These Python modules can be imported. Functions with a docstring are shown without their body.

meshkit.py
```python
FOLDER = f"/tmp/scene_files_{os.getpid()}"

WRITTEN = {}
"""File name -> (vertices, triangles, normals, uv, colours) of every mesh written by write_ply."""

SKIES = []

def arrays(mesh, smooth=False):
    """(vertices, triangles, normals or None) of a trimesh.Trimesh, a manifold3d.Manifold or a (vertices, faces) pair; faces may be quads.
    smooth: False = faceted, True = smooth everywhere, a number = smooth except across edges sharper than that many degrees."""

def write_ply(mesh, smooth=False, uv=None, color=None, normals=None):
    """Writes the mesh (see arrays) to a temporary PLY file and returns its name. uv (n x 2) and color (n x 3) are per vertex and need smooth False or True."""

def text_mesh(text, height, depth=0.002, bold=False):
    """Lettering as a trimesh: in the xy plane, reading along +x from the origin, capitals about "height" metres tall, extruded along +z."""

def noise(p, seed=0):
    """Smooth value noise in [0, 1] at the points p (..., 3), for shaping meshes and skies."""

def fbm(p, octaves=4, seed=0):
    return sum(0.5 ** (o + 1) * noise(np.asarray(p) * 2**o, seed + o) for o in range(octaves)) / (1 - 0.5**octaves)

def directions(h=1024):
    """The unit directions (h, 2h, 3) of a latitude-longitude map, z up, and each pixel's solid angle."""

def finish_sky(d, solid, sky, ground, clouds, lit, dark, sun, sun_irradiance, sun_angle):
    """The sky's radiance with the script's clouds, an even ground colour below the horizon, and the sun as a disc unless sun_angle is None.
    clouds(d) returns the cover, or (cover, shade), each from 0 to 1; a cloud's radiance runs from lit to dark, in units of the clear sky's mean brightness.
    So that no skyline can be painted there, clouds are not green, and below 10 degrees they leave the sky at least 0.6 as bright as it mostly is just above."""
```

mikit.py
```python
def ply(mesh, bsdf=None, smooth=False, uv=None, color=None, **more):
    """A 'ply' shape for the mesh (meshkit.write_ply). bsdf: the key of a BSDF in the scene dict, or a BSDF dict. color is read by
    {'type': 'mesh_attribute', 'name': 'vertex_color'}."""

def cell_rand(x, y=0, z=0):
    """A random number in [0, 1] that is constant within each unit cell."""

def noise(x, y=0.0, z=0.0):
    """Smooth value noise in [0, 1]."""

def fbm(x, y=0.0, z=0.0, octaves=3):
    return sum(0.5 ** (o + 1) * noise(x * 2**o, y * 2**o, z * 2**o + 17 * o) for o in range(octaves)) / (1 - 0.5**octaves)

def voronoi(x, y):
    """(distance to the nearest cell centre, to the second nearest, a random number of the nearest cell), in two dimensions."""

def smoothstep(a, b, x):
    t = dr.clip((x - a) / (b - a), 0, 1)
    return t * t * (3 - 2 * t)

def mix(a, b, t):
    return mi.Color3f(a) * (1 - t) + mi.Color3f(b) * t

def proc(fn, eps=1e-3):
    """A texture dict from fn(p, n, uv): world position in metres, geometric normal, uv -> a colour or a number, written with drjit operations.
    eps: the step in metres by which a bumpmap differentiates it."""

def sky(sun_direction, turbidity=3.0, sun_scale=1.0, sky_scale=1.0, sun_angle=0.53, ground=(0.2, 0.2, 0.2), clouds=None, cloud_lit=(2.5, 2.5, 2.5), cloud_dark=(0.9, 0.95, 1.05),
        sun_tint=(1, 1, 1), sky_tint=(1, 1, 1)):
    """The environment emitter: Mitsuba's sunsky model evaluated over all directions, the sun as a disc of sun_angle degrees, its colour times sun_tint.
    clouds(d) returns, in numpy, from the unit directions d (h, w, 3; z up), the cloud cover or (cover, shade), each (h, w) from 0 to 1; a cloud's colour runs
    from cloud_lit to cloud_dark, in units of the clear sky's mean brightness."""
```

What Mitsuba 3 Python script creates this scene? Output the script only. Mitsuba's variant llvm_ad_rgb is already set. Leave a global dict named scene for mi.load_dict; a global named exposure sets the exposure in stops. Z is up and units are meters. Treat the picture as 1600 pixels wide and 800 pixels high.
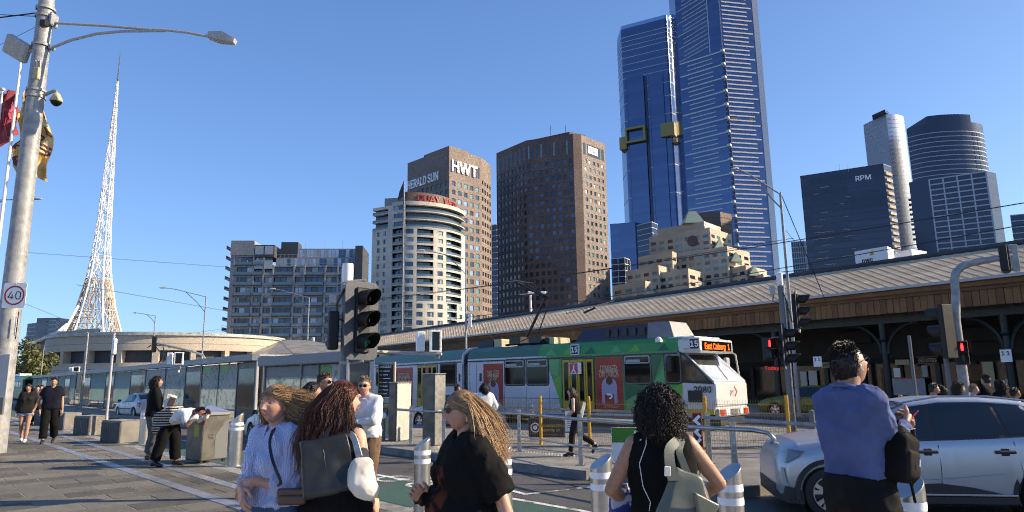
import math, random
import numpy as np, trimesh, mitsuba as mi, drjit as dr, mikit, meshkit
import manifold3d as m3
from shapely.geometry import Polygon, LineString, Point, box as sbox
from shapely.ops import unary_union

scene, labels = {'type': 'scene'}, {}
T = mi.ScalarTransform4f
rng = np.random.default_rng(7)
random.seed(7)
V = lambda *a: np.array(a, float)

# ---------------------------------------------------------------- camera, sky, exposure
CAM_H, FPX, PITCH, ROLL = 1.65, 1067.0, math.radians(10.28), math.radians(0.80)
_f = V(0, math.cos(PITCH), math.sin(PITCH)); _u0 = V(0, -math.sin(PITCH), math.cos(PITCH)); _r0 = V(1, 0, 0)
_u = math.cos(ROLL) * _u0 + math.sin(ROLL) * _r0
_r = math.cos(ROLL) * _r0 - math.sin(ROLL) * _u0
EYE = V(0, 0, CAM_H)
scene['camera'] = {'type': 'perspective', 'fov': math.degrees(2 * math.atan(800 / FPX)), 'fov_axis': 'x', 'near_clip': 0.1, 'far_clip': 9000.0,
    'to_world': T().look_at(origin=EYE.tolist(), target=(EYE + _f).tolist(), up=_u.tolist()),
    'film': {'type': 'hdrfilm', 'width': 1024, 'height': 512}, 'sampler': {'type': 'independent', 'sample_count': 64}}
SUN = V(math.cos(math.radians(27)), 0.035, math.sin(math.radians(27)))
scene['sky'] = mikit.sky(SUN.tolist(), turbidity=2.6, sky_scale=1.08, sun_scale=1.4, sky_tint=(.90, 1.03, 1.34), sun_tint=(.96, 1.0, 1.08), ground=(0.12, 0.12, 0.12))
exposure = 2.3

def ray(px, py): return _f + _r * (px - 800) / FPX - _u * (py - 400) / FPX
def at(px, py, Y):
    d = ray(px, py); return EYE + d * (Y / d[1])
def onz(px, py, z=0.0):
    d = ray(px, py); return EYE + d * ((z - CAM_H) / d[2])
def onplane(px, py, a, n):                      # vertical plane a.(x,y) = n
    d = ray(px, py); return EYE + d * (n / (a[0] * d[0] + a[1] * d[1]))
def proj(p):
    q = np.asarray(p, float) - EYE; k = q @ _f
    return 800 + FPX * (q @ _r) / k, 400 - FPX * (q @ _u) / k

# ---------------------------------------------------------------- materials
def col(c): return {'type': 'rgb', 'value': list(map(float, c))}
def mat(name, c, rough=0.6, metal=0.0, spec=0.5, bump=None, bscale=1.0, **more):
    base = c if isinstance(c, dict) else col(c)
    b = {'type': 'principled', 'base_color': base, 'roughness': rough, 'metallic': metal, 'specular': spec, **more}
    if bump is not None: b = {'type': 'bumpmap', 'arbitrary': bump, 'scale': bscale, 'bsdf': b}
    scene[name] = {'type': 'twosided', 'bsdf': b}
    return name
def emat(name, c, k=1.0):
    return {'type': 'area', 'radiance': col(np.array(c) * k)}
def mottle(a, b, s=1.0, oct=3, sz=None):
    sz = sz or s; a, b = [float(q) for q in a], [float(q) for q in b]
    return mikit.proc(lambda p, n, uv: mikit.mix(a, b, mikit.smoothstep(0.3, 0.7, mikit.fbm(p.x * s, p.y * s, p.z * sz, oct))))
VC = {'type': 'mesh_attribute', 'name': 'vertex_color'}

# ---------------------------------------------------------------- things and parts
def _uniq(k):
    if k not in USED: USED.add(k); return k
    i = 1
    while f'{k}_{i:03d}' in USED: i += 1
    USED.add(f'{k}_{i:03d}'); return f'{k}_{i:03d}'
USED = set()
def frame(loc=(0, 0, 0), ang=0.0, s=1.0):       # ang: radians about z
    M = np.eye(4); c, q = math.cos(ang), math.sin(ang)
    M[:3, :3] = np.array([[c, -q, 0], [q, c, 0], [0, 0, 1]]) * s; M[:3, 3] = loc
    return M
def as_tm(m):
    if hasattr(m, 'to_mesh'):
        q = m.to_mesh(); return trimesh.Trimesh(q.vert_properties[:, :3], q.tri_verts, process=False)
    if isinstance(m, (list,)): return trimesh.util.concatenate([as_tm(x) for x in m])
    return m
class Thing:
    def __init__(s, name, label=None, cat=None, group=None, M=None, kind=None):
        s.key = _uniq(name); s.M = np.eye(4) if M is None else M
        d = {}
        if label: d['label'] = label
        if cat: d['category'] = cat
        if group: d['group'] = group
        if kind: d['kind'] = kind
        labels[s.key] = d
    def add(s, part, mesh, m, smooth=False, label=None, kind=None, parent=None, color=None, emit=None, local=True):
        mesh = as_tm(mesh)
        if local and s.M is not None:
            mesh = mesh.copy(); mesh.apply_transform(s.M)
        key = _uniq((parent or s.key) + '__' + part) if part else s.key
        d = mikit.ply(mesh, m, smooth=smooth, color=color)
        if emit: d['emitter'] = emit
        scene[key] = d
        if label or kind: labels.setdefault(key, {}).update({k: v for k, v in (('label', label), ('kind', kind)) if v})
        return key
    def inst(s, part, d, W, parent=None, label=None, kind=None):  # re-use a ply dict under another transform (world matrix)
        key = _uniq((parent or s.key) + '__' + part)
        scene[key] = {**d, 'to_world': T(W.tolist() if hasattr(W, 'tolist') else W)}
        if label or kind: labels.setdefault(key, {}).update({k: v for k, v in (('label', label), ('kind', kind)) if v})
        return key
def struct(name, mesh, m, smooth=False, kind='structure', **k):
    t = Thing(name, kind=kind); t.add(None, mesh, m, smooth, **k); return t

# ---------------------------------------------------------------- mesh helpers
cat = lambda *ms: trimesh.util.concatenate([as_tm(m) for m in (ms[0] if len(ms) == 1 and isinstance(ms[0], (list, tuple)) else ms)])
def box(lo, hi):
    lo, hi = np.minimum(lo, hi), np.maximum(lo, hi)
    return trimesh.creation.box(bounds=[lo, hi])
def cbox(lo, hi, ch=0.01):                      # chamfered box
    lo, hi = np.minimum(lo, hi).astype(float), np.maximum(lo, hi).astype(float)
    c, h = (lo + hi) / 2, (hi - lo) / 2; ch = min(ch, 0.49 * 2 * h.min())
    pts = []
    for sx in (-1, 1):
        for sy in (-1, 1):
            for sz in (-1, 1):
                for k in range(3):
                    d = np.where(np.arange(3) == k, h, h - ch); pts.append(c + d * [sx, sy, sz])
    return trimesh.convex.convex_hull(np.array(pts))
def prism(poly, z0, z1):
    if hasattr(poly, 'geoms'): return cat([prism(g, z0, z1) for g in poly.geoms])
    p = poly if hasattr(poly, 'exterior') else Polygon(poly)
    m = trimesh.creation.extrude_polygon(p, z1 - z0, engine='earcut'); m.apply_translation([0, 0, z0]); return m
def sheet(poly, z=0.0):
    if hasattr(poly, 'geoms'): return cat([sheet(g, z) for g in poly.geoms])
    p = poly if hasattr(poly, 'exterior') else Polygon(poly)
    v, f = trimesh.creation.triangulate_polygon(p, engine='earcut')
    f = np.asarray(f); v = np.asarray(v)
    a = v[f[:, 0]]; b = v[f[:, 1]]; c = v[f[:, 2]]
    bad = (b[:, 0] - a[:, 0]) * (c[:, 1] - a[:, 1]) - (b[:, 1] - a[:, 1]) * (c[:, 0] - a[:, 0]) < 0
    f[bad] = f[bad][:, ::-1]
    return trimesh.Trimesh(np.column_stack([v, np.full(len(v), z)]), f, process=False)
def tube(pts, r, n=8, caps=True):
    p = np.asarray(pts, float); k = len(p); r = np.broadcast_to(np.asarray(r, float), (k,))
    t = np.gradient(p, axis=0) if k > 2 else np.repeat([p[1] - p[0]], 2, 0)
    t /= np.linalg.norm(t, axis=1, keepdims=True) + 1e-12
    a = V(0, 0, 1) if abs(t[0][2]) < 0.9 else V(1, 0, 0)
    a = np.cross(t[0], a); a /= np.linalg.norm(a)
    A = []
    for i in range(k):
        a = a - t[i] * (a @ t[i]); a /= np.linalg.norm(a) + 1e-12; A.append(a)
    A = np.array(A); B = np.cross(t, A); g = np.arange(n) * 2 * np.pi / n
    v = p[:, None] + r[:, None, None] * (np.cos(g)[None, :, None] * A[:, None] + np.sin(g)[None, :, None] * B[:, None])
    i, j = np.meshgrid(np.arange(k - 1), np.arange(n), indexing='ij'); j2 = (j + 1) % n
    q = np.stack([i * n + j, i * n + j2, (i + 1) * n + j2, (i + 1) * n + j], -1).reshape(-1, 4)
    f = np.vstack([q[:, [0, 1, 2]], q[:, [0, 2, 3]]]); v = v.reshape(-1, 3)
    if caps:
        c0, c1 = len(v), len(v) + 1; v = np.vstack([v, p[0], p[-1]])
        jj = np.arange(n); j3 = (jj + 1) % n
        f = np.vstack([f, np.stack([np.full(n, c0), j3, jj], 1), np.stack([np.full(n, c1), (k - 1) * n + jj, (k - 1) * n + j3], 1)])
    return trimesh.Trimesh(v, f, process=False)
def lathe(prof, n=20, c=(0, 0, 0)):             # profile [(r, z)] bottom to top
    pr = np.asarray(prof, float); k = len(pr); g = np.arange(n) * 2 * np.pi / n
    v = np.stack([pr[:, 0][:, None] * np.cos(g), pr[:, 0][:, None] * np.sin(g), np.repeat(pr[:, 1][:, None], n, 1)], -1)
    i, j = np.meshgrid(np.arange(k - 1), np.arange(n), indexing='ij'); j2 = (j + 1) % n
    q = np.stack([i * n + j, i * n + j2, (i + 1) * n + j2, (i + 1) * n + j], -1).reshape(-1, 4)
    m = trimesh.Trimesh(v.reshape(-1, 3) + c, np.vstack([q[:, [0, 1, 2]], q[:, [0, 2, 3]]]), process=False)
    return m
def orient(origin, x, y):                       # matrix: local x,y -> given directions, z = x cross y
    x = np.asarray(x, float); x = x / np.linalg.norm(x); y = np.asarray(y, float); y = y - x * (x @ y); y /= np.linalg.norm(y)
    M = np.eye(4); M[:3, 0], M[:3, 1], M[:3, 2], M[:3, 3] = x, y, np.cross(x, y), origin
    return M
def put(mesh, M):
    m = as_tm(mesh).copy(); m.apply_transform(M); return m
def text(s, h, depth=0.01, bold=False, center=True):
    m = meshkit.text_mesh(s, h, depth, bold)
    if center: m.apply_translation([-m.bounds[:, 0].mean(), -h / 2, 0])
    return m
def quad(a, b, c, d): return trimesh.Trimesh(np.array([a, b, c, d], float), [[0, 1, 2], [0, 2, 3]], process=False)
def man(m):
    m = as_tm(m); m = trimesh.Trimesh(m.vertices, m.faces, process=True)
    return m3.Manifold(m3.Mesh(np.asarray(m.vertices, np.float32), np.asarray(m.faces, np.uint32)))
def sph(p, r, n=16): return m3.Manifold.sphere(r, n).translate([float(x) for x in p])
def hull(*parts): return m3.Manifold.batch_hull(list(parts))
def smoothed(M, length=0.02, it=8, lam=0.5):
    M = M.refine_to_length(length) if length else M
    m = as_tm(M); m = trimesh.Trimesh(m.vertices, m.faces, process=True)
    if it: trimesh.smoothing.filter_taubin(m, lamb=lam, nu=lam * 1.06, iterations=it)
    return m
def ruffle(m, amp, s, seed=0, stretch=(1, 1, 1), ridge=False):   # displace along the normals by noise
    n = m.vertex_normals
    q = np.asarray(m.vertices) * np.asarray(stretch); d = meshkit.fbm(q * s, 3, seed) - 0.5
    if ridge:
        q = q + .035 * np.stack([meshkit.noise(q * 9, seed + k) for k in range(3)], 1); d = .55 * d + .45 * ((1 - np.abs(2 * meshkit.noise(q * s * 1.15 + q[:, [2, 0, 1]] * s * .5, seed + 3) - 1)) ** 3 - .3)
    m.vertices = m.vertices + n * (d * 2 * amp)[:, None]
    return m
# ---------------------------------------------------------------- shared materials
mat('steel', mottle((.34, .34, .335), (.46, .46, .45), 9), 0.36, .9)
mat('steel_bright', (.66, .66, .65), 0.27, 1.0)
mat('galvanised', mottle((.23, .235, .24), (.31, .315, .32), 7), 0.55, 0.2)
mat('dark_metal', (.03, .032, .035), 0.45)
mat('black_plastic', (.012, .012, .013), 0.4)
mat('rubber', (.018, .018, .019), 0.75)
mat('white_paint', (.74, .74, .73), 0.4)
mat('grey_paint', (.13, .135, .14), 0.45)
mat('light_grey_paint', (.36, .365, .37), 0.45)
mat('pole_grey', (.12, .13, .14), 0.4)
mat('ochre', mottle((.20, .098, .036), (.155, .076, .028), .9, 3), 0.75)
mat('yellow_paint', (.62, .30, .02), 0.4)
mat('red_paint', (.42, .03, .02), 0.4)
mat('dark_glass', (.007, .008, .009), 0.06, 0.0, 0.32)
mat('wire', (.02, .02, .022), 0.5)
mat('reflector', (.80, .82, .86), 0.35)
mat('black_letter', (.02, .02, .02), 0.5)
mat('white_letter', (.80, .80, .80), 0.5)
mat('red_letter', (.30, .02, .02), 0.5)
# ---------------------------------------------------------------- ground, plaza, road, platform
A42 = math.radians(42.0)
U2, N2 = V(-math.sin(A42), math.cos(A42)), V(math.cos(A42), math.sin(A42))
def un(u, n): return U2 * u + N2 * n
def unpoly(pts): return [tuple(un(u, n)) for u, n in pts]
ZR, ZP = -0.22, -0.05
def asphalt_fn(a, b):
    def fn(p, n, uv):
        g = mikit.noise(p.x * 140, p.y * 140) * 0.5 + mikit.fbm(p.x * 1.1, p.y * 1.1, 0, 4) * 0.9
        w = mikit.smoothstep(0.52, 0.7, mikit.fbm(p.x * .35 + 7, p.y * .35, 0, 3))
        cr = mikit.smoothstep(.035, .0, dr.abs(mikit.fbm(p.x * .5, p.y * .5, 9., 4) - .5)); d, e, q = mikit.voronoi(p.x * .22, p.y * .16)
        return mikit.mix(a, b, dr.clip(g - 0.2, 0, 1)) * (1 - 0.25 * w) * (1 - .3 * cr) * (.84 + .26 * q)
    return fn
mat('asphalt', mikit.proc(asphalt_fn((.045, .045, .046), (.085, .083, .080))), 0.75, bump=mikit.proc(lambda p, n, uv: mikit.noise(p.x * 70, p.y * 70), 4e-3), bscale=0.0015)
mat('concrete', mottle((.13, .125, .115), (.20, .19, .175), 1.6, 4), 0.8)
mat('kerbstone', mottle((.13, .13, .128), (.20, .20, .195), 5, 3), 0.7)
mat('mortar', mottle((.22, .21, .20), (.30, .29, .27), 3), 0.9)
mat('granite_strip', mottle((.115, .122, .145), (.15, .16, .185), 6), 0.42)
mat('green_lane', mikit.proc(lambda p, n, uv: mikit.mix((.050, .060, .056), mikit.mix((.024, .060, .048), (.042, .085, .068), mikit.fbm(p.x * 2.2, p.y * 2.2, 0, 4)), mikit.smoothstep(.25, .5, mikit.fbm(p.x * 1.2, p.y * 1.2, 5., 5))) * (0.8 + .3 * mikit.noise(p.x * 90, p.y * 90))), 0.75)
mat('road_paint', mikit.proc(lambda p, n, uv: mikit.mix((.14, .14, .135), (.50, .50, .48), mikit.smoothstep(.30, .52, mikit.fbm(p.x * 5, p.y * 5, 2., 5)))), 0.65)
PAV = []
def gum(p):
    d, e, w = mikit.voronoi(p.x * 1.7, p.y * 1.7); st = mikit.smoothstep(.50, .72, mikit.fbm(p.x * .55, p.y * .55, 3., 4))
    return (1 - .45 * mikit.smoothstep(.055, .040, d) * (w > .45)) * (1 - .30 * st)
for i, (c, d) in enumerate((((.095, .092, .079), (.130, .126, .108)), ((.108, .104, .089), (.145, .139, .118)), ((.068, .067, .060), (.100, .097, .085)), ((.128, .122, .104), (.168, .160, .137)))):
    o = i * 13.7
    mat(f'paver_{i}', mikit.proc(lambda p, n, uv, c=c, d=d, o=o: mikit.mix(c, d, mikit.fbm(p.x * 2.6 + o, p.y * 2.6, 0, 4)) * (.85 + .25 * mikit.noise(p.x * 60, p.y * 60)) * gum(p) * .80), 0.75, 0, .35)
    PAV.append(f'paver_{i}')

struct('ground', sheet([(-4000, -1500), (4000, -1500), (4000, 6000), (-4000, 6000)], -0.32), 'asphalt')
struct('road', sheet(unpoly([(-60, 5.2), (320, 5.2), (320, 34), (-60, 34)]), ZR), 'asphalt')
# plaza: mortar bed, pavers proud of it
KN = 5.0
plaza = struct('plaza', prism(unpoly([(-40, -90), (300, -90), (300, KN), (-40, KN)]), -0.30, -0.006), 'mortar')
pv = []
pu, pn = 0.62, 0.93
for i in range(-4, 60):
    for j in range(-2, 26):
        u0 = i * pu; n0 = KN - 0.02 - (j + 1) * pn - (0.46 if i % 2 else 0)
        w_ = min(pn, KN - n0)
        if w_ < .1: continue
        c = un(u0 + pu / 2, n0 + pn / 2)
        if c[1] < 3.5 or c[1] > 34: continue
        px, py = proj((c[0], c[1], 0))
        if -60 < px < 1000 and py < 850: pv.append((math.hypot(*c), u0, n0, w_))
pv.sort()
pieces = []
PG = 0.0065
proto = [mikit.ply(cbox((PG, PG, -.03), (pu - PG, pn - PG, 0.0), 0.004), m) for m in PAV]
# local x -> U, local y -> N would mirror; use x -> N, y -> U
proto = [mikit.ply(cbox((PG, PG, -.03), (pn - PG, pu - PG, 0.0), 0.004), m) for m in PAV]
for k, (d, u0, n0, w_) in enumerate(pv):
    o = un(u0, n0); dz = rng.normal(0, .0012)
    if k < 300:
        Mp = orient((o[0], o[1], dz), (*N2, 0), (*U2, 0)); Mp[:3, 0] *= w_ / pn
        Mp[:3, 2] = (0, 0, 1); plaza.inst('paver', proto[rng.integers(4)], Mp)
    else:
        Mp = orient((o[0], o[1], dz * .5), (*N2, 0), (*U2, 0)); Mp[:3, 2] = (0, 0, 1)
        pieces.append(put(box((PG, PG, -.03), (w_ - PG, pu - PG, 0.0)), Mp))
plaza.add('far_pavers', cat(pieces), 'paver_1', kind='stuff')
plaza.add('far_paving', sheet(unpoly([(36, -90), (300, -90), (300, KN), (36, KN)]), 0.002), 'paver_0')
# two pale granite strips set flush across the paving
for (a, b) in (((390, 797), (47, 685)), ((400, 770), (25, 660))):
    A = onz(*a, 0.0)[:2]; B = onz(*b, 0.0)[:2]; d = (B - A) / np.linalg.norm(B - A); A = A - d * 6; B = B + d * 8
    q = V(-d[1], d[0]) * 0.10
    L = np.linalg.norm(B - A); n = int(L / 1.4)
    ms = [prism([A + d * (L * i / n + .004) - q, A + d * (L * (i + 1) / n - .004) - q, A + d * (L * (i + 1) / n - .004) + q, A + d * (L * i / n + .004) + q], -.02, .006) for i in range(n)]
    t = Thing('paving_strip', kind='structure')
    for m in ms: t.add('slab', m, 'granite_strip')
# plaza kerb
k = Thing('kerb', kind='structure')
for i in range(-10, 60):
    k.add('kerbstone', prism(unpoly([(i * 1.2 + .004, KN + .01), (i * 1.2 + 1.196, KN + .01), (i * 1.2 + 1.196, KN + .32), (i * 1.2 + .004, KN + .32)]), -.3, 0.0), 'kerbstone')
# bike lane and markings
def strip(pts, w, z=ZR + .008):
    return sheet(LineString([tuple(p) for p in pts]).buffer(w / 2, cap_style=2, join_style=2), z)
bl = struct('bike_lane', sheet(unpoly([(-6, 6.05), (200, 6.05), (200, 7.55), (-6, 7.55)]), ZR + .004), 'green_lane')
struct('lane_line', strip([un(-6, 7.6), un(200, 7.6)], .11), 'road_paint')
Z1 = ZR + .008
def rz(px, py): return onz(px, py, Z1)[:2]
struct('lane_line', strip([rz(798, 766), rz(820, 772), rz(889, 765)], .10), 'road_paint')
struct('lane_line', strip([rz(902, 763), rz(969, 756)], .10), 'road_paint')
struct('lane_line', strip([un(1.2, 6.05), un(2.6, 5.6)], .12), 'road_paint')
# bicycle symbol, lying along the lane
bc = []
def cyc(x, y): return LineString([(x + .34 * math.cos(t), y + .34 * math.sin(t)) for t in np.linspace(0, 2 * math.pi, 25)]).buffer(.045)
bc += [cyc(-.55, 0), cyc(.55, 0)]
bc += [LineString(l).buffer(.04) for l in ([(-.55, 0), (-.15, .52), (.38, .52), (-.02, 0), (-.55, 0)], [(-.02, 0), (-.22, .62)], [(-.36, .64), (-.1, .64)], [(.55, 0), (.32, .75)], [(.32, .75), (.12, .78)])]
bm = sheet(unary_union(bc), 0.0)
c = onz(640, 752, Z1)
struct('bike_symbol', put(bm, orient((c[0], c[1], Z1), (*(-U2 * 1.15), 0), (*(N2), 0))), 'road_paint')
# tactile studs at the crossing edge
st = []
o = onz(628, 795, Z1)[:2]
for i in range(14):
    for j in range(3):
        q = o + N2 * (i * .09) - U2 * (j * .09); st.append(lathe([(.022, 0), (.016, .006), (0.0, .007)], 8, (q[0], q[1], ZR + .002)))
struct('tactile_studs', cat(st), 'road_paint', kind='stuff')
# tram stop platform with its kerb stones
pf = struct('tram_platform', prism(unpoly([(6.0, 9.5), (9, 10.2), (150, 10.2), (150, 15.4), (4.8, 16.4)]), -.3, ZP), 'concrete')
for i in range(0, 56):
    u0 = 9.0 + i * 1.3
    n0 = 10.2
    pf.add('kerbstone', prism(unpoly([(u0 + .004, n0 - .3), (u0 + 1.296, n0 - .3), (u0 + 1.296, n0 - .004), (u0 + .004, n0 - .004)]), -.3, ZP + .004), 'kerbstone')
pf.add('tactile_strip', cat([lathe([(.02, 0), (.015, .006), (0.0, .007)], 6, (*un(9.5 + i * .1, 11.4 + j * .1), ZP)) for i in range(60) for j in range(4)]), 'road_paint', kind='stuff')
# tram track slab and rails, far footpath before the station
struct('tram_track', sheet(unpoly([(-30, 17.0), (200, 16.2), (200, 25.5), (-30, 25.5)]), ZR + .004), 'concrete')
for n in (18.6, 20.1, 22.4, 23.9):
    struct('tram_rail', prism(unpoly([(-30, n), (160, n), (160, n + .08), (-30, n + .08)]), ZR - .02, ZR + .01), 'steel')
struct('footpath', prism(unpoly([(-40, 31.0), (300, 31.0), (300, 60), (-40, 60)]), -.3, -.06), 'concrete')
# ---------------------------------------------------------------- buildings
def wallnoise(a, b): return mottle(a, b, .12, 4)
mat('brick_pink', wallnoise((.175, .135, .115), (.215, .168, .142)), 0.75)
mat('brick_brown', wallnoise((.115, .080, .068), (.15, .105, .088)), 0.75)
mat('cream_render', wallnoise((.50, .46, .385), (.58, .54, .46)), 0.75)
mat('grey_render', wallnoise((.22, .225, .235), (.28, .285, .29)), 0.75)
mat('dark_render', (.05, .052, .06), 0.6)
mat('sandstone', wallnoise((.40, .335, .25), (.49, .41, .31)), 0.8)
mat('bush_concrete', mikit.proc(lambda p, n, uv: mikit.mix((.37, .315, .25), (.48, .42, .34), mikit.fbm(p.x * .15, p.y * .15, p.z * .6, 4))), 0.85)
mat('pane_sky', (.055, .09, .14), 0.08, 0.3, 0.8)
mat('pane_dark', (.018, .024, .032), 0.08, 0.0, 0.9)
mat('pane_teal', (.12, .24, .25), 0.15, 0.2, 0.8)
mat('pane_blind', (.30, .33, .34), 0.3, 0.0, 0.7)
mat('tower_glass', mikit.proc(lambda p, n, uv: mikit.mix((.075, .11, .205), (.11, .15, .26), mikit.cell_rand(p.x * .11 + p.y * .11, p.z * .33, 0) * .6 + .4 * mikit.fbm(p.x * .03, p.y * .03, p.z * .02))), 0.12, 0.75, 0.8)
mat('tower_glass_light', (.30, .42, .60), 0.12, 0.75, 0.8)
mat('tower_glass_dark', mikit.proc(lambda p, n, uv: mikit.mix((.024, .030, .052), (.040, .048, .080), mikit.cell_rand(p.x * .15 + p.y * .15, p.z * .3, 0))), 0.15, 0.5, 0.8)
mat('tower_glass_grey', (.42, .46, .53), 0.3, 0.35, 0.6)
mat('tower_glass_slate', (.042, .048, .072), 0.2, 0.5, 0.7)
mat('band_white', (.62, .62, .62), 0.6)
mat('gold_panel', (.34, .25, .075), 0.4, 0.3)
mat('curtain_frame', (.46, .48, .51), 0.5)
mat('copper_roof', (.22, .30, .25), 0.7)
mat('rail_glass', (.10, .14, .16), 0.08, 0.1, 0.9)

def seg(A, B):
    A, B = np.asarray(A, float)[:2], np.asarray(B, float)[:2]; d = B - A; L = np.linalg.norm(d)
    return A, B, d / L, L
def wallM(A, d, z0=0): return orient((A[0], A[1], z0), (d[0], d[1], 0), (0, 0, 1))
def panes(t, M, cells, mats, w, sep=False, name='window', weights=None):
    """cells: (x0,x1,y0,y1) in wall coordinates -> panes of glass, a hair out of true so that each reflects its own bit of sky"""
    groups = {m: [] for m in mats}
    for (x0, x1, y0, y1) in cells:
        m = mats[rng.choice(len(mats), p=weights)]; a, b = rng.normal(0, .006, 2)
        W, Hh = x1 - x0, y1 - y0
        q = quad((x0, y0, w - a * W - b * Hh), (x1, y0, w + a * W - b * Hh), (x1, y1, w + a * W + b * Hh), (x0, y1, w - a * W + b * Hh))
        if sep: t.add(name, put(q, M), m, local=False)
        else: groups[m].append(q)
    if not sep:
        for m, g in groups.items():
            if g: t.add(name + 's', put(cat(g), M), m, local=False, kind='stuff')
def facade(t, A, B, z0, z1, ncol, fh, wx=.6, wz=.55, top=0, wall='brick_pink', mats=('pane_sky', 'pane_dark'), weights=None, depth=.3, sep=False, part='wall', mx=0.0, sill=.3, zlow=4):
    A, B, d, L = seg(A, B); M = wallM(A, d); bay = (L - 2 * mx) / ncol
    ws = [(mx + (i + .5 - wx / 2) * bay, mx + (i + .5 + wx / 2) * bay) for i in range(ncol)]
    n = int((z1 - top - zlow) / fh); rows = [(z1 - top - (k + 1) * fh + sill * fh, z1 - top - (k + 1) * fh + (sill + wz) * fh) for k in range(n)]
    g, x = [], 0.0
    for a, b in ws + [(L, L)]:
        g.append(box((x, z0, -depth), (a, z1, 0))); x = b
    z = z1
    for (b0, b1) in rows + [(z0, z0)]:
        g.append(box((.01, b1, -depth + .01), (L - .01, z, -.004))); z = b0
    t.add(part, put(cat(g), M), wall, local=False)
    panes(t, M, [(a, b, r0, r1) for a, b in ws for r0, r1 in rows], mats, -depth * .85, sep, weights=weights)
    return M, L
def core(t, pts, z0, z1, m, inset=.35, part='core'):
    P = Polygon([tuple(p[:2]) for p in pts])
    if not P.exterior.is_ccw: P = Polygon(list(P.exterior.coords)[::-1])
    Q = P.buffer(-inset, join_style=2)
    if Q.is_empty: Q = P
    t.add(part, prism(Q, z0, z1), m, local=False)
def three(L, C, R, Y):
    c = at(C[0], C[1], Y); H = c[2]; l = onz(L[0], L[1], H); r = onz(R[0], R[1], H)
    return l[:2], c[:2], r[:2], H
def rooftop(t, pts, H, m, up=1.2, th=.4):
    P = Polygon([tuple(p[:2]) for p in pts]); 
    t.add('parapet', prism(P.buffer(.03, join_style=2).difference(P.buffer(-th, join_style=2)), H - .02, H + up), m, local=False)

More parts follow.
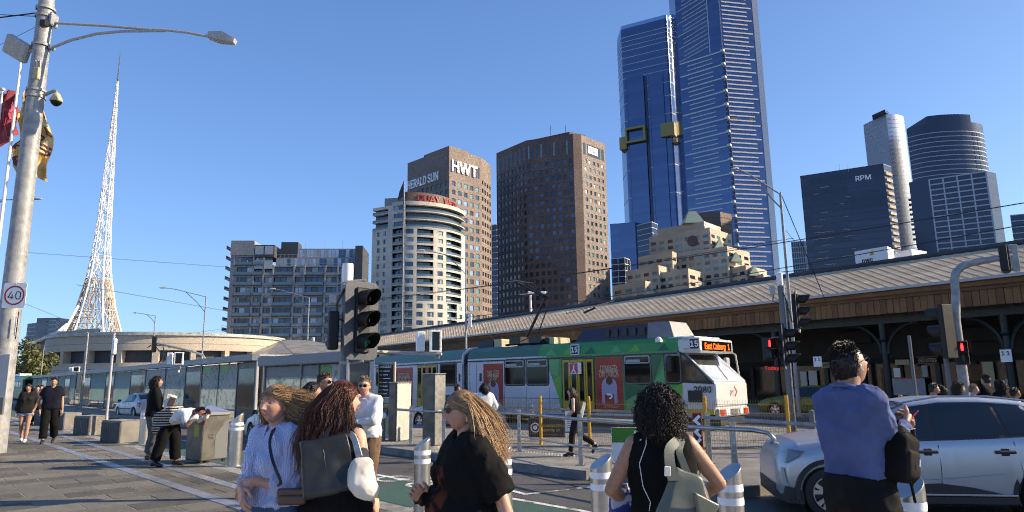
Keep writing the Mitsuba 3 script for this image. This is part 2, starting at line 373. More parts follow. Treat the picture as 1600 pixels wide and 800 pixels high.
# --- pink brick office tower with white lettering
t = Thing('office_tower', 'pink brick office tower with pale lettering on both faces behind the round cream tower', 'office tower')
l, c, r, H = three((637, 258), (702, 233.5), (752, 249), 290)
e = onz(767, 262, H)[:2]; back = l + e - c
facade(t, l, c, 0, H, 9, 3.9, .58, .52, top=13.5, wall='brick_pink', mats=('pane_sky', 'pane_dark', 'tower_glass_slate'), weights=(.3, .3, .4))
M, L = facade(t, c, r, 0, H, 5, 3.9, .6, .55, top=13.5, wall='brick_pink', mats=('pane_sky', 'pane_teal', 'pane_dark', 'tower_glass_light'), weights=(.35, .25, .2, .2), mx=.8)
facade(t, r, e, 0, H, 4, 3.9, .62, .5, top=9, wall='brick_pink', mats=('pane_dark', 'pane_sky'))
core(t, [l, c, r, e, back], 0, H - .05, 'brick_pink', .36)
for x0, x1 in ((1.0, 2.5), (L - 4.4, L - 2.9), (L - 2.6, L - 1.1), (2.8, 3.6), (13.2, 13.9)):
    t.add('slot', put(box((x0, H - 9.8, -.1), (x1, H - 4.4, .02)), M), 'pane_dark', local=False)
t.add('lettering', put(text('HWT', 5.0, .5, True), M @ orient((L / 2 - .8, H - 7.1, .05), (1, 0, 0), (0, 1, 0))), 'white_letter', local=False)
Ml = wallM(l, (c - l) / np.linalg.norm(c - l)); Ll = np.linalg.norm(c - l)
m = text('HERALD SUN', 3.9, .4, True); k = (Ll * .74) / np.ptp(m.bounds[:, 0]); m.apply_scale([k, 1, 1])
t.add('lettering', put(m, Ml @ orient((Ll * .39, H - 10.4, .05), (1, 0, 0), (0, 1, 0))), 'white_letter', local=False)
q = [c + (l - c) * .55, c + (r - c) * .0 + .0, c + (r - c) * .62, back * .5 + c * .5]
t.add('plant_room', prism(Polygon([tuple(p) for p in [c * .93 + back * .07, c * .93 + back * .07 + (r - c) * .6, c * .4 + back * .6 + (r - c) * .1, c * .93 + back * .07 + (l - c) * .6]]), H, H + 3.0), 'brick_pink', local=False)
rooftop(t, [l, c, r, e, back], H, 'brick_pink', .9)

# --- brown faceted tower
t = Thing('office_tower', 'dark brown faceted office tower with one sunlit pink face at its right', 'office tower')
H = at(908, 210, 320)[2]
P = [onz(775.5, 239.5, H)[:2], onz(822, 219.5, H)[:2], onz(895, 209, H)[:2], onz(908, 210.5, H)[:2], onz(945, 225, H)[:2]]
back = P[0] + P[4] - P[2]
dk = dict(mats=('tower_glass_slate', 'pane_dark', 'pane_sky'), weights=(.4, .3, .3))
facade(t, P[0], P[1], 0, H, 8, 3.9, .62, .55, top=12, wall='brick_brown', **dk)
Mb, Lb = facade(t, P[1], P[2], 0, H, 8, 3.9, .62, .55, top=12, wall='brick_brown', **dk)
facade(t, P[2], P[3], 0, H, 1, 3.9, .02, .02, top=12, wall='brick_brown', **dk)
M, L = facade(t, P[3], P[4], 0, H, 5, 3.9, .52, .5, top=11, wall='brick_pink', mats=('pane_teal', 'pane_sky', 'pane_dark', 'pane_blind'), weights=(.35, .3, .2, .15), mx=1.2)  # sunlit side coloured paler than the shaded brown faces, sunlight put into the brick
core(t, P + [back], 0, H - .05, 'brick_brown', .36)
for x0, x1 in ((1.2, 3.2), (4.4, L - 4.2), (L - 3.6, L - 1.2)):
    t.add('slot', put(box((x0, H - 9.6, -.1), (x1, H - 3.6, .02)), M), 'pane_dark', local=False)
t.add('sign_panel', put(box((5.2, H - 8.2, 0), (L - 6.4, H - 4.4, .12)), M), 'white_paint', local=False)
t.add('lettering', put(text('IBM', 2.2, .12, True), M @ orient((5.2 + (L - 11.6) / 2, H - 6.3, .14), (1, 0, 0), (0, 1, 0))), 'grey_paint', local=False)
for i in range(11): t.add('slot', put(box((i * Lb / 11 + .9, H - 10, -.1), ((i + 1) * Lb / 11 - .6, H - 3, .02)), Mb), 'pane_dark' if i % 3 else 'pane_teal', local=False)
Ma = wallM(P[0], (P[1] - P[0]) / np.linalg.norm(P[1] - P[0])); La = np.linalg.norm(P[1] - P[0])
for i in range(7): t.add('slot', put(box((i * La / 7 + 1.1, H - 11, -.1), ((i + 1) * La / 7 - .9, H - 3.5, .02)), Ma), 'pane_dark', local=False)
t.add('plant_room', prism(Polygon([tuple(P[1] * .8 + back * .2), tuple(P[2] * .93 + back * .07), tuple(P[3] * .95 + back * .05 + (P[4] - P[3]) * .3), tuple(P[4] * .6 + back * .4), tuple(P[0] * .3 + back * .7)]), H, H + 2.2), 'brick_brown', local=False)
for px in (860, 884): t.add('mast', tube([at(px, 211, 330), at(px, 196, 330)], .18, 5), 'grey_paint', local=False)

# --- round cream apartment tower
t = Thing('apartment_tower', 'cream apartment tower with a curved balcony front and dark red lettering on its crown', 'apartment building')
Yq = 245; HQ = at(632, 316, Yq)[2]
arc = [at(580, 330, 252)[:2], at(631, 316, Yq)[:2]]
ax, ay = arc[1]; ex, ey = onz(727, 336, HQ)[:2]
arc += [V(ax + (ex - ax) * math.sin(a), ey - (ey - ay) * math.cos(a)) for a in np.linspace(.06, math.pi / 2, 36)]
arc = np.array(arc); inner = V(ax, ey)
arcpx = np.array([proj((p[0], p[1], 40))[0] for p in arc])
def sub(a, b, n=6):
    xs = np.linspace(a, b, n); return np.stack([np.interp(xs, arcpx, arc[:, 0]), np.interp(xs, arcpx, arc[:, 1])], 1)
def skin(a, b, z0, z1, off=0.0, th=.4, n=6):
    p = sub(a, b, n); d = np.gradient(p, axis=0); nn = np.stack([d[:, 1], -d[:, 0]], 1); nn /= np.linalg.norm(nn, axis=1)[:, None]
    o, i = p + nn * off, p + nn * (off - th)
    return prism(Polygon([tuple(x) for x in o] + [tuple(x) for x in i[::-1]]), z0, z1)
full = Polygon([tuple(p) for p in arc] + [(ex, ey + 18), (arc[0][0] + 2, ey + 18)])
t.add('core', prism(full.buffer(-1.6, join_style=2), 0, HQ - .1), 'pane_dark', local=False)
fl = 3.05; nf = int((HQ - 3) / fl)
walls, slabs = [], []
PA = [(580, 588, 'w'), (588, 592.5, 'o'), (592.5, 598, 'w'), (598, 602, 'o'), (602, 612, 'w'), (612, 628, 'b'), (628, 632.5, 'w'), (632.5, 645.5, 'o'), (645.5, 651, 'w'), (651, 677, 'b'), (677, 683.5, 'w'), (683.5, 692, 'o'), (692, 697, 'w'), (697, 721, 'b'), (721, 726.8, 'w')]
PB = [(580, 596, 'w'), (596, 606, 'o'), (606, 612.5, 'w'), (612.5, 628, 'b'), (628, 632.5, 'w'), (632.5, 645, 'b'), (645, 651, 'w'), (651, 661, 'o'), (661, 668, 'w'), (668, 678, 'o'), (678, 684, 'w'), (684, 692, 'o'), (692, 699, 'w'), (699, 714, 'b'), (714, 718, 'w'), (718, 722, 'o'), (722, 726.8, 'w')]
PT = [(580, 605, 'b'), (605, 614, 'w'), (614, 628, 'o'), (628, 632.5, 'w'), (632.5, 726, 'b')]
for f in range(nf):
    z1 = HQ - f * fl - .4; z0 = z1 - fl
    pat = PT if f < 3 else PA if f < 12 else PB
    for a, b, kd in pat:
        n = max(3, int((b - a) / 2))
        if kd == 'w': walls.append(skin(a, b, z0, z1, 0, .5, n))
        elif kd == 'o':
            walls.append(skin(a, b, z0, z0 + .75, -.003, .45, n)); walls.append(skin(a, b, z1 - .55, z1, -.003, .45, n))
            p = sub(a, b, 2); A, B, d, L = seg(p[0], p[1]); M = wallM(A, d)
            mm = ('pane_sky', 'pane_dark', 'pane_blind')
            h = L / 2
            panes(t, M, [(0.02, h - .04, z0 + .75, z1 - .55), (h + .04, L - .02, z0 + .75, z1 - .55)], mm, -.28, True, weights=(.45, .3, .25))
        else:
            slabs.append(skin(a, b, z0, z0 + .32, .1 if f < 3 else .05, 1.8, n))
            if f > 2 and b - a > 20: walls.append(skin(a, b, z1 - .35, z1 - .04, -.003, .5, n))
            t.add('balustrade', skin(a + .3, b - .3, z0 + .33, z0 + 1.15, -.05, .06, n), 'rail_glass', local=False)
            if pat is not PT and b - a > 12: t.add('balcony_window', skin(a + 1, a + (b - a) * .45, z0 + .4, z1 - .6, -1.3, .06, 3), 'pane_sky' if rng.random() < .5 else 'pane_blind', local=False)
t.add('wall', cat(walls), 'cream_render', local=False); t.add('floor_slabs', cat(slabs), 'cream_render', local=False, kind='stuff')
t.add('roof_band', skin(611, 726.5, HQ - .9, HQ + .5, .15, 2.2, 40), 'cream_render', local=False)
t.add('roof_band', skin(580.5, 611, HQ - 1.6, HQ - .5, .1, 1.5, 4), 'cream_render', local=False)
# crown drum and sign
Zc = HQ + 4.6
crown = np.array([V(ax + (ex - 3.5 - ax) * math.sin(a), ey - (ey - ay - 2.2) * math.cos(a)) for a in np.linspace(0, math.pi / 2, 24)])
t.add('crown', prism(Polygon([tuple(p) for p in crown] + [tuple(inner)]), HQ - .2, Zc), 'brick_brown', local=False)
t.add('plant_room', prism(Polygon([tuple(at(601, 318, 251)[:2]), tuple(at(631, 318, 250)[:2]), (ax, ey), (at(601, 318, 251)[0], ey)]), HQ - .2, HQ + 3.2), 'grey_render', local=False)
t.add('fin', tube([(ax, ay - .4, 0), (ax, ay - .4, HQ + 8)], .3, 5), 'grey_render', local=False)
t.add('flag', quad((ax - .1, ay - .4, HQ + 2), (ax - 2.4, ay - .2, HQ + .5), (ax - 1.7, ay - .2, HQ + 4), (ax - .1, ay - .4, HQ + 8)), 'dark_render', local=False)
clen = np.concatenate([[0], np.cumsum(np.linalg.norm(np.diff(crown, axis=0), axis=1))])
w = 'QUAY WEST'; s0, s1 = 4.6, 26.0
for i, chh in enumerate(w):
    if chh == ' ': continue
    s = s0 + (s1 - s0) * (i + .5) / len(w); k = np.searchsorted(clen, s) - 1; k = min(k, len(crown) - 2); f = (s - clen[k]) / (clen[k + 1] - clen[k])
    p = crown[k] * (1 - f) + crown[k + 1] * f; d = crown[k + 1] - crown[k]; d = d / np.linalg.norm(d)
    t.add('lettering', put(text(chh, 2.5, .25, True), orient((p[0] + d[1] * .1, p[1] - d[0] * .1, HQ + 2.4), (*d, 0), (0, 0, 1))), 'red_letter', local=False)

# --- slab of flats at the left
t = Thing('apartment_block', 'long grey block of flats in shade with balconies and a stepped glazed top', 'apartment building')
Ya = 200
A = at(362, 376, Ya)[:2]; B = at(567, 386, Ya + 3)[:2]; Ha = at(362, 376, Ya)[2]
A_, B_, d, L = seg(A, B); M = wallM(A, d)
def ax_(px): 
    r = ray(px, 450); tt = ((A[0] - 0) * d[1] - (A[1]) * d[0]) / (r[0] * d[1] - r[1] * d[0]); return float((V(r[0] * tt, r[1] * tt) - A) @ d)
t.add('core', put(box((.2, 0, -14), (L - .2, Ha - 7.9, -1.2)), M), 'dark_render', local=False)
fh = 3.05; g = []; sl = []
cols = [(363, 394, 'L'), (394, 410, 'a'), (410, 425, 'b'), (425, 458, 'c'), (458, 474, 'd'), (474, 507, 'c'), (507, 527, 'd'), (527, 553, 'c')]
for k in range(14):
    z0 = Ha - 4.4 - (k + 1) * fh
    if z0 < 0: break
    for a, b, kd in cols:
        x0, x1 = ax_(a), ax_(b)
        if k < 1 and kd in 'cd': continue
        g.append(box((x0 - .25, z0, -1.3), (x0 + .25, z0 + fh, .004 * rng.random())))
        if kd in 'LacC':
            sl.append(box((x0 + .1, z0 - .12, -1.3), (x1 - .1, z0 + .12, .55 if kd == 'c' else .35)))
            t.add('balustrade', put(box((x0 + .4, z0 + .15, .3), (x1 - .4, z0 + 1.0, .34)), M), 'rail_glass', local=False)
        else:
            g.append(box((x0 + .2, z0 - .02, -1.0), (x1 - .2, z0 + .85, -.05)))
        nn = 3 if x1 - x0 > 5 else 2
        for i in range(nn):
            a0 = x0 + .35 + (x1 - x0 - .7) * i / nn; a1 = x0 + .35 + (x1 - x0 - .7) * (i + 1) / nn - .12
            panes(t, M, [(a0, a1, z0 + (.2 if kd in 'Lac' else .9), z0 + fh - .5)], ('pane_sky', 'pane_dark', 'pane_blind', 'tower_glass_grey'), -.9, True, weights=(.3, .3, .2, .2))
        g.append(box((x0, z0 + fh - .5, -1.1), (x1, z0 + fh - .1, -.3)))
t.add('wall', put(cat(g), M), 'grey_render', local=False); t.add('floor_slabs', put(cat(sl), M), 'dark_render', local=False, kind='stuff')
x1 = ax_(394); t.add('stair_tower', put(box((0, 0, -9), (x1 * .28, Ha, -.2)), M), 'grey_render', local=False)
t.add('roof_parapet', put(box((-.1, Ha - 4.4, -9), (x1, Ha, .1)), M), 'grey_render', local=False)
t.add('roof_parapet', put(box((x1 + .1, Ha - 5.0, -9), (ax_(426), Ha - 1.3, .05)), M), 'dark_render', local=False)
for a, b in ((395.5, 409), (411, 424.5)):
    for i in range(2):
        panes(t, M, [(ax_(a), ax_(b), Ha - 4.6 - i * 4.4 + .4, Ha - 4.6 - i * 4.4 + 3.0)], ('pane_blind',), .12 if i == 0 else .1, True)
t.add('plant_room', put(box((ax_(432), Ha - 5, -8), (ax_(459), Ha + .2, -3)), M), 'dark_render', local=False)
for i, (z0, dep) in enumerate(((Ha - 4.9, -1.6), (Ha - 1.8, -3.2))):     # stepped glazed storeys
    x0, x1 = ax_(427), ax_(553)
    t.add('terrace_floor', put(box((x0, z0 - 2.9, dep - 9), (x1, z0 - .02, dep)), M), 'grey_render', local=False)
    nn = 22
    for j in range(nn):
        panes(t, M, [(x0 + (x1 - x0) * j / nn + .06, x0 + (x1 - x0) * (j + 1) / nn - .06, z0 - 2.7, z0 - .3)], ('pane_blind', 'tower_glass_grey', 'pane_sky'), dep + .03, True)
    t.add('terrace_rail', put(cat([box((x0, z0 - 2.0, dep + 1.2), (x1, z0 - 1.93, dep + 1.26))] + [box((x0 + j * 1.2, z0 - 2.9, dep + 1.2), (x0 + j * 1.2 + .06, z0 - 1.95, dep + 1.26)) for j in range(int((x1 - x0) / 1.2))]), M), 'light_grey_paint', local=False)
t.add('end_wall', put(box((ax_(553.5), 0, -14), (L, Ha - 1.5, .05)), M), 'dark_render', local=False)
for k in range(15):
    z = Ha - 2.5 - k * fh
    if z > 2: t.add('side_balcony', put(cat([box((-1.5, z, -6), (-.02, z + .2, -.3)), box((-1.5, z + .2, -5.9), (-1.44, z + 1.1, -.4))]), M), 'grey_render', local=False)
for k in range(4): t.add('antenna', put(tube([(ax_(440 + 30 * k), Ha - 3, -4), (ax_(440 + 30 * k), Ha - .4 + .4 * k, -4)], .06, 4), M), 'grey_paint', local=False)

# --- twisting blue tower with gold boxes
t = Thing('glass_tower', 'tall blue glass tower with gold boxes jutting out at mid height', 'skyscraper')
Yb = 620
S = Yb / FPX
HB = at(1043, 28, Yb)[2]
def X6(px, py=220, Y=Yb): return at(px, py, Y)[0]
l, m_, r = at(978, 220, Yb + 22)[:2], at(1052, 220, Yb)[:2], at(1066, 220, Yb + 14)[:2]
def rounded(pts, rad): return Polygon([tuple(p) for p in pts]).buffer(-rad).buffer(rad, quad_segs=6)
foot = rounded([l, m_, r, r + V(2, 30), l + V(0, 30)], 3.0)
GB = at(1000, 205, Yb)[2]
t.add('shaft', prism(foot, 0, HB), 'tower_glass', 30, local=False)
lm = (m_ - l) / np.linalg.norm(m_ - l); Mb = wallM(l, lm); Lb = np.linalg.norm(m_ - l)
fin = Polygon([tuple(l + lm * 3.2 + V(0, -2.5)), tuple(l + lm * 20 + V(0, -2.5)), tuple(l + lm * 20 + V(0, 3)), tuple(l + lm * 3.2 + V(0, 3))])
t.add('bay', prism(fin, 0, at(1010, 109, Yb)[2]), 'tower_glass', local=False)
t.add('bay', prism(Polygon([tuple(l + lm * 26 + V(0, -1.5)), tuple(l + lm * 39.5 + V(0, -1.5)), tuple(l + lm * 39.5 + V(0, 3)), tuple(l + lm * 26 + V(0, 3))]), 0, at(1030, 113, Yb)[2]), 'tower_glass', local=False)
t.add('recess', prism(Polygon([tuple(l + lm * 20.1 + V(0, -.6)), tuple(l + lm * 23.5 + V(0, -.6)), tuple(l + lm * 23.5 + V(0, 2)), tuple(l + lm * 20.1 + V(0, 2))]), 0, at(1010, 112, Yb)[2]), 'tower_glass_slate', local=False)
ring = foot.buffer(.25).difference(foot.buffer(-.5))
for py in (42, 49, 57, 64, 75, 86, 97, 108, 127, 148, 176, 256, 300): t.add('floor_band', prism(ring, at(1043, py, Yb)[2] - .25, at(1043, py, Yb)[2] + .25), 'band_white', local=False)
t.add('roof_screen', prism(foot.buffer(-.3).difference(foot.buffer(-1.0)), HB - .02, HB + 4), 'tower_glass_light', local=False)
def boxed(x0, x1, z0, z1, d0, d1): return put(box((x0, z0, d0), (x1, z1, d1)), Mb)
z0, z1 = at(1000, 215, Yb)[2], at(1000, 191, Yb)[2]
o = 2.6
t.add('gold_box', cat(boxed(1.4, 21.5, z1 - 2.0, z1, -1, 6), boxed(1.4, 21.5, z0, z0 + 2, -1, 6), boxed(1.4, 3, z0 + 2.01, z1 - 2.01, -1, 6), boxed(19.3, 21.5, z0 + 2.01, z1 - 2.01, -1, 6)), 'gold_panel', local=False)
t.add('gold_box', boxed(-6, 1.2, z0 - 4, z1 - 7, -12, 2.5), 'gold_panel', local=False)
t.add('gold_box', boxed(36, 49, z0 + 1, z1 - 1, -8, 3.6), 'gold_panel', local=False)
t.add('gold_box', boxed(46.5, 50.5, z0 - 6, z0 - 2.5, -8, 2.2), 'gold_panel', local=False)

# --- tallest tower: two glass faces with white floor bands
t = Thing('skyscraper', 'tallest dark blue skyscraper with white floor bands and a stepped white ridge', 'skyscraper')
Ye = 560
HE = at(1120, -60, Ye)[2]
def e(px, py, Y): return at(px, py, Y)[:2]
# corners measured at z = the height of pixel row 220
Le, Ce, Re, Re2 = e(1068, 220, Ye + 26), e(1139, 220, Ye), e(1192, 220, Ye + 10), e(1201, 220, Ye + 22)
Pe = Polygon([tuple(Le), tuple(Ce), tuple(Ce + V(2.2, 3.5)), tuple(Re), tuple(Re2), tuple(Re2 + V(-4, 30)), tuple(Le + V(2, 30))])
t.add('shaft', prism(Pe, 0, HE), 'tower_glass', local=False)
dl = (Ce - Le) / np.linalg.norm(Ce - Le); Ml = wallM(Le, dl); LL = np.linalg.norm(Ce - Le)
C2 = Ce + V(2.2, 3.5); d2 = (Re - C2) / np.linalg.norm(Re - C2); Mr = wallM(C2, d2); LR = np.linalg.norm(Re - C2)
bl_, br_ = [], []
zt = at(1128, 80, Ye)[2]
fh = 4.15
for k in range(70):
    z = zt - k * fh
    if z < 20: break
    long = k % 3 == 0
    if z <= zt: bl_.append(put(box((1.0, z - .55, 0), (LL - .2, z + .6, .5)) if long else box((8, z - .45, 0), (LL - 9.5, z + .45, .5)), Ml))
for k in range(-26, 70):
    z = zt - k * fh
    if z < 20 or z > HE - 2: continue
    br_.append(put(box((.8, z - .6, 0), (LR - (1.5 if k % 3 == 1 else 6), z + .5, .5)), Mr))
for k in range(28):                            # raking upper bands on the left face
    z = zt + 4 + k * fh
    if z + 8 > HE: break
    long = k % 3 == 0
    bl_.append(put(tube([(1.0 if long else 6, z - 1.5, .1), (LL * .70 + k * .05, z + 4.5, .1)], .5, 4), Ml))
t.add('floor_bands', cat(bl_), 'band_white', local=False, kind='stuff'); t.add('floor_bands', cat(br_), 'band_white', local=False, kind='stuff')
t.add('ridge_edge', put(box((LL * .70 + 1.0, zt + 2, 0), (LL * .70 + 1.6, HE, .3)), Ml), 'band_white', local=False)
for k in range(0, 40):
    z = zt - k * fh * 3
    if z < 20: break
    t.add('ridge_fin', put(box((LL - 1.2, z - 1.0, -.5), (LL + 1.9, z + 1.0, 2.2)), Ml), 'band_white', local=False)
    for j in (1, 2): t.add('ridge_recess', put(box((LL - .2, z - j * fh - 1.5, -.5), (LL + 2.2, z - j * fh + 1.5, .9)), Ml), 'tower_glass_dark', local=False)
for bx_ in (put(box((2, at(1150, 181, Ye)[2] - 2, .02), (9, at(1150, 181, Ye)[2] + 1.6, .15)), Mr), put(box((20, at(1150, 181, Ye)[2] - 2, .02), (23.5, at(1150, 181, Ye)[2] + 1.6, .15)), Mr)): t.add('louvre_band', bx_, 'dark_render', local=False)
d3 = (Re2 - Re) / np.linalg.norm(Re2 - Re)
t.add('side_cladding', put(box((.1, 0, .0), (np.linalg.norm(Re2 - Re), HE, .3)), wallM(Re, d3)), 'tower_glass_slate', local=False)

# --- hotel in pale stone, stepped
t = Thing('hotel', 'stepped sandstone hotel with a green pyramid roof and script lettering on its parapet', 'hotel')
def mass(Lp, Cp, Rp, Y, nl, nr, fh=3.3, top=1.6, wall='sandstone', mats=('pane_teal', 'pane_dark', 'pane_sky'), weights=(.45, .35, .2), low=0, wx=.62):
    l, c, r, H = three(Lp, Cp, Rp, Y)
    facade(t, l, c, low, H, nl, fh, wx, .5, top, wall, mats, weights, .25, True)
    M, L = facade(t, c, r, low, H, nr, fh, wx, .5, top, wall, mats, weights, .25, True)
    core(t, [l, c, r, l + r - c], low, H - .1, wall, .3)
    rooftop(t, [l, c, r, l + r - c], H, wall, .5, .35)
    return l, c, r, H, M, L
Yh = 330
z_low = at(1050, 520, Yh)[2]
l, c, r, H, M, L = mass((1014, 372), (1109, 357), (1143, 368), Yh, 7, 4, low=z_low, top=2.0)
t.add('lettering', put(text('Langham', 2.3, .3, True), M @ orient((3.4, H + 2.2, -1.4), (1, 0, 0), (0, 1, 0))), 'white_letter', local=False)
cc = (l + r) / 2
l2, c2, r2, H2 = three((1027, 358), (1100, 345.5), (1126, 355), Yh + 4)
t.add('attic', prism(Polygon([tuple(l2), tuple(c2), tuple(r2), tuple(l2 + r2 - c2)]), H - .5, H2), 'sandstone', local=False)
pc = at(1083, 333, Yh + 14); Pm = at(1083, 348, Yh + 10)
bx = [(-5.2, -3.4), (5.2, -3.4), (5.6, 6), (-5.6, 6)]; tx = [(-1.9, 0), (1.9, 0), (1.9, 3), (-1.9, 3)]
t.add('pyramid_roof', trimesh.convex.convex_hull(np.array([(Pm[0] + x, Pm[1] + y, H2 - .1) for x, y in bx] + [(Pm[0] + x, Pm[1] + y, pc[2]) for x, y in tx])), 'copper_roof', local=False)
dl = (c - l) / np.linalg.norm(c - l); Mh = wallM(l, dl); Lh = np.linalg.norm(c - l)
t.add('rosette', put(lathe([(0, 0), (2.9, 0), (2.9, .25), (2.4, .3), (2.3, .12), (0, .12)], 8), Mh @ orient((Lh * .72, H - 5.0, .02), (1, 0, 0), (0, 1, 0))), 'brick_brown', 20, local=False)
mass((997, 404), (1050, 394), (1057, 397), Yh - 8, 4, 1, low=z_low)
mass((1050, 399), (1136, 386), (1171, 396), Yh - 12, 7, 3, low=z_low)
mass((978, 425), (1029, 416), (1046, 420), Yh - 14, 4, 2, low=z_low)
mass((957, 448), (1008, 440), (1028, 445), Yh - 22, 3, 2, low=z_low)
mass((1130, 424), (1165, 415.5), (1198, 424), Yh - 20, 3, 3, low=z_low)
mass((1150, 443), (1192, 429), (1214, 436), Yh - 26, 3, 2, low=z_low)
mass((1020, 430), (1075, 421), (1100, 428), Yh - 24, 5, 2, low=z_low)
for px, py, Y in ((1152, 398, Yh - 13), (1126, 378, Yh - 2), (1180, 420, Yh - 21)):      # gabled dormers
    p = at(px, py, Y); w = 3.0
    t.add('dormer', trimesh.convex.convex_hull(np.array([(p[0] - w, p[1], p[2] - 3), (p[0] + w, p[1] + 2, p[2] - 3), (p[0], p[1] + 1, p[2] + 1.6), (p[0] - w, p[1] + 5, p[2] - 3), (p[0] + w, p[1] + 7, p[2] - 3), (p[0], p[1] + 6, p[2] + 1.6)])), 'copper_roof', local=False)

# --- dark glass tower with wavy reflections, its neighbours
def glassblock(name, label, catg, L, C, R, Y, m, mr=None, fh=3.6, band='tower_glass_slate', proud=.06, group=None, mull=0, top=0):
    t = Thing(name, label, catg, group)
    l, c, r, H = three(L, C, R, Y)
    core(t, [l, c, r, l + r - c], 0, H, m, 0.0, 'glazing')
    for a, b in ((l, c), (c, r)):
        A, B, d, LL = seg(a, b); M = wallM(A, d); g = []
        k = 0
        while H - k * fh > 3:
            z = H - k * fh; g.append(box((.0, z - .45, 0), (LL, z, proud))); k += 1
        for i in range(mull + 1 if mull else 0):
            x = LL * i / mull; g.append(box((x - .14, 0, 0), (x + .14, H, proud + .04)))
        t.add('floor_bands', put(cat(g), M), band, local=False, kind='stuff')
    return t, l, c, r, H
t, l, c, r, H = glassblock('office_block', 'black glass office block with wavy reflections and white lettering at its top', 'office tower', (1250, 275), (1380, 255.5), (1392, 260), 340, 'tower_glass_dark', band='dark_render', fh=3.5, proud=.03)
M = wallM(l, (c - l) / np.linalg.norm(c - l)); L = np.linalg.norm(c - l)
t.add('lettering', put(text('RPM', 2.6, .2, True), M @ orient((L * .755, H - 6.0, .06), (1, 0, 0), (0, 1, 0))), 'white_letter', local=False)
m = []
for k in range(26):                            # pale wavy tubes standing for spandrels and reflections in the glass
    z = H - 8 - k * 3.5
    if z < 4: break
    for x0, x1 in ((.06, .36), (.40, .60)):
        a, b = sorted(rng.uniform(x0, x1, 2)); 
        if b - a > .04: m.append(tube([(L * (a + (b - a) * q), z + rng.normal(0, .18), .05) for q in np.linspace(0, 1, 7)], .14, 4))
t.add('spandrel_reflection', put(cat(m), M), 'sandstone', local=False, kind='stuff')
M2 = wallM(c, (r - c) / np.linalg.norm(r - c)); L2_ = np.linalg.norm(r - c)
for k in range(20): t.add('balcony', put(box((.3, H - 6 - k * 3.5, 0), (L2_ * .8, H - 4.6 - k * 3.5, .9)), M2), 'sandstone', local=False)
for px in (1312, 1325): t.add('mast', tube([at(px, 268, 345), at(px, 257, 345)], .1, 4), 'grey_paint', local=False)

t = Thing('glass_tower', 'pale grey rounded tower with a sunlit right edge and a dark cap', 'skyscraper')
Yw = 520; HW = at(1387, 178, Yw)[2]
p0, p1 = onz(1349, 195, HW)[:2], onz(1384, 178, HW)[:2]
pts = [p0, p1] + [p1 + V(21 * math.sin(a), 14 * (1 - math.cos(a))) for a in np.linspace(.2, 1.57, 10)]
Pw = Polygon([tuple(p) for p in pts] + [(pts[-1][0] - 3, pts[-1][1] + 14), tuple(p0 * 1.03)])
t.add('shaft', prism(Pw, 0, HW), 'tower_glass_grey', 30, local=False)
rg = Pw.buffer(.12).difference(Pw.buffer(-.3))
t.add('floor_bands', cat([prism(rg, HW - k * 3.6 - .6, HW - k * 3.6) for k in range(1, 42)]), 'curtain_frame', local=False, kind='stuff')
t.add('cap', prism(Polygon([tuple(onz(1363, 184, HW)[:2]), tuple(onz(1383, 175, HW)[:2]), tuple(onz(1396, 175, HW)[:2] + V(0, 6)), tuple(onz(1376, 182, HW)[:2] + V(0, 12))]), HW - .1, at(1380, 174, Yw)[2]), 'tower_glass_slate', local=False)

t = Thing('glass_tower', 'dark slate rounded tower with a raised middle at its top', 'skyscraper')
Yd = 480; HD = at(1490, 190, Yd)[2]
cx = (X6(1440, 250, Yd) + X6(1563, 250, Yd)) / 2; rx = (X6(1563, 250, Yd) - X6(1440, 250, Yd)) / 2
pts = [(cx + rx * math.sin(a), Yd + 16 - 16 * math.cos(a)) for a in np.linspace(-1.45, 1.57, 26)]
bk = V(*pts[0]) * 1.03
Pd = Polygon(pts + [(cx + rx, Yd + 24), (bk[0] + 12, bk[1] + 6), tuple(bk)])
t.add('shaft', prism(Pd, 0, HD), 'tower_glass_slate', 30, local=False)
mid = Pd.intersection(sbox(X6(1455, 200, Yd), 0, X6(1522, 200, Yd), 2000)).buffer(-.3)
t.add('raised_crown', prism(mid, HD - .1, at(1490, 178, Yd)[2]), 'tower_glass_slate', 30, local=False)
rg = Pd.buffer(.15).difference(Pd.buffer(-.3))
t.add('floor_bands', cat([prism(rg, HD - k * 3.6 - .5, HD - k * 3.6) for k in range(2, 46)]), 'curtain_frame', local=False, kind='stuff')
for k in range(14):
    z = at(1520, 206, Yd)[2] - k * 3.6
    for a0, a1 in ((.42, .52), (.58, .72)):
        t.add('balcony_recess', prism(Polygon([(cx + (rx + .2) * math.sin(a), Yd + 16 - 16.2 * math.cos(a)) for a in (a0, a1)] + [(cx + (rx - 2) * math.sin(a), Yd + 16 - 13 * math.cos(a)) for a in (a1, a0)]), z - 2.4, z), 'pane_dark', local=False)

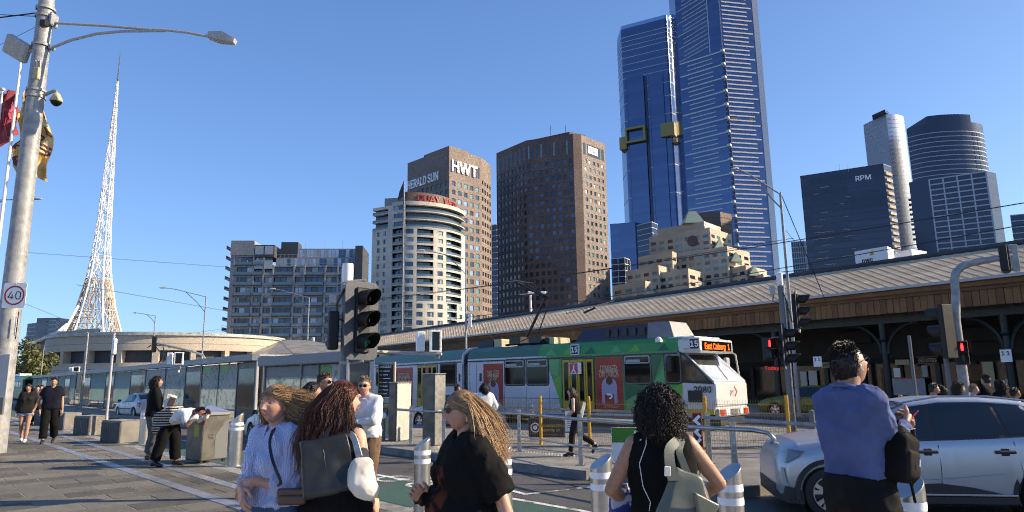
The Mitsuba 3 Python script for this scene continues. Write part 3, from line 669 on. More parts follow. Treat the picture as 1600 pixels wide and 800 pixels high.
t, l, c, r, H = glassblock('office_block', 'slate glass office block with a pale square grid over its front', 'office tower', (1420, 285), (1541, 267), (1556, 271), 420, 'tower_glass_slate', band='tower_glass_slate', fh=3.6)
M = wallM(l, (c - l) / np.linalg.norm(c - l)); L = np.linalg.norm(c - l)
g = [box((x - .42, 0, .1), (x + .42, H, .5)) for x in np.linspace(L * .27, L - .3, 5)] + [box((L * .27, H - k * 3.6 - .75, .1), (L - .3, H - k * 3.6, .45)) for k in range(0, 24)]
t.add('grid', put(cat(g), M), 'curtain_frame', local=False)
for k in range(9): t.add('balcony', put(box((-1.6, H - 12 - k * 3.4, -4), (0, H - 11 - k * 3.4, -.5)), M), 'dark_render', local=False)
glassblock('office_block', 'small slate office block at the right edge of the photo', 'office tower', (1578, 336), (1640, 330), (1660, 340), 380, 'tower_glass_slate', band='curtain_frame')
glassblock('glass_block', 'low bright blue glass block left of the gold-boxed tower', 'office tower', (953, 350), (992, 347), (1004, 350), 560, 'tower_glass', band='tower_glass', fh=5)
glassblock('glass_block', 'small black reflecting block in front of the gold-boxed tower', 'office tower', (995, 352), (1018, 346), (1028, 350), 480, 'tower_glass_dark', band='curtain_frame', fh=4)
glassblock('glass_block', 'small block with a white roof frame left of the sandstone hotel', 'office tower', (955, 404), (976, 402), (984, 405), 430, 'tower_glass_dark', band='band_white', fh=4, mull=2)
glassblock('office_block', 'narrow dark block seen in the gap between the two brick towers', 'office tower', (764, 352), (776, 350), (782, 352), 420, 'tower_glass_dark', band='curtain_frame', fh=3.6)
glassblock('office_block', 'flat brown block behind the sandstone hotel roof', 'office tower', (1080, 333), (1125, 330), (1143, 334), 480, 'brick_brown', band='tower_glass_slate', fh=4.2)
glassblock('office_block', 'slim slate block behind the black glass office block', 'office tower', (1236, 378), (1256, 376), (1264, 378), 480, 'tower_glass_slate', band='curtain_frame', fh=4, mull=6)
glassblock('office_block', 'distant grey tower at the left behind the spire base', 'office tower', (43, 506), (88, 500), (104, 506), 560, 'grey_render', band='pane_dark', fh=3.4, proud=.2)
t = Thing('office_block', 'distant grey stepped tower beside the spire base', 'office tower')
a, b = at(58, 497, 570), at(92, 497, 570); t.add('plant_room', prism([(a[0], 570), (b[0], 570), (b[0], 590), (a[0], 590)], 0, a[2]), 'grey_render', local=False)

# --- white low roof building with lettering, beside it white roof plant
t = Thing('low_building', 'white rooftop block with dark lowercase lettering and an orange mark', 'building')
l, c, r, H = three((1335, 393), (1386, 384.5), (1396, 389), 190)
core(t, [l, c, r, l + r - c], 0, H, 'white_paint', 0.0, 'wall')
M = wallM(l, (c - l) / np.linalg.norm(c - l)); L = np.linalg.norm(c - l)
t.add('lettering', put(text('pwc', 1.2, .1, True), M @ orient((L * .38, H - 3.1, .05), (1, 0, 0), (0, 1, 0))), 'black_letter', local=False)
t.add('mark', cat([put(box((L * .46 + .3 * i, H - 1.9 + .0, .02), (L * .46 + .3 * i + .28, H - 1.9 + .35 * (i + 1), .08)), M) for i in range(4)]), 'yellow_paint', local=False)
t = Thing('low_building', 'white flat-roofed structure with fins right of the orange-marked block', 'building')
l, c, r, H = three((1394, 396), (1424, 389), (1448, 393), 195)
core(t, [l, c, r, l + r - c], 0, H, 'white_paint', 0.0, 'wall')
t.add('fin', cat([box((c[0] + 1.2 * i, c[1] - .2 + 1.1 * i, H), (c[0] + 1.2 * i + .2, c[1] + .6 + 1.1 * i, H + .8)) for i in range(4)]), 'white_paint', local=False)
# ---------------------------------------------------------------- concert hall drum, lattice spire, tree at the left
t = Thing('concert_hall', 'round sandy concrete concert hall with a ring of dark slot openings', 'concert hall')
cL = at(75, 560, 172); cR = at(430, 560, 150)
ctr = V(-97.5, 197.0); R = 30.5
zt = at(240, 524, 143)[2]; 
zt = at(255, 524.5, 170)[2]
N = 96
def ringpts(r, a0=math.pi, a1=2 * math.pi, n=N): return [(ctr[0] + r * math.cos(a), ctr[1] + r * math.sin(a)) for a in np.linspace(a0, a1, n)]
full = Polygon(ringpts(R, 0, 2 * math.pi * (1 - 1 / N)))
hole = lambda a, b: Polygon(list(full.buffer(a, quad_segs=24).exterior.coords), [list(full.buffer(b, quad_segs=24).exterior.coords)])
zA, zB, zC = zt - 6.6, zt - 3.6, zt
t.add('wall', prism(full, 0, zA), 'bush_concrete', 20, local=False)
t.add('inner_wall', prism(full.buffer(-2.0), zA - .1, zB + .1), 'dark_render', local=False)
t.add('parapet', prism(full, zB, zC), 'bush_concrete', 20, local=False)
rim = mat('rim_metal', mottle((.30, .33, .30), (.42, .44, .40), 1.2), .5)
t.add('roof_rim', prism(hole(.5, -2), zC + .003, zC + .8), 'rim_metal', local=False)
for i in range(46):
    a = math.pi + i * math.pi / 46; w = .012 if i % 2 else .02
    if i % 4 in (0,):
        t.add('pier', prism([(ctr[0] + r * math.cos(x), ctr[1] + r * math.sin(x)) for r, x in ((R - .05, a - w), (R - .05, a + w), (R - 2.2, a + w), (R - 2.2, a - w))], zA - .01, zB + .01), 'bush_concrete', local=False)
for i, a in enumerate(np.linspace(math.pi * 1.16, math.pi * 1.86, 9)):
    if i % 2: continue
    t.add('lower_opening', prism([(ctr[0] + r * math.cos(x), ctr[1] + r * math.sin(x)) for r, x in ((R + .06, a - .03), (R + .06, a + .03), (R - 1, a + .03), (R - 1, a - .03))], zA - 5.5, zA - 3), 'pane_dark', local=False)
t.add('panel_joint', cat([prism(hole(.02, -.3), z, z + .08) for z in (zA - 6.5, zA - 1.6, zB + 1.6)]), 'dark_render', local=False)

# spire
t = Thing('spire', 'tall white lattice spire flaring into a wide mesh skirt', 'tower')
Ys = 262
tip = at(188, 84, Ys); bse = at(160, 522, Ys); ax0 = V(at(176, 400, Ys)[0] * .5 + bse[0] * .5, Ys)
axx = at(188, 84, Ys)[0] - (at(188, 84, Ys)[0] - at(170, 490, Ys)[0]) * 0  # vertical axis x
axx = tip[0]
def half(z):      # half width of the lattice mast with height
    pts = [(6, 22.0), (13, 16.0), (22, 11.2), (34, 7.0), (44, 4.6), (60, 3.3), (80, 2.3), (100, 1.2), (112, .5)]
    return float(np.interp(z, *zip(*pts)))
ztop = tip[2]; zk = ztop / 122
hz = lambda z: half(z / zk * 1.04) * .74
lv = list(np.array([8, 16, 27, 38, 46, 53, 60, 67, 73, 79, 85, 90, 95, 100, 104, 108, 111]) * zk)
ang = [math.pi / 4 + .25 + k * math.pi / 2 for k in range(4)] 
nd = 6; ang = [.35 + k * 2 * math.pi / nd for k in range(nd)]
P = lambda z, a: V(axx + hz(z) * math.cos(a), Ys + hz(z) * math.sin(a), z)
big, thin = [], []
for i in range(len(lv) - 1):
    z0, z1 = lv[i], lv[i + 1]
    for k in range(nd):
        a, b = ang[k], ang[(k + 1) % nd]
        rr = .36 if z0 < 45 else .22 if z0 < 80 else .14
        big.append(tube([P(z0, a), P(z1, a)], rr, 6))
        thin.append(tube([P(z0, a), P(z1, b)], rr * .55, 5)); thin.append(tube([P(z0, b), P(z1, a)], rr * .55, 5))
        if i: thin.append(tube([P(z0, a), P(z0, b)], rr * .6, 5))
t.add('lattice_legs', cat(big), 'white_paint', 40, local=False, kind='stuff'); t.add('lattice_braces', cat(thin), 'white_paint', local=False, kind='stuff')
t.add('mast', tube([(axx, Ys, 108 * zk), (axx, Ys, ztop - 2), (axx, Ys, ztop)], [.32, .2, .08], 6), 'grey_paint', local=False)
for i, z in enumerate(np.linspace(88, 112, 16) * zk): t.add('ring', lathe([(hz(z) * .9 + .1, z), (hz(z) * .9 + .25, z + .15), (hz(z) * .9 + .1, z + .3)], 8, (axx, Ys, 0)), 'light_grey_paint', local=False)
# skirt mesh: two families of crossing members
mat('skirt_tan', (.42, .33, .22), .6); mat('skirt_rust', (.30, .165, .10), .7)
sk, sk2 = [], []
zs = np.linspace(6, 38, 17) * zk
for j in range(34):
    for sgn in (-1, 1):
        a0 = j * 2 * math.pi / 34
        sk.append(tube([P(z, a0 + sgn * .045 * i) for i, z in enumerate(zs)], .10, 3))
for i, z in enumerate(zs):
    if i < 11: sk2.append(tube([P(z, a) for a in np.linspace(2.6, 5.2, 20)], .16, 4))
t.add('mesh_skirt', cat(sk), 'skirt_tan', local=False, kind='stuff'); t.add('skirt_louvres', cat(sk2), 'skirt_tan', local=False, kind='stuff')
# low rust coloured hipped wings of the skirt at its left, held by white struts
def flat(px, py): return at(px, py, 205)
fl_, st_ = [], []
Aw, Bw, Cw, Dw = flat(91, 520), flat(84, 548), flat(52, 585), flat(38, 545)
for i in range(22):
    f = i / 21; fl_.append(tube([Dw + (Cw - Dw) * f + (0, -3 * f, 0), Aw + (Bw - Aw) * f + (0, -3 * f, 0)], .22, 4))
for i in range(12):
    f = i / 11; fl_.append(tube([Dw + (Aw - Dw) * f, Cw + (Bw - Cw) * f + (0, -3, 0)], .2, 4))
t.add('roof_battens', cat(fl_), 'skirt_rust', local=False, kind='stuff')
t.add('roof_deck', quad(Dw + (0, .8, 0), Aw + (0, .8, 0), Bw + (0, -2.2, 0), Cw + (0, -2.2, 0)), 'skirt_rust', local=False)
fl_ = []
A2, B2, C2_, D2 = at(97, 519, 205), at(155, 514, 205), at(150, 529, 196), at(84, 540, 196)
for i in range(14):
    f = i / 13; fl_.append(tube([A2 + (D2 - A2) * f, B2 + (C2_ - B2) * f], .25, 4))
t.add('roof_deck', quad(A2 + (0, 1, 0), B2 + (0, 1, 0), C2_ + (0, .5, 0), D2 + (0, .5, 0)), 'skirt_rust', local=False)
t.add('roof_battens', cat(fl_), 'skirt_tan', local=False, kind='stuff')
t.add('strut', tube([at(36, 543, 203), at(91, 519, 203), at(104, 507, 210)], .45, 6), 'white_paint', local=False)
t.add('strut', tube([at(60, 578, 200), at(81, 551, 200), at(94, 532, 202)], .4, 6), 'white_paint', local=False)
t.add('strut', tube([at(92, 534, 202), at(106, 508, 215), at(122, 478, 230)], .4, 6), 'white_paint', local=False)

# tree and shrubs at far left
mat('leaf_olive', {'type': 'rgb', 'value': [.075, .082, .022]}, .6)
mat('leaf_dark', (.030, .045, .014), .6)
mat('bark', (.09, .07, .05), .9)
def leafcloud(n, cent, rad, size, seed):
    g = np.random.default_rng(seed); v, f = [], []
    k = 0
    cl = [(np.array(cent) + g.normal(0, .45, 3) * rad, g.uniform(.25, .5)) for _ in range(26)]
    while k < n:
        c0, q = cl[g.integers(len(cl))]; d = g.normal(size=3); d /= np.linalg.norm(d)
        p = c0 + d * rad * q * g.uniform(.6, 1.05)
        a = g.normal(size=3); a /= np.linalg.norm(a); b = np.cross(a, g.normal(size=3)); b /= np.linalg.norm(b) + 1e-9
        s = size * g.uniform(.6, 1.3); i0 = len(v)
        v += [p - a * s, p + b * s * .45, p + a * s, p - b * s * .45]; f += [[i0, i0 + 1, i0 + 2], [i0, i0 + 2, i0 + 3]]; k += 1
    return trimesh.Trimesh(np.array(v), np.array(f), process=False)
def tree(label, px, py, Y, h, rad, m, seed, group=None, n=5000, size=.35):
    p = at(px, py, Y); t = Thing('tree', label, 'tree', group)
    t.add('trunk', tube([(p[0], p[1], 0), (p[0] + .1, p[1], h * .4), (p[0], p[1] + .2, h * .8)], [.25, .18, .06], 7), 'bark', local=False)
    for i in range(5):
        a = i * 1.3; t.add('limb', tube([(p[0], p[1], h * .35 + i * .3), (p[0] + math.cos(a) * rad[0] * .6, p[1] + math.sin(a) * rad[1] * .6, h * .6 + i * .3)], [.1, .03], 5), 'bark', local=False)
    t.add('crown', leafcloud(n, (p[0], p[1], h - rad[2] * .9), np.array(rad), size, seed), m, local=False)
tree('olive green tree beside the big pole at the far left', 40, 560, 120, 8.6, (4.6, 4, 4.2), 'leaf_olive', 3)
tree('dark green tree lower beside the concert hall', 22, 575, 124, 6.5, (4, 4, 3.6), 'leaf_dark', 5)
tree('small treetop peeping over the station roof ridge', 878, 480, 130, 15.2, (2.2, 2, 1.6), 'leaf_olive', 9, n=900, size=.3)
# ---------------------------------------------------------------- railway station concourse: long roof, board fascia, columns, shops
aS = math.radians(35.5)
US, NS = V(-math.sin(aS), math.cos(aS)), V(math.cos(aS), math.sin(aS))
nE = 33.0
pe = onplane(1300, 461, NS, nE); zE = pe[2]; pr = onplane(1300, 424, NS, nE + 6.4); zR = pr[2]
uR = onplane(1600, 430, NS, nE)[:2] @ US - 34; uL = onplane(470, 548, NS, nE)[:2] @ US
uRL = onplane(474, 531, NS, nE + 6.4)[:2] @ US
def su(u, n): return US * u + NS * n
mat('roof_iron', mikit.proc(lambda p, n, uv: mikit.mix((.36, .285, .195), (.46, .37, .265), mikit.fbm(p.x * .25, p.y * .25, p.z * .4, 4)) * (.86 + .28 * mikit.smoothstep(.45, .75, mikit.fbm(p.x * .9, p.y * .9, p.z * 3, 3)))), 0.95, 0.0, .02)
mat('ochre_dark', mottle((.14, .066, .025), (.11, .052, .02), .9, 3), 0.75)
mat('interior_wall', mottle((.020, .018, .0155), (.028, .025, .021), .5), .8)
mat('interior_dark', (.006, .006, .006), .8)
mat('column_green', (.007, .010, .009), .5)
mat('shop_panel', (.30, .31, .34), .5)
mat('sign_cream', (.42, .36, .22), .6)
t = Thing('railway_station', 'long low railway station concourse with an iron roof, ochre board fascia and dark shopfronts', 'railway station')
# corrugated roof: trapezoid ribs running from eave to ridge
per = 0.55; n = int((uRL - uR) / per); x, h = [], []
for i in range(n):
    u0 = uR + i * per
    x += [u0, u0 + .30, u0 + .36, u0 + .46]; h += [0, 0, .02, .02]
x, h = np.array(x), np.array(h)
f = np.clip((uL - uR) / (uRL - uR), 0, 2)
def row(nn, z, k=1.0): return np.stack([US[0] * (uR + (x - uR) * k) + NS[0] * nn, US[1] * (uR + (x - uR) * k) + NS[1] * nn, z + h], 1)
def grid(a, b):
    k = len(a); v = np.vstack([a, b]); i = np.arange(k - 1)
    return trimesh.Trimesh(v, np.vstack([np.stack([i, i + 1, i + k + 1], 1), np.stack([i, i + k + 1, i + k], 1)]), process=False)
t.add('roof', grid(row(nE - .25, zE, f), row(nE + 6.4, zR)), 'roof_iron', local=False)
t.add('roof_rear', grid(row(nE + 6.4, zR), row(nE + 13, zE)), 'roof_iron', local=False)
t.add('ridge_cap', tube([(*su(uR, nE + 6.4), zR + .1), (*su(uRL, nE + 6.4), zR + .1)], .16, 6), 'dark_render', local=False)
def along(u0, u1, n0, n1, z0, z1): return prism([su(u0, n0), su(u1, n0), su(u1, n1), su(u0, n1)], z0, z1)
t.add('gutter', along(uR, uL, nE - .34, nE - .22, zE - .10, zE + .03), 'light_grey_paint', local=False)
t.add('cornice', along(uR, uL, nE - .15, nE + .2, zE - .32, zE - .11), 'ochre', local=False)
t.add('cornice', along(uR, uL, nE - .05, nE + .2, zE - .48, zE - .325), 'ochre_dark', local=False)
bw = .30; zb0, zb1 = zE - 1.16, zE - .485; rest = []
for i in range(int((uL - uR) / bw)):
    u0 = uR + i * bw; q = su(u0, nE)
    m = along(u0 + .012, u0 + bw - .012, nE + .04 + .012 * (i % 3 == 1), nE + .12, zb0 + rng.normal(0, .006), zb1)
    px = proj((*su(u0, nE), zE))[0]
    if 1040 < px < 1640: t.add('fascia_board', m, 'ochre' if i % 4 else 'ochre_dark', local=False)
    else: rest.append(m)
t.add('fascia_boards', cat(rest), 'ochre', local=False, kind='stuff')
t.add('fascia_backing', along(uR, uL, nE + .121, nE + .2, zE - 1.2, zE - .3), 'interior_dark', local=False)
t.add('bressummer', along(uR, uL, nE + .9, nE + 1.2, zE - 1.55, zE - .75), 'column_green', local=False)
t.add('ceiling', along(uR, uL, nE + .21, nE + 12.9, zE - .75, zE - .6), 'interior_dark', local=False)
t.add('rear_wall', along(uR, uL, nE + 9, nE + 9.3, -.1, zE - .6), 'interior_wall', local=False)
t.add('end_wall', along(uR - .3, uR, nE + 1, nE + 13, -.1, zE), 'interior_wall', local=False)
# cast iron columns with curved brackets
upx = lambda px, nn: onplane(px, 560, NS, nn)[:2] @ US
for px in (1078, 1213, 1384, 1577, 990, 900, 1830):
    u = upx(px, nE + 1.05); c = su(u, nE + 1.05)
    k = t.add('column', lathe([(.24, -.06), (.24, .5), (.17, .6), (.15, 3.2), (.22, 3.3), (.16, 3.45), (.2, zE - 1.5)], 12, (*c, 0)), 'column_green', 30, local=False)
    for sg in (-1, 1):
        pts = [(*(c + US * sg * (.15 + 1.5 * (1 - math.cos(a)))), zE - 3.0 + 1.45 * math.sin(a)) for a in np.linspace(0, math.pi / 2, 8)]
        t.add('bracket', tube(pts, .09, 6), 'column_green', parent=k, local=False)
# shopfronts along the back wall
nB = nE + 6.2
sh = lambda a, b: (upx(b, nB), upx(a, nB))
def shop(a, b, z0, z1, m, part, out=0.0): 
    u0, u1 = sh(a, b); return t.add(part, along(u0, u1, nB - out - .06, nB - out, z0, z1), m, local=False)
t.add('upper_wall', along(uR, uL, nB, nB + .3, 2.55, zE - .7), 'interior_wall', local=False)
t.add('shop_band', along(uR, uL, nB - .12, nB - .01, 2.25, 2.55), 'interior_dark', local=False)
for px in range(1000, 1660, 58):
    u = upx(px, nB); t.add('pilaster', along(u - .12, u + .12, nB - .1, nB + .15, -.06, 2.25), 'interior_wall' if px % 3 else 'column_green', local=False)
shop(960, 1700, -.06, .5, 'interior_dark', 'stall_riser', .02)
u0, u1 = sh(960, 1700); t.add('shop_glass', along(u0, u1, nB + .02, nB + .06, .5, 2.25), 'dark_glass', local=False)
shop(1390, 1446, .55, 1.42, 'shop_panel', 'counter', .35); shop(1390, 1446, 1.425, 1.47, 'red_paint', 'counter_band', .38)
for a, b, z0, z1, m in ((1250, 1260, .6, 1.9, 'pane_blind'), (1263, 1276, .6, 1.95, 'pane_blind'), (1376, 1388, .6, 2.0, 'ochre_dark'), (1396, 1406, 1.5, 2.0, 'white_paint'), (1440, 1449, 1.5, 2.1, 'shop_panel'), (1534, 1552, 1.2, 2.2, 'sign_cream'), (1515, 1535, 1.3, 2.1, 'ochre_dark'), (1540, 1555, .9, 1.3, 'pane_teal'), (1568, 1584, .8, 1.35, 'pane_blind')):
    shop(a, b, z0, z1, m, 'shop_fitting', .09)
def signp(a, b, z0, z1, m, txt=None, tm='black_letter', out=.3, h=.2):
    k = shop(a, b, z0, z1, m, 'shop_sign', out)
    if txt:
        u0, u1 = sh(a, b); c = su((u0 + u1) / 2, nB - out - .065); mm = text(txt, h, .01, True)
        kk = abs(u1 - u0) * .86 / np.ptp(mm.bounds[:, 0]); mm.apply_scale([min(kk, 1.4), 1, 1])
        t.add('lettering', put(mm, orient((*c, (z0 + z1) / 2), (*(-US), 0), (0, 0, 1))), tm, parent=k, local=False)
signp(1288, 1313, 2.10, 2.42, 'sign_cream', 'BAR BOX', 'black_letter', .3, .2)
signp(1403, 1425, 2.16, 2.44, 'sign_cream', None)
k = signp(1438, 1471, 2.20, 2.52, 'interior_dark', 'OVO STRIES', 'sign_cream', .35, .2)
shop(1438, 1471, 2.17, 2.2, 'red_paint', 'sign_edge', .36); shop(1438, 1471, 2.52, 2.55, 'red_paint', 'sign_edge', .36)
for a, b in ((1271, 1284), (1564, 1582)):
    u0, u1 = upx(b, nE + .6), upx(a, nE + .6); k = t.add('platform_sign', along(u0, u1, nE + .56, nE + .6, 2.1, 2.62), 'white_paint', local=False)
    for q in (.27, .73):
        c = su(u0 + (u1 - u0) * q, nE + .555); t.add('numeral', put(text('1', .16, .01, True), orient((*c, 2.47), (*(-US), 0), (0, 0, 1))), 'black_letter', parent=k, local=False)
for px, py in ((1355, 502), (1578, 479)):
    p = onplane(px, py, NS, nE + 2.5); t.add('pendant_lamp', lathe([(.05, .25), (.1, .12), (.28, .04), (.30, 0)], 12, tuple(p)), 'sign_cream', local=False)
# air conditioners and a dark box on the upper wall
for px, py, w in ((1338, 527, 1.0), (1535, 522, .9)):
    p = onplane(px, py, NS, nB - .4); t.add('wall_unit', put(cbox((-w, -.35, 0), (w, .35, .4), .03), orient(p, (*(-US), 0), (0, 0, 1))), 'interior_wall', local=False)

# low wing: hipped roof left of the main roof
t = Thing('station_pavilion', 'small hipped iron roof at the far end of the station beside the block of flats', 'station building')
Yv = 62
a0, a1, b0, b1, c0 = at(383, 556, Yv), at(590, 551, Yv - 8), at(442, 531, Yv + 5), at(478, 532, Yv + 3), at(415, 556, Yv - 5)
t.add('roof', cat(quad(a0, c0, b0, b0), quad(c0, a1, b1, b0)), 'roof_iron', local=False)
t.add('hip_face', quad(c0 + (0, -.05, .02), at(590, 549, Yv - 9), b1 + (0, -.05, .03), b0 + (0, -.05, .03)), 'concrete', local=False)
t.add('eave_board', tube([c0, a1], .12, 4), 'ochre', local=False)
t.add('wall', cat([prism([(a0[0], a0[1]), (c0[0], c0[1] + .6), (a1[0], a1[1] + .6), (a1[0], a1[1] + 12), (a0[0], a0[1] + 12)], -.1, min(a0[2], c0[2], a1[2]) - .05)]), 'interior_wall', local=False)

# ---------------------------------------------------------------- tram shelters on the platform
mat('fascia_grey', (.135, .145, .17), .4)
mat('shelter_frame', (.10, .11, .125), .4)
scene['map_glass'] = {'type': 'principledthin', 'base_color': mikit.proc(lambda p, n, uv: mikit.mix((.60, .64, .62), (.36, .45, .42), mikit.smoothstep(.50, .66, mikit.fbm((p.x - p.y) * 4.5, p.z * 8, p.x * .7, 4)))), 'roughness': .35, 'diff_trans': 1.0, 'spec_trans': 0.0}
scene['pale_film'] = {'type': 'principledthin', 'base_color': col((.50, .60, .55)), 'roughness': .4, 'diff_trans': 0.9, 'spec_trans': 0.0}
mat('film_green', (.055, .20, .03), .4)
def shelter(label, A, B, z, spec, drop=.3, depth=2.2):
    A, B, d, L = seg(A, B); nrm = V(-d[1], d[0]); M = wallM(A, d)   # wall local: x along, y up, z toward camera
    t = Thing('tram_shelter', label, 'tram shelter', M=M)
    t.add('fascia', cbox((0, z - drop, -.06), (L, z, .30), .02), 'fascia_grey')
    t.add('roof', cbox((.02, z - .1, -depth), (L - .02, z - .02, -.061), .01), 'light_grey_paint')
    for x0, x1, kd in spec(L):
        y0, y1 = .55 + ZP, z - drop - .02
        t.add('post', cbox((x0 - .05, ZP, -.06), (x0 + .05, y1, .05), .008), 'shelter_frame')
        if kd in 'mgf':
            p = t.add('glass_panel', box((x0 + .09, y0, -.01), (x1 - .09, y1 - .02, 0)), {'m': 'map_glass', 'g': 'map_glass', 'f': 'pale_film'}[kd])
            if kd == 'g': t.add('header', box((x0 + .10, y1 - .42, .003), (x0 + (x1 - x0) * .52, y1 - .03, .008)), 'film_green', parent=p)
            if kd == 'm': t.add('header', box((x0 + .10, y1 - .40, .003), (x1 - .10, y1 - .03, .008)), 'shelter_frame', parent=p)
            t.add('rail', box((x0 + .05, y0 - .08, -.03), (x1 - .05, y0 - .005, .03)), 'shelter_frame')
        elif kd == 'd':
            t.add('advertising_case', cbox((x0 + .07, ZP + .02, -.12), (x1 - .07, y1, .02), .02), 'black_plastic')
            t.add('poster_glass', box((x0 + .22, ZP + .6, .021), (x1 - .22, y1 - .3, .025)), 'dark_glass')
        elif kd == 'o':
            t.add('orange_notice', box((x0 + .3, 1.0, -.3), (x1 - .4, 1.9, -.27)), 'yellow_paint')
    t.add('bench', cbox((L * .1, .42 + ZP, -.9), (L * .9, .48 + ZP, -.5), .01), 'steel')
    t.add('post', cbox((L - .1, ZP, -.06), (L, z - drop - .02, .05), .008), 'light_grey_paint')
    for q in np.arange(1, L, 5.0): t.add('rear_post', tube([(q, ZP, -depth + .15), (q, z - .1, -depth + .15)], .05, 6), 'shelter_frame')
    return t, M, L
SA, SB = V(-11.1, 30.0), V(-64, 91)
def pat(seq):
    def f(L):
        x, out, i = 0.0, [], 0
        while x < L - .6:
            k = seq[i % len(seq)]; w = {'m': 2.7, 'g': 2.1, 'f': 1.5, 'd': 1.6, 'o': 2.0, 'e': 1.2}[k]; out.append((x, min(x + w, L - .1), k)); x += w; i += 1
        return out
    return f
# walking left -> right: far end first
shelter('long tram shelter of map-printed glass panels running away to the left', SB, SA, 2.92, lambda L: [(L - b, L - a, k) for a, b, k in [(0.1, 2.4, 'd'), (2.4, 5.0, 'g'), (5.0, 7.6, 'g'), (7.6, 10.4, 'd'), (10.4, 14.4, 'm'), (14.4, 19, 'm'), (19, 23, 'd'), (23, 28, 'f'), (28, 31, 'd'), (31, 37, 'f'), (37, 41, 'd'), (41, 44, 'o'), (44, 47, 'f'), (47, 50, 'd'), (50, 54, 'f'), (54, 58, 'e'), (58, 62, 'f'), (62, 66, 'd'), (66, 70, 'f'), (70, 74, 'f'), (74, 79, 'f')]][::-1])
C1 = onplane(582, 590, N2, 10.9)[:2]; C0 = onplane(413, 590, N2, 10.6)[:2]
shelter('lower tram shelter with map panels behind the walking women', C0, C1, 2.62, lambda L: [(.1, L * .40, 'm'), (L * .40, L * .56, 'm'), (L * .56, L * .78, 'g'), (L * .78, L * .985, 'd')], drop=.34, depth=1.1)
# ---------------------------------------------------------------- trams
mat('tram_white', mottle((.50, .50, .55), (.56, .56, .60), .8), .35, 0, .5, clearcoat=.4)
mat('tram_front_white', (.52, .52, .52), .3, clearcoat=.4)
mat('tram_green', (.045, .24, .055), .35, clearcoat=.4)
mat('tram_green_pale', (.10, .33, .12), .35, clearcoat=.4)
mat('tram_green_dark', (.020, .11, .045), .35, clearcoat=.4)
mat('tram_green_bright', (.12, .36, .03), .35, clearcoat=.4)
mat('tram_teal_roof', (.05, .13, .10), .4)
mat('tram_red', mottle((.30, .022, .014), (.35, .030, .018), 2), .4)
mat('tram_yellow', (.50, .34, .02), .4)
mat('pod_grey', (.17, .175, .19), .5)
mat('tram_navy', (.018, .022, .05), .5)
mat('bronze_glass', (.035, .022, .014), .08, 0, .9)
mat('windscreen', mikit.proc(lambda p, n, uv: mikit.mix((.27, .33, .42), (.46, .52, .60), mikit.smoothstep(.35, .65, mikit.fbm(p.x * 1.6, p.y * 1.6, p.z * 1.6, 4)))), .18, 0, .5)  # pale mottling is sun and sky reflection painted into the base colour
mat('lilac', (.35, .33, .45), .5)
mat('pink_sticker', (.50, .06, .09), .4)
mat('lamp_orange', (.45, .06, .015), .2)
mat('lamp_clear', (.70, .70, .68), .15)
LED = emat('led', (1.0, .16, .01), .45)
secp = [(0, .42), (0, 2.72), (.10, 3.02), (.42, 3.22), (2.23, 3.22), (2.55, 3.02), (2.65, 2.72), (2.65, .42)]
def section(x0, x1, sec=secp):                  # extrude (y,z) section along x
    m = prism(Polygon(sec), 0, x1 - x0); m.apply_transform(orient((x0, 0, 0), (0, 1, 0), (0, 0, 1))); return m
def sidebox(x0, x1, z0, z1, out=.012, y=0.0, ch=0): return box((x0, y - out, z0), (x1, y + .02, z1))
def rrect(x0, x1, z0, z1, r=.12, out=.012):     # rounded plate on the camera side (y = 0)
    p = sbox(x0 + r, z0 + r, x1 - r, z1 - r).buffer(r, quad_segs=4); m = prism(p, 0, out + .02); m.apply_transform(orient((0, .02, 0), (1, 0, 0), (0, 0, 1))); return m
def frame_r(x0, x1, z0, z1, w=.05, r=.12, out=.02):
    o = sbox(x0 + r, z0 + r, x1 - r, z1 - r).buffer(r, quad_segs=4); p = o.difference(o.buffer(-w)); m = prism(p, 0, out + .02); m.apply_transform(orient((0, .02, 0), (1, 0, 0), (0, 0, 1))); return m
def sidetext(s, h, x, z, out, bold=True, sx=1): 
    m = text(s, h, .006, bold); m.apply_scale([sx, 1, 1]); return put(m, orient((x, -out, z), (1, 0, 0), (0, 0, 1)))
FT = V(7.0, 24.4); fT = V(.735, -.678); fT /= np.linalg.norm(fT)
MT = orient((FT[0], FT[1], ZR), (*fT, 0), (-fT[1], fT[0], 0)); MT[2, 2] = 1.045
nl = V(-fT[1], fT[0])
def S(px, py, F=FT, f=fT):
    nn = V(-f[1], f[0]); p = onplane(px, py, nn, F @ nn); return float((p[:2] - F) @ f), float(p[2] - ZR) / 1.045
sx = lambda px: S(px, 590)[0]
tram = Thing('tram', 'green and white articulated tram with red advert panels and a sloping windscreen', 'tram', M=MT)
t = tram
xj = sx(731)
t.add('body', section(xj, -1.3), 'tram_white', 40)
zW0, zW1 = S(840, 601)[1], S(840, 561)[1]
nose = trimesh.convex.convex_hull(np.array([(-1.301, y, z) for y, z in ((0, .42), (2.65, .42), (0, 2.62), (2.65, 2.62))] + [(0, y, z) for y in (.06, 2.59) for z in (.55, 1.62)] + [(-1.12, y, 2.62) for y in (.06, 2.59)]))
t.add('cab', nose, 'tram_front_white')
t.add('destination_box', cat(cbox((-1.32, -.01, 2.625), (-.42, 2.66, 3.12), .06), cbox((-1.9, .3, 3.12), (-.75, 2.35, 3.22), .05)), 'tram_front_white')
t.add('destination_glass', box((-.43, .16, 2.70), (-.405, 2.5, 3.03)), 'dark_glass')
t.add('destination_text', put(text('East Coburg', .21, .006, True), orient((-.40, 1.15, 2.86), (0, 1, 0), (0, 0, 1))), 'lamp_orange', emit=LED)
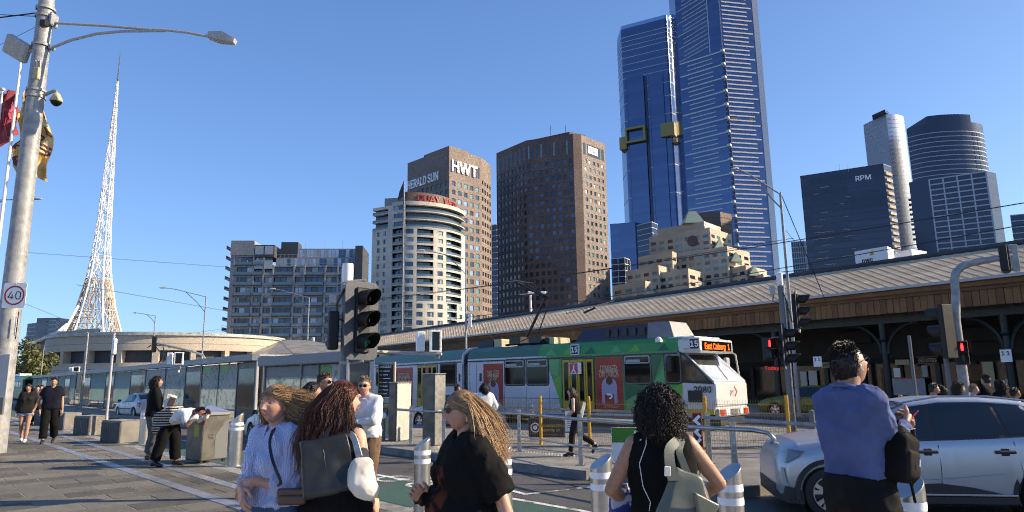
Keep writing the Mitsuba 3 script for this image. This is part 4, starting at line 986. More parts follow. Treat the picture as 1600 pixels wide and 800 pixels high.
t.add('route_number', put(text('1', .21, .006, True), orient((-.40, 2.25, 2.86), (0, 1, 0), (0, 0, 1))), 'lamp_orange', emit=LED)
# windscreen on the sloping nose plane: from (0,1.62) up to (-1.12,2.62)
Mw = orient((0, 1.325, 1.62), (0, 1, 0), (-1.12, 0, 1.0))
Ls = math.hypot(1.12, 1.0)
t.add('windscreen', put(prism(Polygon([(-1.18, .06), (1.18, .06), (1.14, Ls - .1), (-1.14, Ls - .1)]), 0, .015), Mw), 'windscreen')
fr = Polygon([(-1.26, 0), (1.26, 0), (1.26, Ls), (-1.26, Ls)]).difference(Polygon([(-1.18, .06), (1.18, .06), (1.14, Ls - .1), (-1.14, Ls - .1)]))
t.add('windscreen_frame', put(prism(fr, 0, .03), Mw), 'tram_front_white')
t.add('sun_blind', put(prism(Polygon([(-1.14, Ls - .62), (.5, Ls - .66), (.75, Ls - .45), (1.0, Ls - .1), (-1.14, Ls - .1)]), .017, .03), Mw), 'black_plastic')
t.add('wiper', put(tube([(-.1, .08, .03), (.3, .9, .03)], .012, 5), Mw), 'black_plastic')
t.add('fleet_number', put(text('2080', .15, .004, True), Mw @ orient((.82, .2, .017), (1, 0, 0), (0, 1, 0))), 'white_letter')
t.add('front_panel', cbox((-.02, .05, .80), (.05, 2.60, 1.58), .03), 'tram_front_white')
t.add('logo', put(text('PT', .20, .006), orient((.052, 1.3, 1.22), (0, 1, 0), (0, 0, 1))), 'black_letter')
t.add('logo_chevron', put(prism(LineString([(0, .17), (.2, 0), (0, -.15)]).buffer(.028, cap_style=2), 0, .006), orient((.052, 1.52, 1.27), (0, 1, 0), (0, 0, 1))), 'red_paint')
t.add('bumper', cbox((-.05, .1, .46), (.10, 2.55, .74), .03), 'light_grey_paint')
for y0, y1, m in ((.2, .52, 'lamp_orange'), (.62, .9, 'lamp_clear'), (1.05, 1.55, 'grey_paint'), (1.7, 1.98, 'lamp_clear'), (2.1, 2.42, 'lamp_orange')):
    t.add('headlight' if m == 'lamp_clear' else 'indicator' if m == 'lamp_orange' else 'coupler_cover', cbox((.09, y0, .5), (.125, y1, .71), .01), m)
t.add('underrun', cbox((-1.2, .3, .16), (.02, 2.3, .45), .04), 'dark_metal')
# cab side: quarter glass, grille, number, stripe
q = [(-1.42, 1.72), (-1.42, 2.55), (-1.1, 2.55), (-.12, 1.64)]
def sidepoly(pts, out): m = prism(Polygon(pts), 0, out + .02); m.apply_transform(orient((0, .02, 0), (1, 0, 0), (0, 0, 1))); return m
t.add('quarter_glass_frame', sidepoly([(-1.5, 1.62), (-1.5, 2.62), (-1.06, 2.62), (.02, 1.56)], -.004), 'black_plastic')
t.add('quarter_glass', sidepoly(q, .004), 'bronze_glass')
t.add('grille', sidebox(-1.0, -.45, .95, 1.35, .012), 'black_plastic')
t.add('fleet_number', sidetext('2080', .2, -.42, 1.38, .01), 'black_letter')
t.add('warning_stripe', sidebox(-1.28, -.02, .55, .72, .008), 'tram_yellow')
t.add('mirror', cbox((-1.62, -.38, 1.95), (-1.42, -.1, 2.55), .05), 'black_plastic'); t.add('mirror', cbox((-.9, 2.75, 2.0), (-.78, 3.1, 2.5), .04), 'light_grey_paint')
t.add('mirror_bracket', tube([(-.9, 2.6, 2.68), (-.7, 2.95, 2.72), (-.5, 3.0, 2.6), (-.35, 2.95, 1.5)], .035, 6), 'light_grey_paint')
# roof band, gutter, green vinyl
xg = sx(872)
t.add('roof_band', section(xj + .02, -1.32, [(-.008, 2.74), (.095, 3.03), (.42, 3.235), (2.2, 3.235), (2.2, 3.0), (.2, 2.9)]), 'tram_teal_roof')
t.add('gutter', sidebox(xj + .02, -1.35, 2.60, 2.66, .03), 'dark_metal')
vin = [([( sx(868), 2.60), (-1.3, 2.60), (-1.3, .5), (sx(876), .5), (sx(872), 1.1), (sx(858), 2.2), (sx(855), 2.6)], 'tram_green'),
       ([(sx(858), 2.58), (sx(874), 2.58), (sx(872), 1.9), (sx(860), 2.0)], 'tram_green_pale'), ([(sx(864), 1.75), (sx(876), 1.95), (sx(876), .8)], 'tram_green_bright'),
       ([(sx(973), 2.58), (sx(976), 1.0), (sx(1000), .9), (sx(1016), 1.45), (sx(990), 1.6)], 'tram_green_dark'), ([(sx(1018), 2.58), (sx(1038), 2.58), (sx(1020), 1.6)], 'tram_green_dark'),
       ([(sx(1020), 1.55), (sx(1038), 2.2), (sx(1040), 1.3)], 'tram_green_pale'), ([(sx(1012), 1.5), (sx(1060), 1.15), (sx(1062), .6), (sx(1030), .6)], 'tram_green_pale'),
       ([(sx(1040), 1.3), (sx(1066), 1.6), (sx(1064), 1.0)], 'tram_green_bright'), ([(sx(1044), .6), (sx(1066), .95), (sx(1066), .5)], 'tram_green_dark'), ([(sx(978), 1.0), (sx(1010), 1.4), (sx(1000), .5), (sx(976), .5)], 'tram_green_pale')]
for i, (p, m) in enumerate(vin): t.add('vinyl', sidepoly(p, .004 + .0015 * i if i else .003), m)
zr0, zr1 = 2.67, 2.735
t.add('roof_vinyl', sidebox(sx(855), -1.33, 2.665, 2.745, .012), 'tram_green')
t.add('roof_vinyl', section(sx(842), -1.31, [(-.016, 2.73), (.088, 3.04), (.36, 3.215), (.4, 3.1), (.2, 2.8)]), 'tram_green')
for i, px in enumerate((852, 880, 915, 955, 985, 1030, 1070)):
    a, b = sx(px), sx(px + 18); t.add('roof_vinyl', trimesh.convex.convex_hull(np.array([(a, -.022, 2.75), (b, -.022, 2.75), ((a + b) / 2, .075, 3.03), (a, -.01, 2.75), (b, -.01, 2.75), ((a + b) / 2, .09, 3.02)])), ('tram_green_pale', 'tram_green_bright', 'tram_green_dark')[i % 3])
# windows
def window(t, x0, x1, z0, z1, hopper=True, glass='dark_glass', part='window'):
    k = t.add(part, rrect(x0 - .05, x1 + .05, z0 - .05, z1 + .05, .14, .008), 'black_plastic')
    t.add('pane', rrect(x0 + .02, x1 - .02, z0 + .02, z1 - .02, .1, .014), glass, parent=k)
    t.add('frame', frame_r(x0, x1, z0, z1, .035, .12, .024), 'grey_paint', parent=k)
    if hopper:
        h = z0 + (z1 - z0) * .70; t.add('hopper_frame', frame_r(x0 + .03, x1 - .03, h, z1 - .02, .045, .08, .032), 'light_grey_paint', parent=k)
        t.add('hopper_shelf', sidebox(x0 + .1, x0 + (x1 - x0) * .6, h + .06, z1 - .16, .0145), 'pane_blind', parent=k)
for a, b in ((789, 820), (823.5, 857), (976, 1018)): window(t, sx(a), sx(b), zW0, zW1)
window(t, sx(1040), sx(1065), zW0 + .02, zW1 + .06, False, 'bronze_glass', 'driver_window')
t.add('sash_bar', sidebox(sx(1041), sx(1064), (zW0 + zW1) / 2 - .02, (zW0 + zW1) / 2 + .02, .03), 'black_plastic')
# door with yellow leaves
def door(t, x0, x1, z0=.50, z1=2.58):
    k = t.add('door', sidebox(x0, x1, z0, z1, .010), 'black_plastic'); w = (x1 - x0 - .1) / 4
    for i in range(4):
        a = x0 + .06 + i * w; b = a + w - .03
        lf = t.add('leaf', cat(box((a, -.03, z0 + .03), (a + .07, 0, z1 - .04)), box((b - .07, -.03, z0 + .03), (b, 0, z1 - .04)), box((a + .0705, -.03, z1 - .13), (b - .0705, 0, z1 - .04)), box((a + .0705, -.03, z0 + .03), (b - .0705, 0, z0 + .45))), 'tram_yellow', parent=k)
        t.add('pane', box((a + .071, -.018, z0 + .451), (b - .071, -.012, z1 - .131)), 'dark_glass', parent=k)
    return k
k = door(t, sx(878), sx(930)); cxd = (sx(878) + sx(930)) / 2
t.add('notice', box((cxd - .42, -.045, 1.98), (cxd + .2, -.032, 2.42)), 'white_paint', parent=k)
t.add('notice_disc', box((cxd - .40, -.05, 2.0), (cxd + .02, -.0455, 2.40)), 'pink_sticker', parent=k)
t.add('notice_figure', cat(put(prism(LineString([(-.12, -.15), (0, .0), (.1, -.15)]).buffer(.025), 0, .004), orient((cxd - .19, -.0505, 2.17), (1, 0, 0), (0, 0, 1))), put(prism(LineString([(0, 0), (.02, .14)]).buffer(.03), 0, .004), orient((cxd - .19, -.0505, 2.17), (1, 0, 0), (0, 0, 1)))), 'white_letter', parent=k)
# adverts
def advert(t, x0, x1, z0, z1, l1, l2, arch=True):
    k = t.add('advert_panel', sidebox(x0, x1, z0, z1, .012), 'tram_red'); c, w = (x0 + x1) / 2, x1 - x0
    def fit(s, h, z, frac):
        m = text(s, h, .004, True); m.apply_scale([frac * w / np.ptp(m.bounds[:, 0]), 1, 1]); t.add('lettering', put(m, orient((c, -.013, z), (1, 0, 0), (0, 0, 1))), 'sign_cream', parent=k)
    hh = z1 - z0
    fit(l1, .27, z0 + hh * .78, .62); fit(l2, .27, z0 + hh * .69, .74 if len(l2) > 5 else .45)
    if arch:
        p = Point(0, 0).buffer(.36).union(sbox(-.36, -.62, .36, 0)).difference(sbox(-.22, -.63, .22, -.28))
        t.add('arch_print', put(prism(p, 0, .004), orient((c, -.013, z0 + hh * .44), (1, 0, 0), (0, 0, 1))), 'lilac', parent=k)
        t.add('parcel_print', put(prism(Polygon([(-.16, 0), (0, -.1), (.16, 0), (.14, .17), (-.02, .24), (-.16, .14)]), 0, .004), orient((c + .02, -.018, z0 + hh * .52), (1, 0, 0), (0, 0, 1))), 'ochre_dark', parent=k)
        t.add('mark', put(prism(LineString([(-.12, .07), (.05, .07), (.11, 0), (.03, -.07), (-.02, -.07)]).buffer(.03), 0, .004), orient((c + .02, -.018, z0 + hh * .26), (1, 0, 0), (0, 0, 1))), 'white_letter', parent=k)
        m = text('DOORDASH', .075, .004, True); m.apply_scale([.55 * w / np.ptp(m.bounds[:, 0]), 1, 1]); t.add('lettering', put(m, orient((c + .08, -.013, z0 + .13), (1, 0, 0), (0, 0, 1))), 'sign_cream', parent=k)
    return k
advert(t, sx(931), sx(973), .62, 2.58, 'DINNER', 'ON TRACK'); advert(t, sx(755.5), sx(786), .55, 2.5, 'ONE LESS', 'STOP')
for px in (900, 1089):
    x = sx(px); k = t.add('route_box', box((x - .21, -.05, 2.72), (x + .21, .05, 3.14)), 'tram_front_white'); t.add('route_glass', box((x - .17, -.055, 2.76), (x + .17, -.0505, 3.10)), 'tram_navy', parent=k)
    t.add('route_text', sidetext('15', .2, x, 2.93, .056), 'white_letter', parent=k)
t.add('handle', rrect(sx(749.5), sx(751.5) + .05, 1.75, 2.1, .03, .02), 'black_plastic')
for px in (734, 744, 788, 822, 858): t.add('panel_seam', box((sx(px), -.004, .5), (sx(px) + .025, .01, 1.5 if px > 780 else 2.58)), 'grey_paint')
t.add('skirt_line', sidebox(xj + .1, -1.4, 1.02, 1.05, .006), 'grey_paint')
t.add('bogie', box((-3.2, .2, .1), (-1.6, 2.4, .42)), 'dark_metal'); t.add('bogie', box((xj + 1.0, .2, .1), (xj + 2.6, 2.4, .42)), 'dark_metal')
for x in (-2.9, -1.9, xj + 1.3, xj + 2.3): t.add('wheel', put(lathe([(0, 0), (.3, 0), (.33, .05), (.33, .12), (0, .12)], 20), orient((x, .12, .33), (1, 0, 0), (0, 0, 1))), 'dark_metal', 30)
# roof gear: long dark pod with a pale end, boxes, pantograph
a, b = sx(888), sx(1003)
pod = trimesh.convex.convex_hull(np.array([(a, y, 3.23) for y in (.5, 2.2)] + [(a + .35, y, 3.75) for y in (.65, 2.05)] + [(b, y, 3.23) for y in (.5, 2.2)] + [(b, y, 3.8) for y in (.6, 2.1)]))
t.add('roof_pod', pod, 'tram_navy')
b2 = sx(1046)
t.add('roof_pod_end', trimesh.convex.convex_hull(np.array([(b + .01, y, 3.23) for y in (.5, 2.2)] + [(b + .01, y, 3.83) for y in (.6, 2.1)] + [(b + .9, y, 3.83) for y in (.7, 2.0)] + [(b2, y, 3.24) for y in (.5, 2.2)])), 'pod_grey')
for i in range(5): t.add('pod_louvre', box((b - .35 - i * .42, .5 - .01, 3.36), (b - .08 - i * .42, .62, 3.66)), 'black_plastic')
t.add('roof_lamp', lathe([(0, 0), (.14, 0), (.14, .1), (.08, .18), (0, .2)], 10, (sx(1030), .1, 3.05)), 'lamp_clear', 30)
for px0, px1, m, h in ((728, 752, 'tram_navy', .36), (753, 765, 'sign_cream', .40), (833, 840, 'tram_navy', .32), (840.5, 848, 'sign_cream', .32)):
    t.add('roof_box', cbox((sx(px0), .8, 3.225), (sx(px1), 2.0, 3.225 + h), .03), m)
def pantograph(t, x, zt, knee, head):
    k = t.add('pantograph', cat(tube([(x - 1.2, .7, zt + .1), (x + 1.2, .7, zt + .1)], .05, 6), tube([(x - 1.2, 1.9, zt + .1), (x + 1.2, 1.9, zt + .1)], .05, 6), box((x - .9, .6, zt + .12), (x - .2, 2.0, zt + .42)), box((x + .3, .6, zt + .12), (x + 1.0, 2.0, zt + .38))), 'black_plastic')
    t.add('lower_arm', tube([(x - .5, 1.3, zt + .3), (knee[0], 1.3, knee[1])], .065, 6), 'black_plastic', parent=k)
    t.add('tie_rod', tube([(x - .1, 1.5, zt + .2), (knee[0] + .1, 1.5, knee[1] - .12)], .03, 5), 'black_plastic', parent=k)
    t.add('upper_arm', cat(tube([(knee[0], 1.2, knee[1]), (head[0], .95, head[1])], .045, 6), tube([(knee[0], 1.4, knee[1]), (head[0], 1.65, head[1])], .045, 6), tube([(knee[0] - .1, 1.3, knee[1] + .05), (knee[0] + .2, 1.3, knee[1] - .05)], .1, 6)), 'black_plastic', parent=k)
    for dx in (-.2, .2): t.add('collector_bow', tube([(head[0] + dx, .35, head[1] - .2), (head[0] + dx, .6, head[1] + .02), (head[0] + dx, 2.0, head[1] + .02), (head[0] + dx, 2.3, head[1] - .2)], .03, 5), 'black_plastic', parent=k)
xp = sx(805)
pantograph(t, xp, 3.22, (S(824, 499)[0], 5.35), (S(783, 473)[0], 6.15))
# rear section on the street's own line
JT = FT + fT * xj; fR = V(.575, -.818); fR /= np.linalg.norm(fR)
MR = orient((JT[0] - .1, JT[1] + .1, ZR), (*fR, 0), (-fR[1], fR[0], 0)); MR[2, 2] = 1.045; JR = JT + V(-.1, .1)
tram.M = MR; S2 = lambda px: S(px, 585, JR, fR)[0]
t.add('gaiter', section(-.35, .25, [(.12, .5), (.12, 2.9), (.5, 3.1), (2.1, 3.1), (2.5, 2.9), (2.5, .5)]), 'black_plastic')
t.add('body', section(-12.5, -.36), 'tram_white', 40)
t.add('roof_band', section(-12.4, -.38, [(-.008, 2.74), (.095, 3.03), (.42, 3.235), (2.2, 3.235), (2.2, 3.0), (.2, 2.9)]), 'tram_teal_roof')
t.add('gutter', sidebox(-12.4, -.4, 2.60, 2.66, .03), 'dark_metal')
t.add('corner_post', tube([(-.25, -.02, 2.5), (-.25, 0, 2.95), (-.2, .3, 3.2), (-.2, 1.0, 3.28)], .07, 6), 'tram_front_white')
advert(t, S2(617), S2(645), .6, 2.5, 'YOUR', "DOOR'S", False)
door(t, S2(652), S2(684)); window(t, S2(688), S2(713), zW0, zW1, False)
window(t, S2(588), S2(612), zW0, zW1)
t.add('notice_disc', box((S2(666), -.05, 2.0), (S2(671), -.0455, 2.40)), 'pink_sticker')
t.add('handle', rrect(S2(717), S2(718.5) + .05, 1.75, 2.1, .03, .02), 'black_plastic')
t.add('bogie', box((-3.4, .2, .1), (-1.4, 2.4, .42)), 'dark_metal')
# second and third trams, far off beyond the long shelter
def far_tram(label, P, f, L, body, roof, panto=None):
    f = V(*f) / np.linalg.norm(f); t = Thing('tram', label, 'tram', M=orient((P[0], P[1], ZR), (*f, 0), (-f[1], f[0], 0)))
    t.add('body', section(-L, 0), body, 40); t.add('roof_band', section(-L + .05, -.05, [(-.01, 2.7), (.1, 3.05), (.42, 3.25), (2.2, 3.25), (2.2, 3.0), (.2, 2.9)]), roof)
    for i in range(int(L / 2.2)): window(t, -L + i * 2.2 + .3, -L + i * 2.2 + 2.0, 1.7, 2.5, False)
    t.add('windscreen', box((.0, .25, 1.5), (.02, 2.4, 2.7)), 'dark_glass'); t.add('roof_box', cbox((-L * .6, .6, 3.25), (-L * .3, 2.0, 3.6), .05), 'white_paint')
    if panto: pantograph(t, -L * .75, 3.25, (-L * .75 + 1.2, 4.6), (-L * .75 - .4, 5.5))
    return t
d = un(1, 0)
P = un(70, 17.2) 
far_tram('white-roofed tram whose roof shows above the long shelter', un(52, 17.2), -d, 24, 'tram_white', 'white_paint', True)
far_tram('distant dark green tram behind the walking couple', un(104, 12.2), -d, 30, 'tram_green_dark', 'tram_teal_roof', False)
# ---------------------------------------------------------------- bollards
mat('bollard_steel', mikit.proc(lambda p, n, uv: mikit.mix((.42, .40, .37), (.56, .545, .52), mikit.fbm(p.x * 5, p.y * 5, p.z * 22, 3))), .33, .95)
def bollard(label, P, H, D, group='steel bollards along the kerb'):
    t = Thing('bollard', label, 'bollard', group if group else None, M=frame((P[0], P[1], 0)))
    r = D / 2; n = 36; g = np.arange(n) * 2 * np.pi / n; ex = V(.86, .35); ex /= np.linalg.norm(ex)
    top = H - r * .62 + .62 * r * (np.cos(g) * ex[0] + np.sin(g) * ex[1])
    rings = [(r, np.zeros(n)), (r, top - .012), (r - .004, top - .003), (r - .014, top)]
    v = np.concatenate([np.stack([q * np.cos(g), q * np.sin(g), z], 1) for q, z in rings] + [[[0, 0, H - r * .62]]])
    f = []
    for k in range(3):
        for j in range(n): a, b, c, d = k * n + j, k * n + (j + 1) % n, (k + 1) * n + (j + 1) % n, (k + 1) * n + j; f += [[a, b, c], [a, c, d]]
    for j in range(n): f.append([3 * n + j, 3 * n + (j + 1) % n, 4 * n])
    t.add('shaft', trimesh.Trimesh(v, f, process=False), 'bollard_steel', 40)
    for zz in (H - r * 1.24 - .085, H - r * 1.24 - .185):
        t.add('reflective_band', lathe([(r + .0008, zz), (r + .002, zz + .003), (r + .002, zz + .052), (r + .0008, zz + .055)], 32), 'reflector', 30)
    t.add('base_plate', lathe([(r + .05, -.004), (r + .05, .012), (r + .001, .016)], 28), 'bollard_steel', 30)
for px, py, w in ((567, 672.5, 'steel bollard behind the white cloth bag of the red-haired woman'), (660, 683, 'steel bollard just left of the blonde woman in black'), (785, 694, 'steel bollard behind the hanging arm of the woman in black'),
                  (938, 709.5, 'steel bollard left of the dark-haired woman seen from behind'), (1138, 724, 'steel bollard between the dark-haired woman and the man in blue'), (1417, 745, 'steel bollard under the black backpack at the right')):
    bollard(w, onz(px, py, .98), .98, .195)
for px, py, w in ((366, 728, 'wide steel bollard right beside the litter bin'), (224, 694.5, 'wide steel bollard left of the person in grey trousers')):
    bollard(w, onz(px, py, 0), 1.06, .268)
# ---------------------------------------------------------------- stone seat blocks
mat('block_stone', mottle((.17, .16, .145), (.225, .21, .19), 3, 4), .8)
mat('block_shaded', mottle((.075, .075, .078), (.10, .10, .10), 3, 3), .7)  # darker copy of the block stone: shade of the ribbed face in its colour
dB = V(-.825, .565); nB_ = V(.565, .825)
for i, (c, w) in enumerate(((V(-11.37, 20.26), 'nearest'), (V(-14.3, 23.6), 'second nearest'), (V(-17.1, 26.6), 'third nearest'), (V(-20.0, 29.9), 'fourth nearest'), (V(-22.9, 33.2), 'farthest'))):
    t = Thing('stone_block', f'{w} of the grey stone seat blocks in a row on the plaza', 'stone block', 'stone seat blocks on the plaza', M=orient((c[0], c[1], 0), (*dB, 0), (*nB_, 0)))
    t.M[:3, 2] = (0, 0, 1)
    L, W = 1.15, .62
    m = cbox((.02, .012, 0), (L, W, .62), .015)
    t.add('block', m, 'block_stone')
    for k in range(10): t.add('rib', cbox((.03 + k * .112, -.012, .02), (.03 + k * .112 + .085, .0115, .58), .006), 'block_shaded')
    for k in range(3): t.add('seat_slab', cbox((.02, .02 + k * .2, .6205), (L, .2 + k * .2, .64), .006), 'block_stone')
# ---------------------------------------------------------------- litter bin cabinet
c = onz(312, 725, 0); eR, eL = V(.60, .80), V(-.80, .60)
MB_ = np.eye(4); MB_[:3, 0] = (*eR, 0); MB_[:3, 1] = (*eL, 0); MB_[:3, 3] = (c[0], c[1], 0)
mat('bin_steel', mottle((.09, .086, .076), (.135, .13, .116), 5), .42, .45); mat('bin_lid', (.16, .20, .33), .45, .2); mat('lime', (.38, .42, .03), .5)
t = Thing('litter_bin', 'stainless litter bin cabinet with a bluish pitched lid and a yellow sticker', 'bin', M=MB_)
W, H = .62, 1.06
t.add('cabinet', cbox((0, 0, .05), (W, W, H - .08), .02), 'bin_steel')
t.add('top_frame', cbox((-.015, -.015, H - .079), (W + .015, W + .015, H), .012), 'steel')
t.add('lid', trimesh.convex.convex_hull(np.array([(0, 0, H + .001), (W, 0, H + .001), (W, W, H + .001), (0, W, H + .001), (W * .4, W * .5, H + .13), (W * .6, W * .5, H + .13)])), 'bin_lid')
t.add('door_seam', box((.03, -.004, .1), (.036, .002, H - .1)), 'black_plastic')
m = prism(Polygon([(W * .5, .08), (W * .97, .08), (W * .97, H - .14), (W * .62, H * .62), (W * .5, H * .5)]), 0, .004); m.apply_transform(orient((0, -.001, 0), (1, 0, 0), (0, 0, 1)))
t.add('painted_reflection', m, 'grey_paint')  # dark reflection in the steel, set on as a thin grey plate
t.add('sticker', box((-.004, .12, .55), (.004, .30, .80)), 'lime')
t.add('vent', cat([lathe([(.012, 0), (0, .002)], 6) .apply_transform(orient((.16 + .03 * i, -.002, .5 + .03 * j), (1, 0, 0), (0, 0, 1))) for i in range(4) for j in range(4)]), 'black_plastic', kind='stuff')
for x in (.06, W - .06): t.add('foot', cbox((x - .03, .03, 0), (x + .03, .09, .05), .005), 'black_plastic')
t.add('latch', cbox((W + .001, .2, .8), (W + .04, .26, .86), .01), 'steel')
# ---------------------------------------------------------------- platform railings, fence, signs, cabinets
def post(t, P, h=1.0, holes=True, m='steel'):
    k = t.add('post', cat(cbox((P[0] - .045, P[1] - .02, ZP), (P[0] + .045, P[1] + .02, ZP + h), .006), cbox((P[0] - .09, P[1] - .07, ZP), (P[0] + .09, P[1] + .07, ZP + .015), .003)), m, local=False)
    if holes:
        for z in np.arange(.2, h - .1, .16): t.add('bolt', cbox((P[0] - .015, P[1] - .03, ZP + z), (P[0] + .015, P[1] - .0205, ZP + z + .03), .004), 'steel_bright', parent=k, local=False)
nr = [(-3.6, 20.6), (-2.9, 19.6), (-1.84, 18.2), (.11, 16.9), (1.32, 14.1), (2.33, 12.3), (3.4, 10.9)]
t = Thing('hand_rail', 'steel handrail with bolted posts along the near edge of the tram platform', 'railing')
t.add('rail', tube([(*p, .85) for p in nr] + [(3.62, 10.66, .85), (3.78, 10.5, .82), (3.84, 10.44, .74), (3.8, 10.48, .68)], .035, 10), 'steel', 40, local=False)
t.add('lower_rail', tube([(*p, .32) for p in nr[3:6]], .022, 8), 'steel', 40, local=False)
for p in nr[1:]: post(t, V(*p) + (0, .07))
br = [(-1.5, 22.4), (.5, 20.0), (3.03, 16.7), (3.9, 14.1), (5.1, 11.3), (5.7, 10.5)]
t = Thing('hand_rail', 'second steel handrail farther back on the platform passing the man in blue', 'railing')
t.add('rail', tube([(*p, .85) for p in br], .032, 10), 'galvanised', 40, local=False)
for p in br[:5]: post(t, V(*p) + (0, .07))
# yellow post and mesh fence beside the track
yp = [(-1.6, 20.4), (.7, 18.7), (1.9, 17.8), (3.1, 16.8), (4.42, 16.2), (6.2, 15.9), (8.3, 15.0), (10.6, 14.0)]
mat('fence_yellow', mottle((.55, .27, .012), (.62, .33, .03), 6), .45); mat('mesh_wire', (.34, .20, .05), .5)
t = Thing('mesh_fence', 'wire mesh fence on yellow posts between the platform and the tram track', 'fence')
for p in yp: t.add('post', lathe([(.042, ZP), (.042, 1.2), (.035, 1.215), (0, 1.22)], 12, (*p, 0)), 'fence_yellow', 40, local=False)
w = []
for a, b in zip(yp[:-1], yp[1:]):
    a, b = V(*a), V(*b); L = np.linalg.norm(b - a); d = (b - a) / L; n = int(L / .055)
    for i in range(1, n): q = a + d * (L * i / n); w.append(tube([(*q, ZP + .06), (*q, 1.13)], .0042, 3, False))
    for z in np.arange(.02, 1.15, .2): w.append(tube([(*a, z), (*b, z)], .0055, 3, False))
t.add('wire_mesh', cat(w), 'mesh_wire', local=False, kind='stuff')
# hazard marker with white chevrons
mat('hazard_red', (.50, .05, .02), .5)
c = V(3.27, 12.55)
t = Thing('hazard_marker', 'narrow black hazard marker with white chevrons and an orange-red edge', 'sign', M=orient((c[0], c[1], 0), (.98, -.2, 0), (0, 0, 1)))
t.add('board', cbox((-.085, .16, -.01), (.085, 1.03, 0), .004), 'hazard_red'); t.add('face', box((-.065, .18, .0005), (.065, 1.01, .004)), 'black_plastic')
for i in range(4): t.add('chevron', prism(LineString([(.045, .085), (-.04, 0), (.045, -.085)]).buffer(.026, cap_style=2, join_style=2), .0045, .007).apply_translation([0, .29 + i * .2, 0]), 'white_letter')
t.add('post', tube([(0, ZP, -.03), (0, 1.0, -.03)], .02, 8), 'galvanised')
# stop name panel on the railing
c = V(1.95, 12.95)
mat('sign_green', (.055, .20, .02), .5)
t = Thing('stop_sign', 'tram stop name panel, green above white, hung on the near handrail', 'sign', M=orient((c[0], c[1], 0), (.995, -.1, 0), (0, 0, 1)))
t.add('panel', cbox((-.17, .15, -.02), (1.15, .76, 0), .006), 'white_paint'); t.add('green_field', box((-.165, .49, .0005), (1.145, .755, .004)), 'sign_green')
t.add('symbol', prism(Polygon([(-.055, -.08), (.055, -.08), (.08, -.04), (.08, .05), (.045, .09), (-.045, .09), (-.08, .05), (-.08, -.04)]), .0045, .007).apply_translation([.32, .62, 0]), 'white_letter')
for i in range(4): t.add('symbol_bar', box((.285, .565 + i * .034, .0075), (.355, .575 + i * .034 + .008, .009)), 'sign_green')
t.add('lettering', text('Flinders Street', .085, .003, False).apply_translation([.42, .385, .001]), 'grey_paint'); t.add('lettering', text('at Swanston', .06, .003, False).apply_translation([.40, .255, .001]), 'grey_paint')
# dark welcome board and small notice on the back rail
c = V(.45, 19.2); t = Thing('welcome_board', 'dark board with yellowish text on the back handrail in front of the tram', 'sign', M=orient((c[0], c[1], 0), (.98, -.2, 0), (0, 0, 1)))
t.add('panel', cbox((-.07, .1, -.02), (.93, .62, 0), .006), 'tram_navy'); t.add('lettering', text('Welcome to Station', .07, .003, True).apply_scale([.85, 1, 1]).apply_translation([.55, .42, .001]), 'lime'); t.add('lettering', text('please tap on', .07, .003, True).apply_translation([.5, .30, .001]), 'lime')
t.add('symbol', prism(Point(0, 0).buffer(.13).difference(Point(0, 0).buffer(.1)), 0, .003).apply_translation([.12, .36, .001]), 'white_letter'); t.add('symbol_hand', prism(Point(0, 0).buffer(.06), 0, .003).apply_translation([.12, .36, .001]), 'white_letter')
c = V(1.42, 18.1); t = Thing('notice', 'small white notice hanging on the back handrail', 'sign', M=orient((c[0], c[1], 0), (.98, -.2, 0), (0, 0, 1)))
t.add('panel', cbox((-.11, .32, -.01), (.11, .84, 0), .004), 'white_paint'); t.add('symbol', prism(Point(0, 0).buffer(.065).difference(Point(0, 0).buffer(.045)), 0, .003).apply_translation([0, .70, .001]), 'grey_paint')
for i in range(4): t.add('text_line', box((-.07, .42 + i * .05, .0005), (.07, .435 + i * .05, .003)), 'grey_paint')
c = V(5.35, 11.1); t = Thing('notice', 'round no-smoking notice on a railing post beside the man in blue', 'sign', M=orient((c[0], c[1], 0), (.98, -.2, 0), (0, 0, 1)))
t.add('panel', cbox((-.09, .38, -.01), (.09, .70, 0), .004), 'light_grey_paint'); t.add('symbol', prism(Point(0, 0).buffer(.06).difference(Point(0, 0).buffer(.045)).union(LineString([(-.04, -.04), (.04, .04)]).buffer(.01)), 0, .003).apply_translation([0, .55, .001]), 'black_letter')
# two steel cabinets
mat('tread_steel', {'type': 'rgb', 'value': [.30, .29, .275]}, .4, .4, bump=mikit.proc(lambda p, n, uv: dr.abs(dr.sin(p.x * 90 + p.z * 90)) * dr.abs(dr.sin(p.x * 90 - p.z * 90)), 2e-3), bscale=.004)
def cabinet(label, px, py, wl, wr, h, fm):
    c = onz(px, py, ZP); eL, eR = V(-.80, .60), V(.60, .80); Mx = np.eye(4); Mx[:3, 0] = (*eL, 0); Mx[:3, 1] = (*eR, 0); Mx[:3, 3] = (c[0], c[1], ZP)
    t = Thing('steel_cabinet', label, 'cabinet', M=Mx)
    t.add('body', cbox((0.012, 0, 0), (wl, wr, h), .012), 'bin_steel'); t.add('front', box((-.004, .01, .02), (.0115, wr - .01, h - .02)), fm); t.add('door', cbox((.04, -.008, .06), (wl - .04, -.001, h - .06), .003), 'bin_steel'); t.add('cap', cbox((-.015, -.015, h + .001), (wl + .015, wr + .015, h + .03), .006), 'steel')
    return t
cabinet('shorter steel cabinet with a patterned lit side near the white-shirted man', 619, 690, .33, .58, 1.66, 'tread_steel')
cabinet('taller smooth steel cabinet left of the blonde woman in black', 679, 697, .46, .42, 1.88, 'steel')
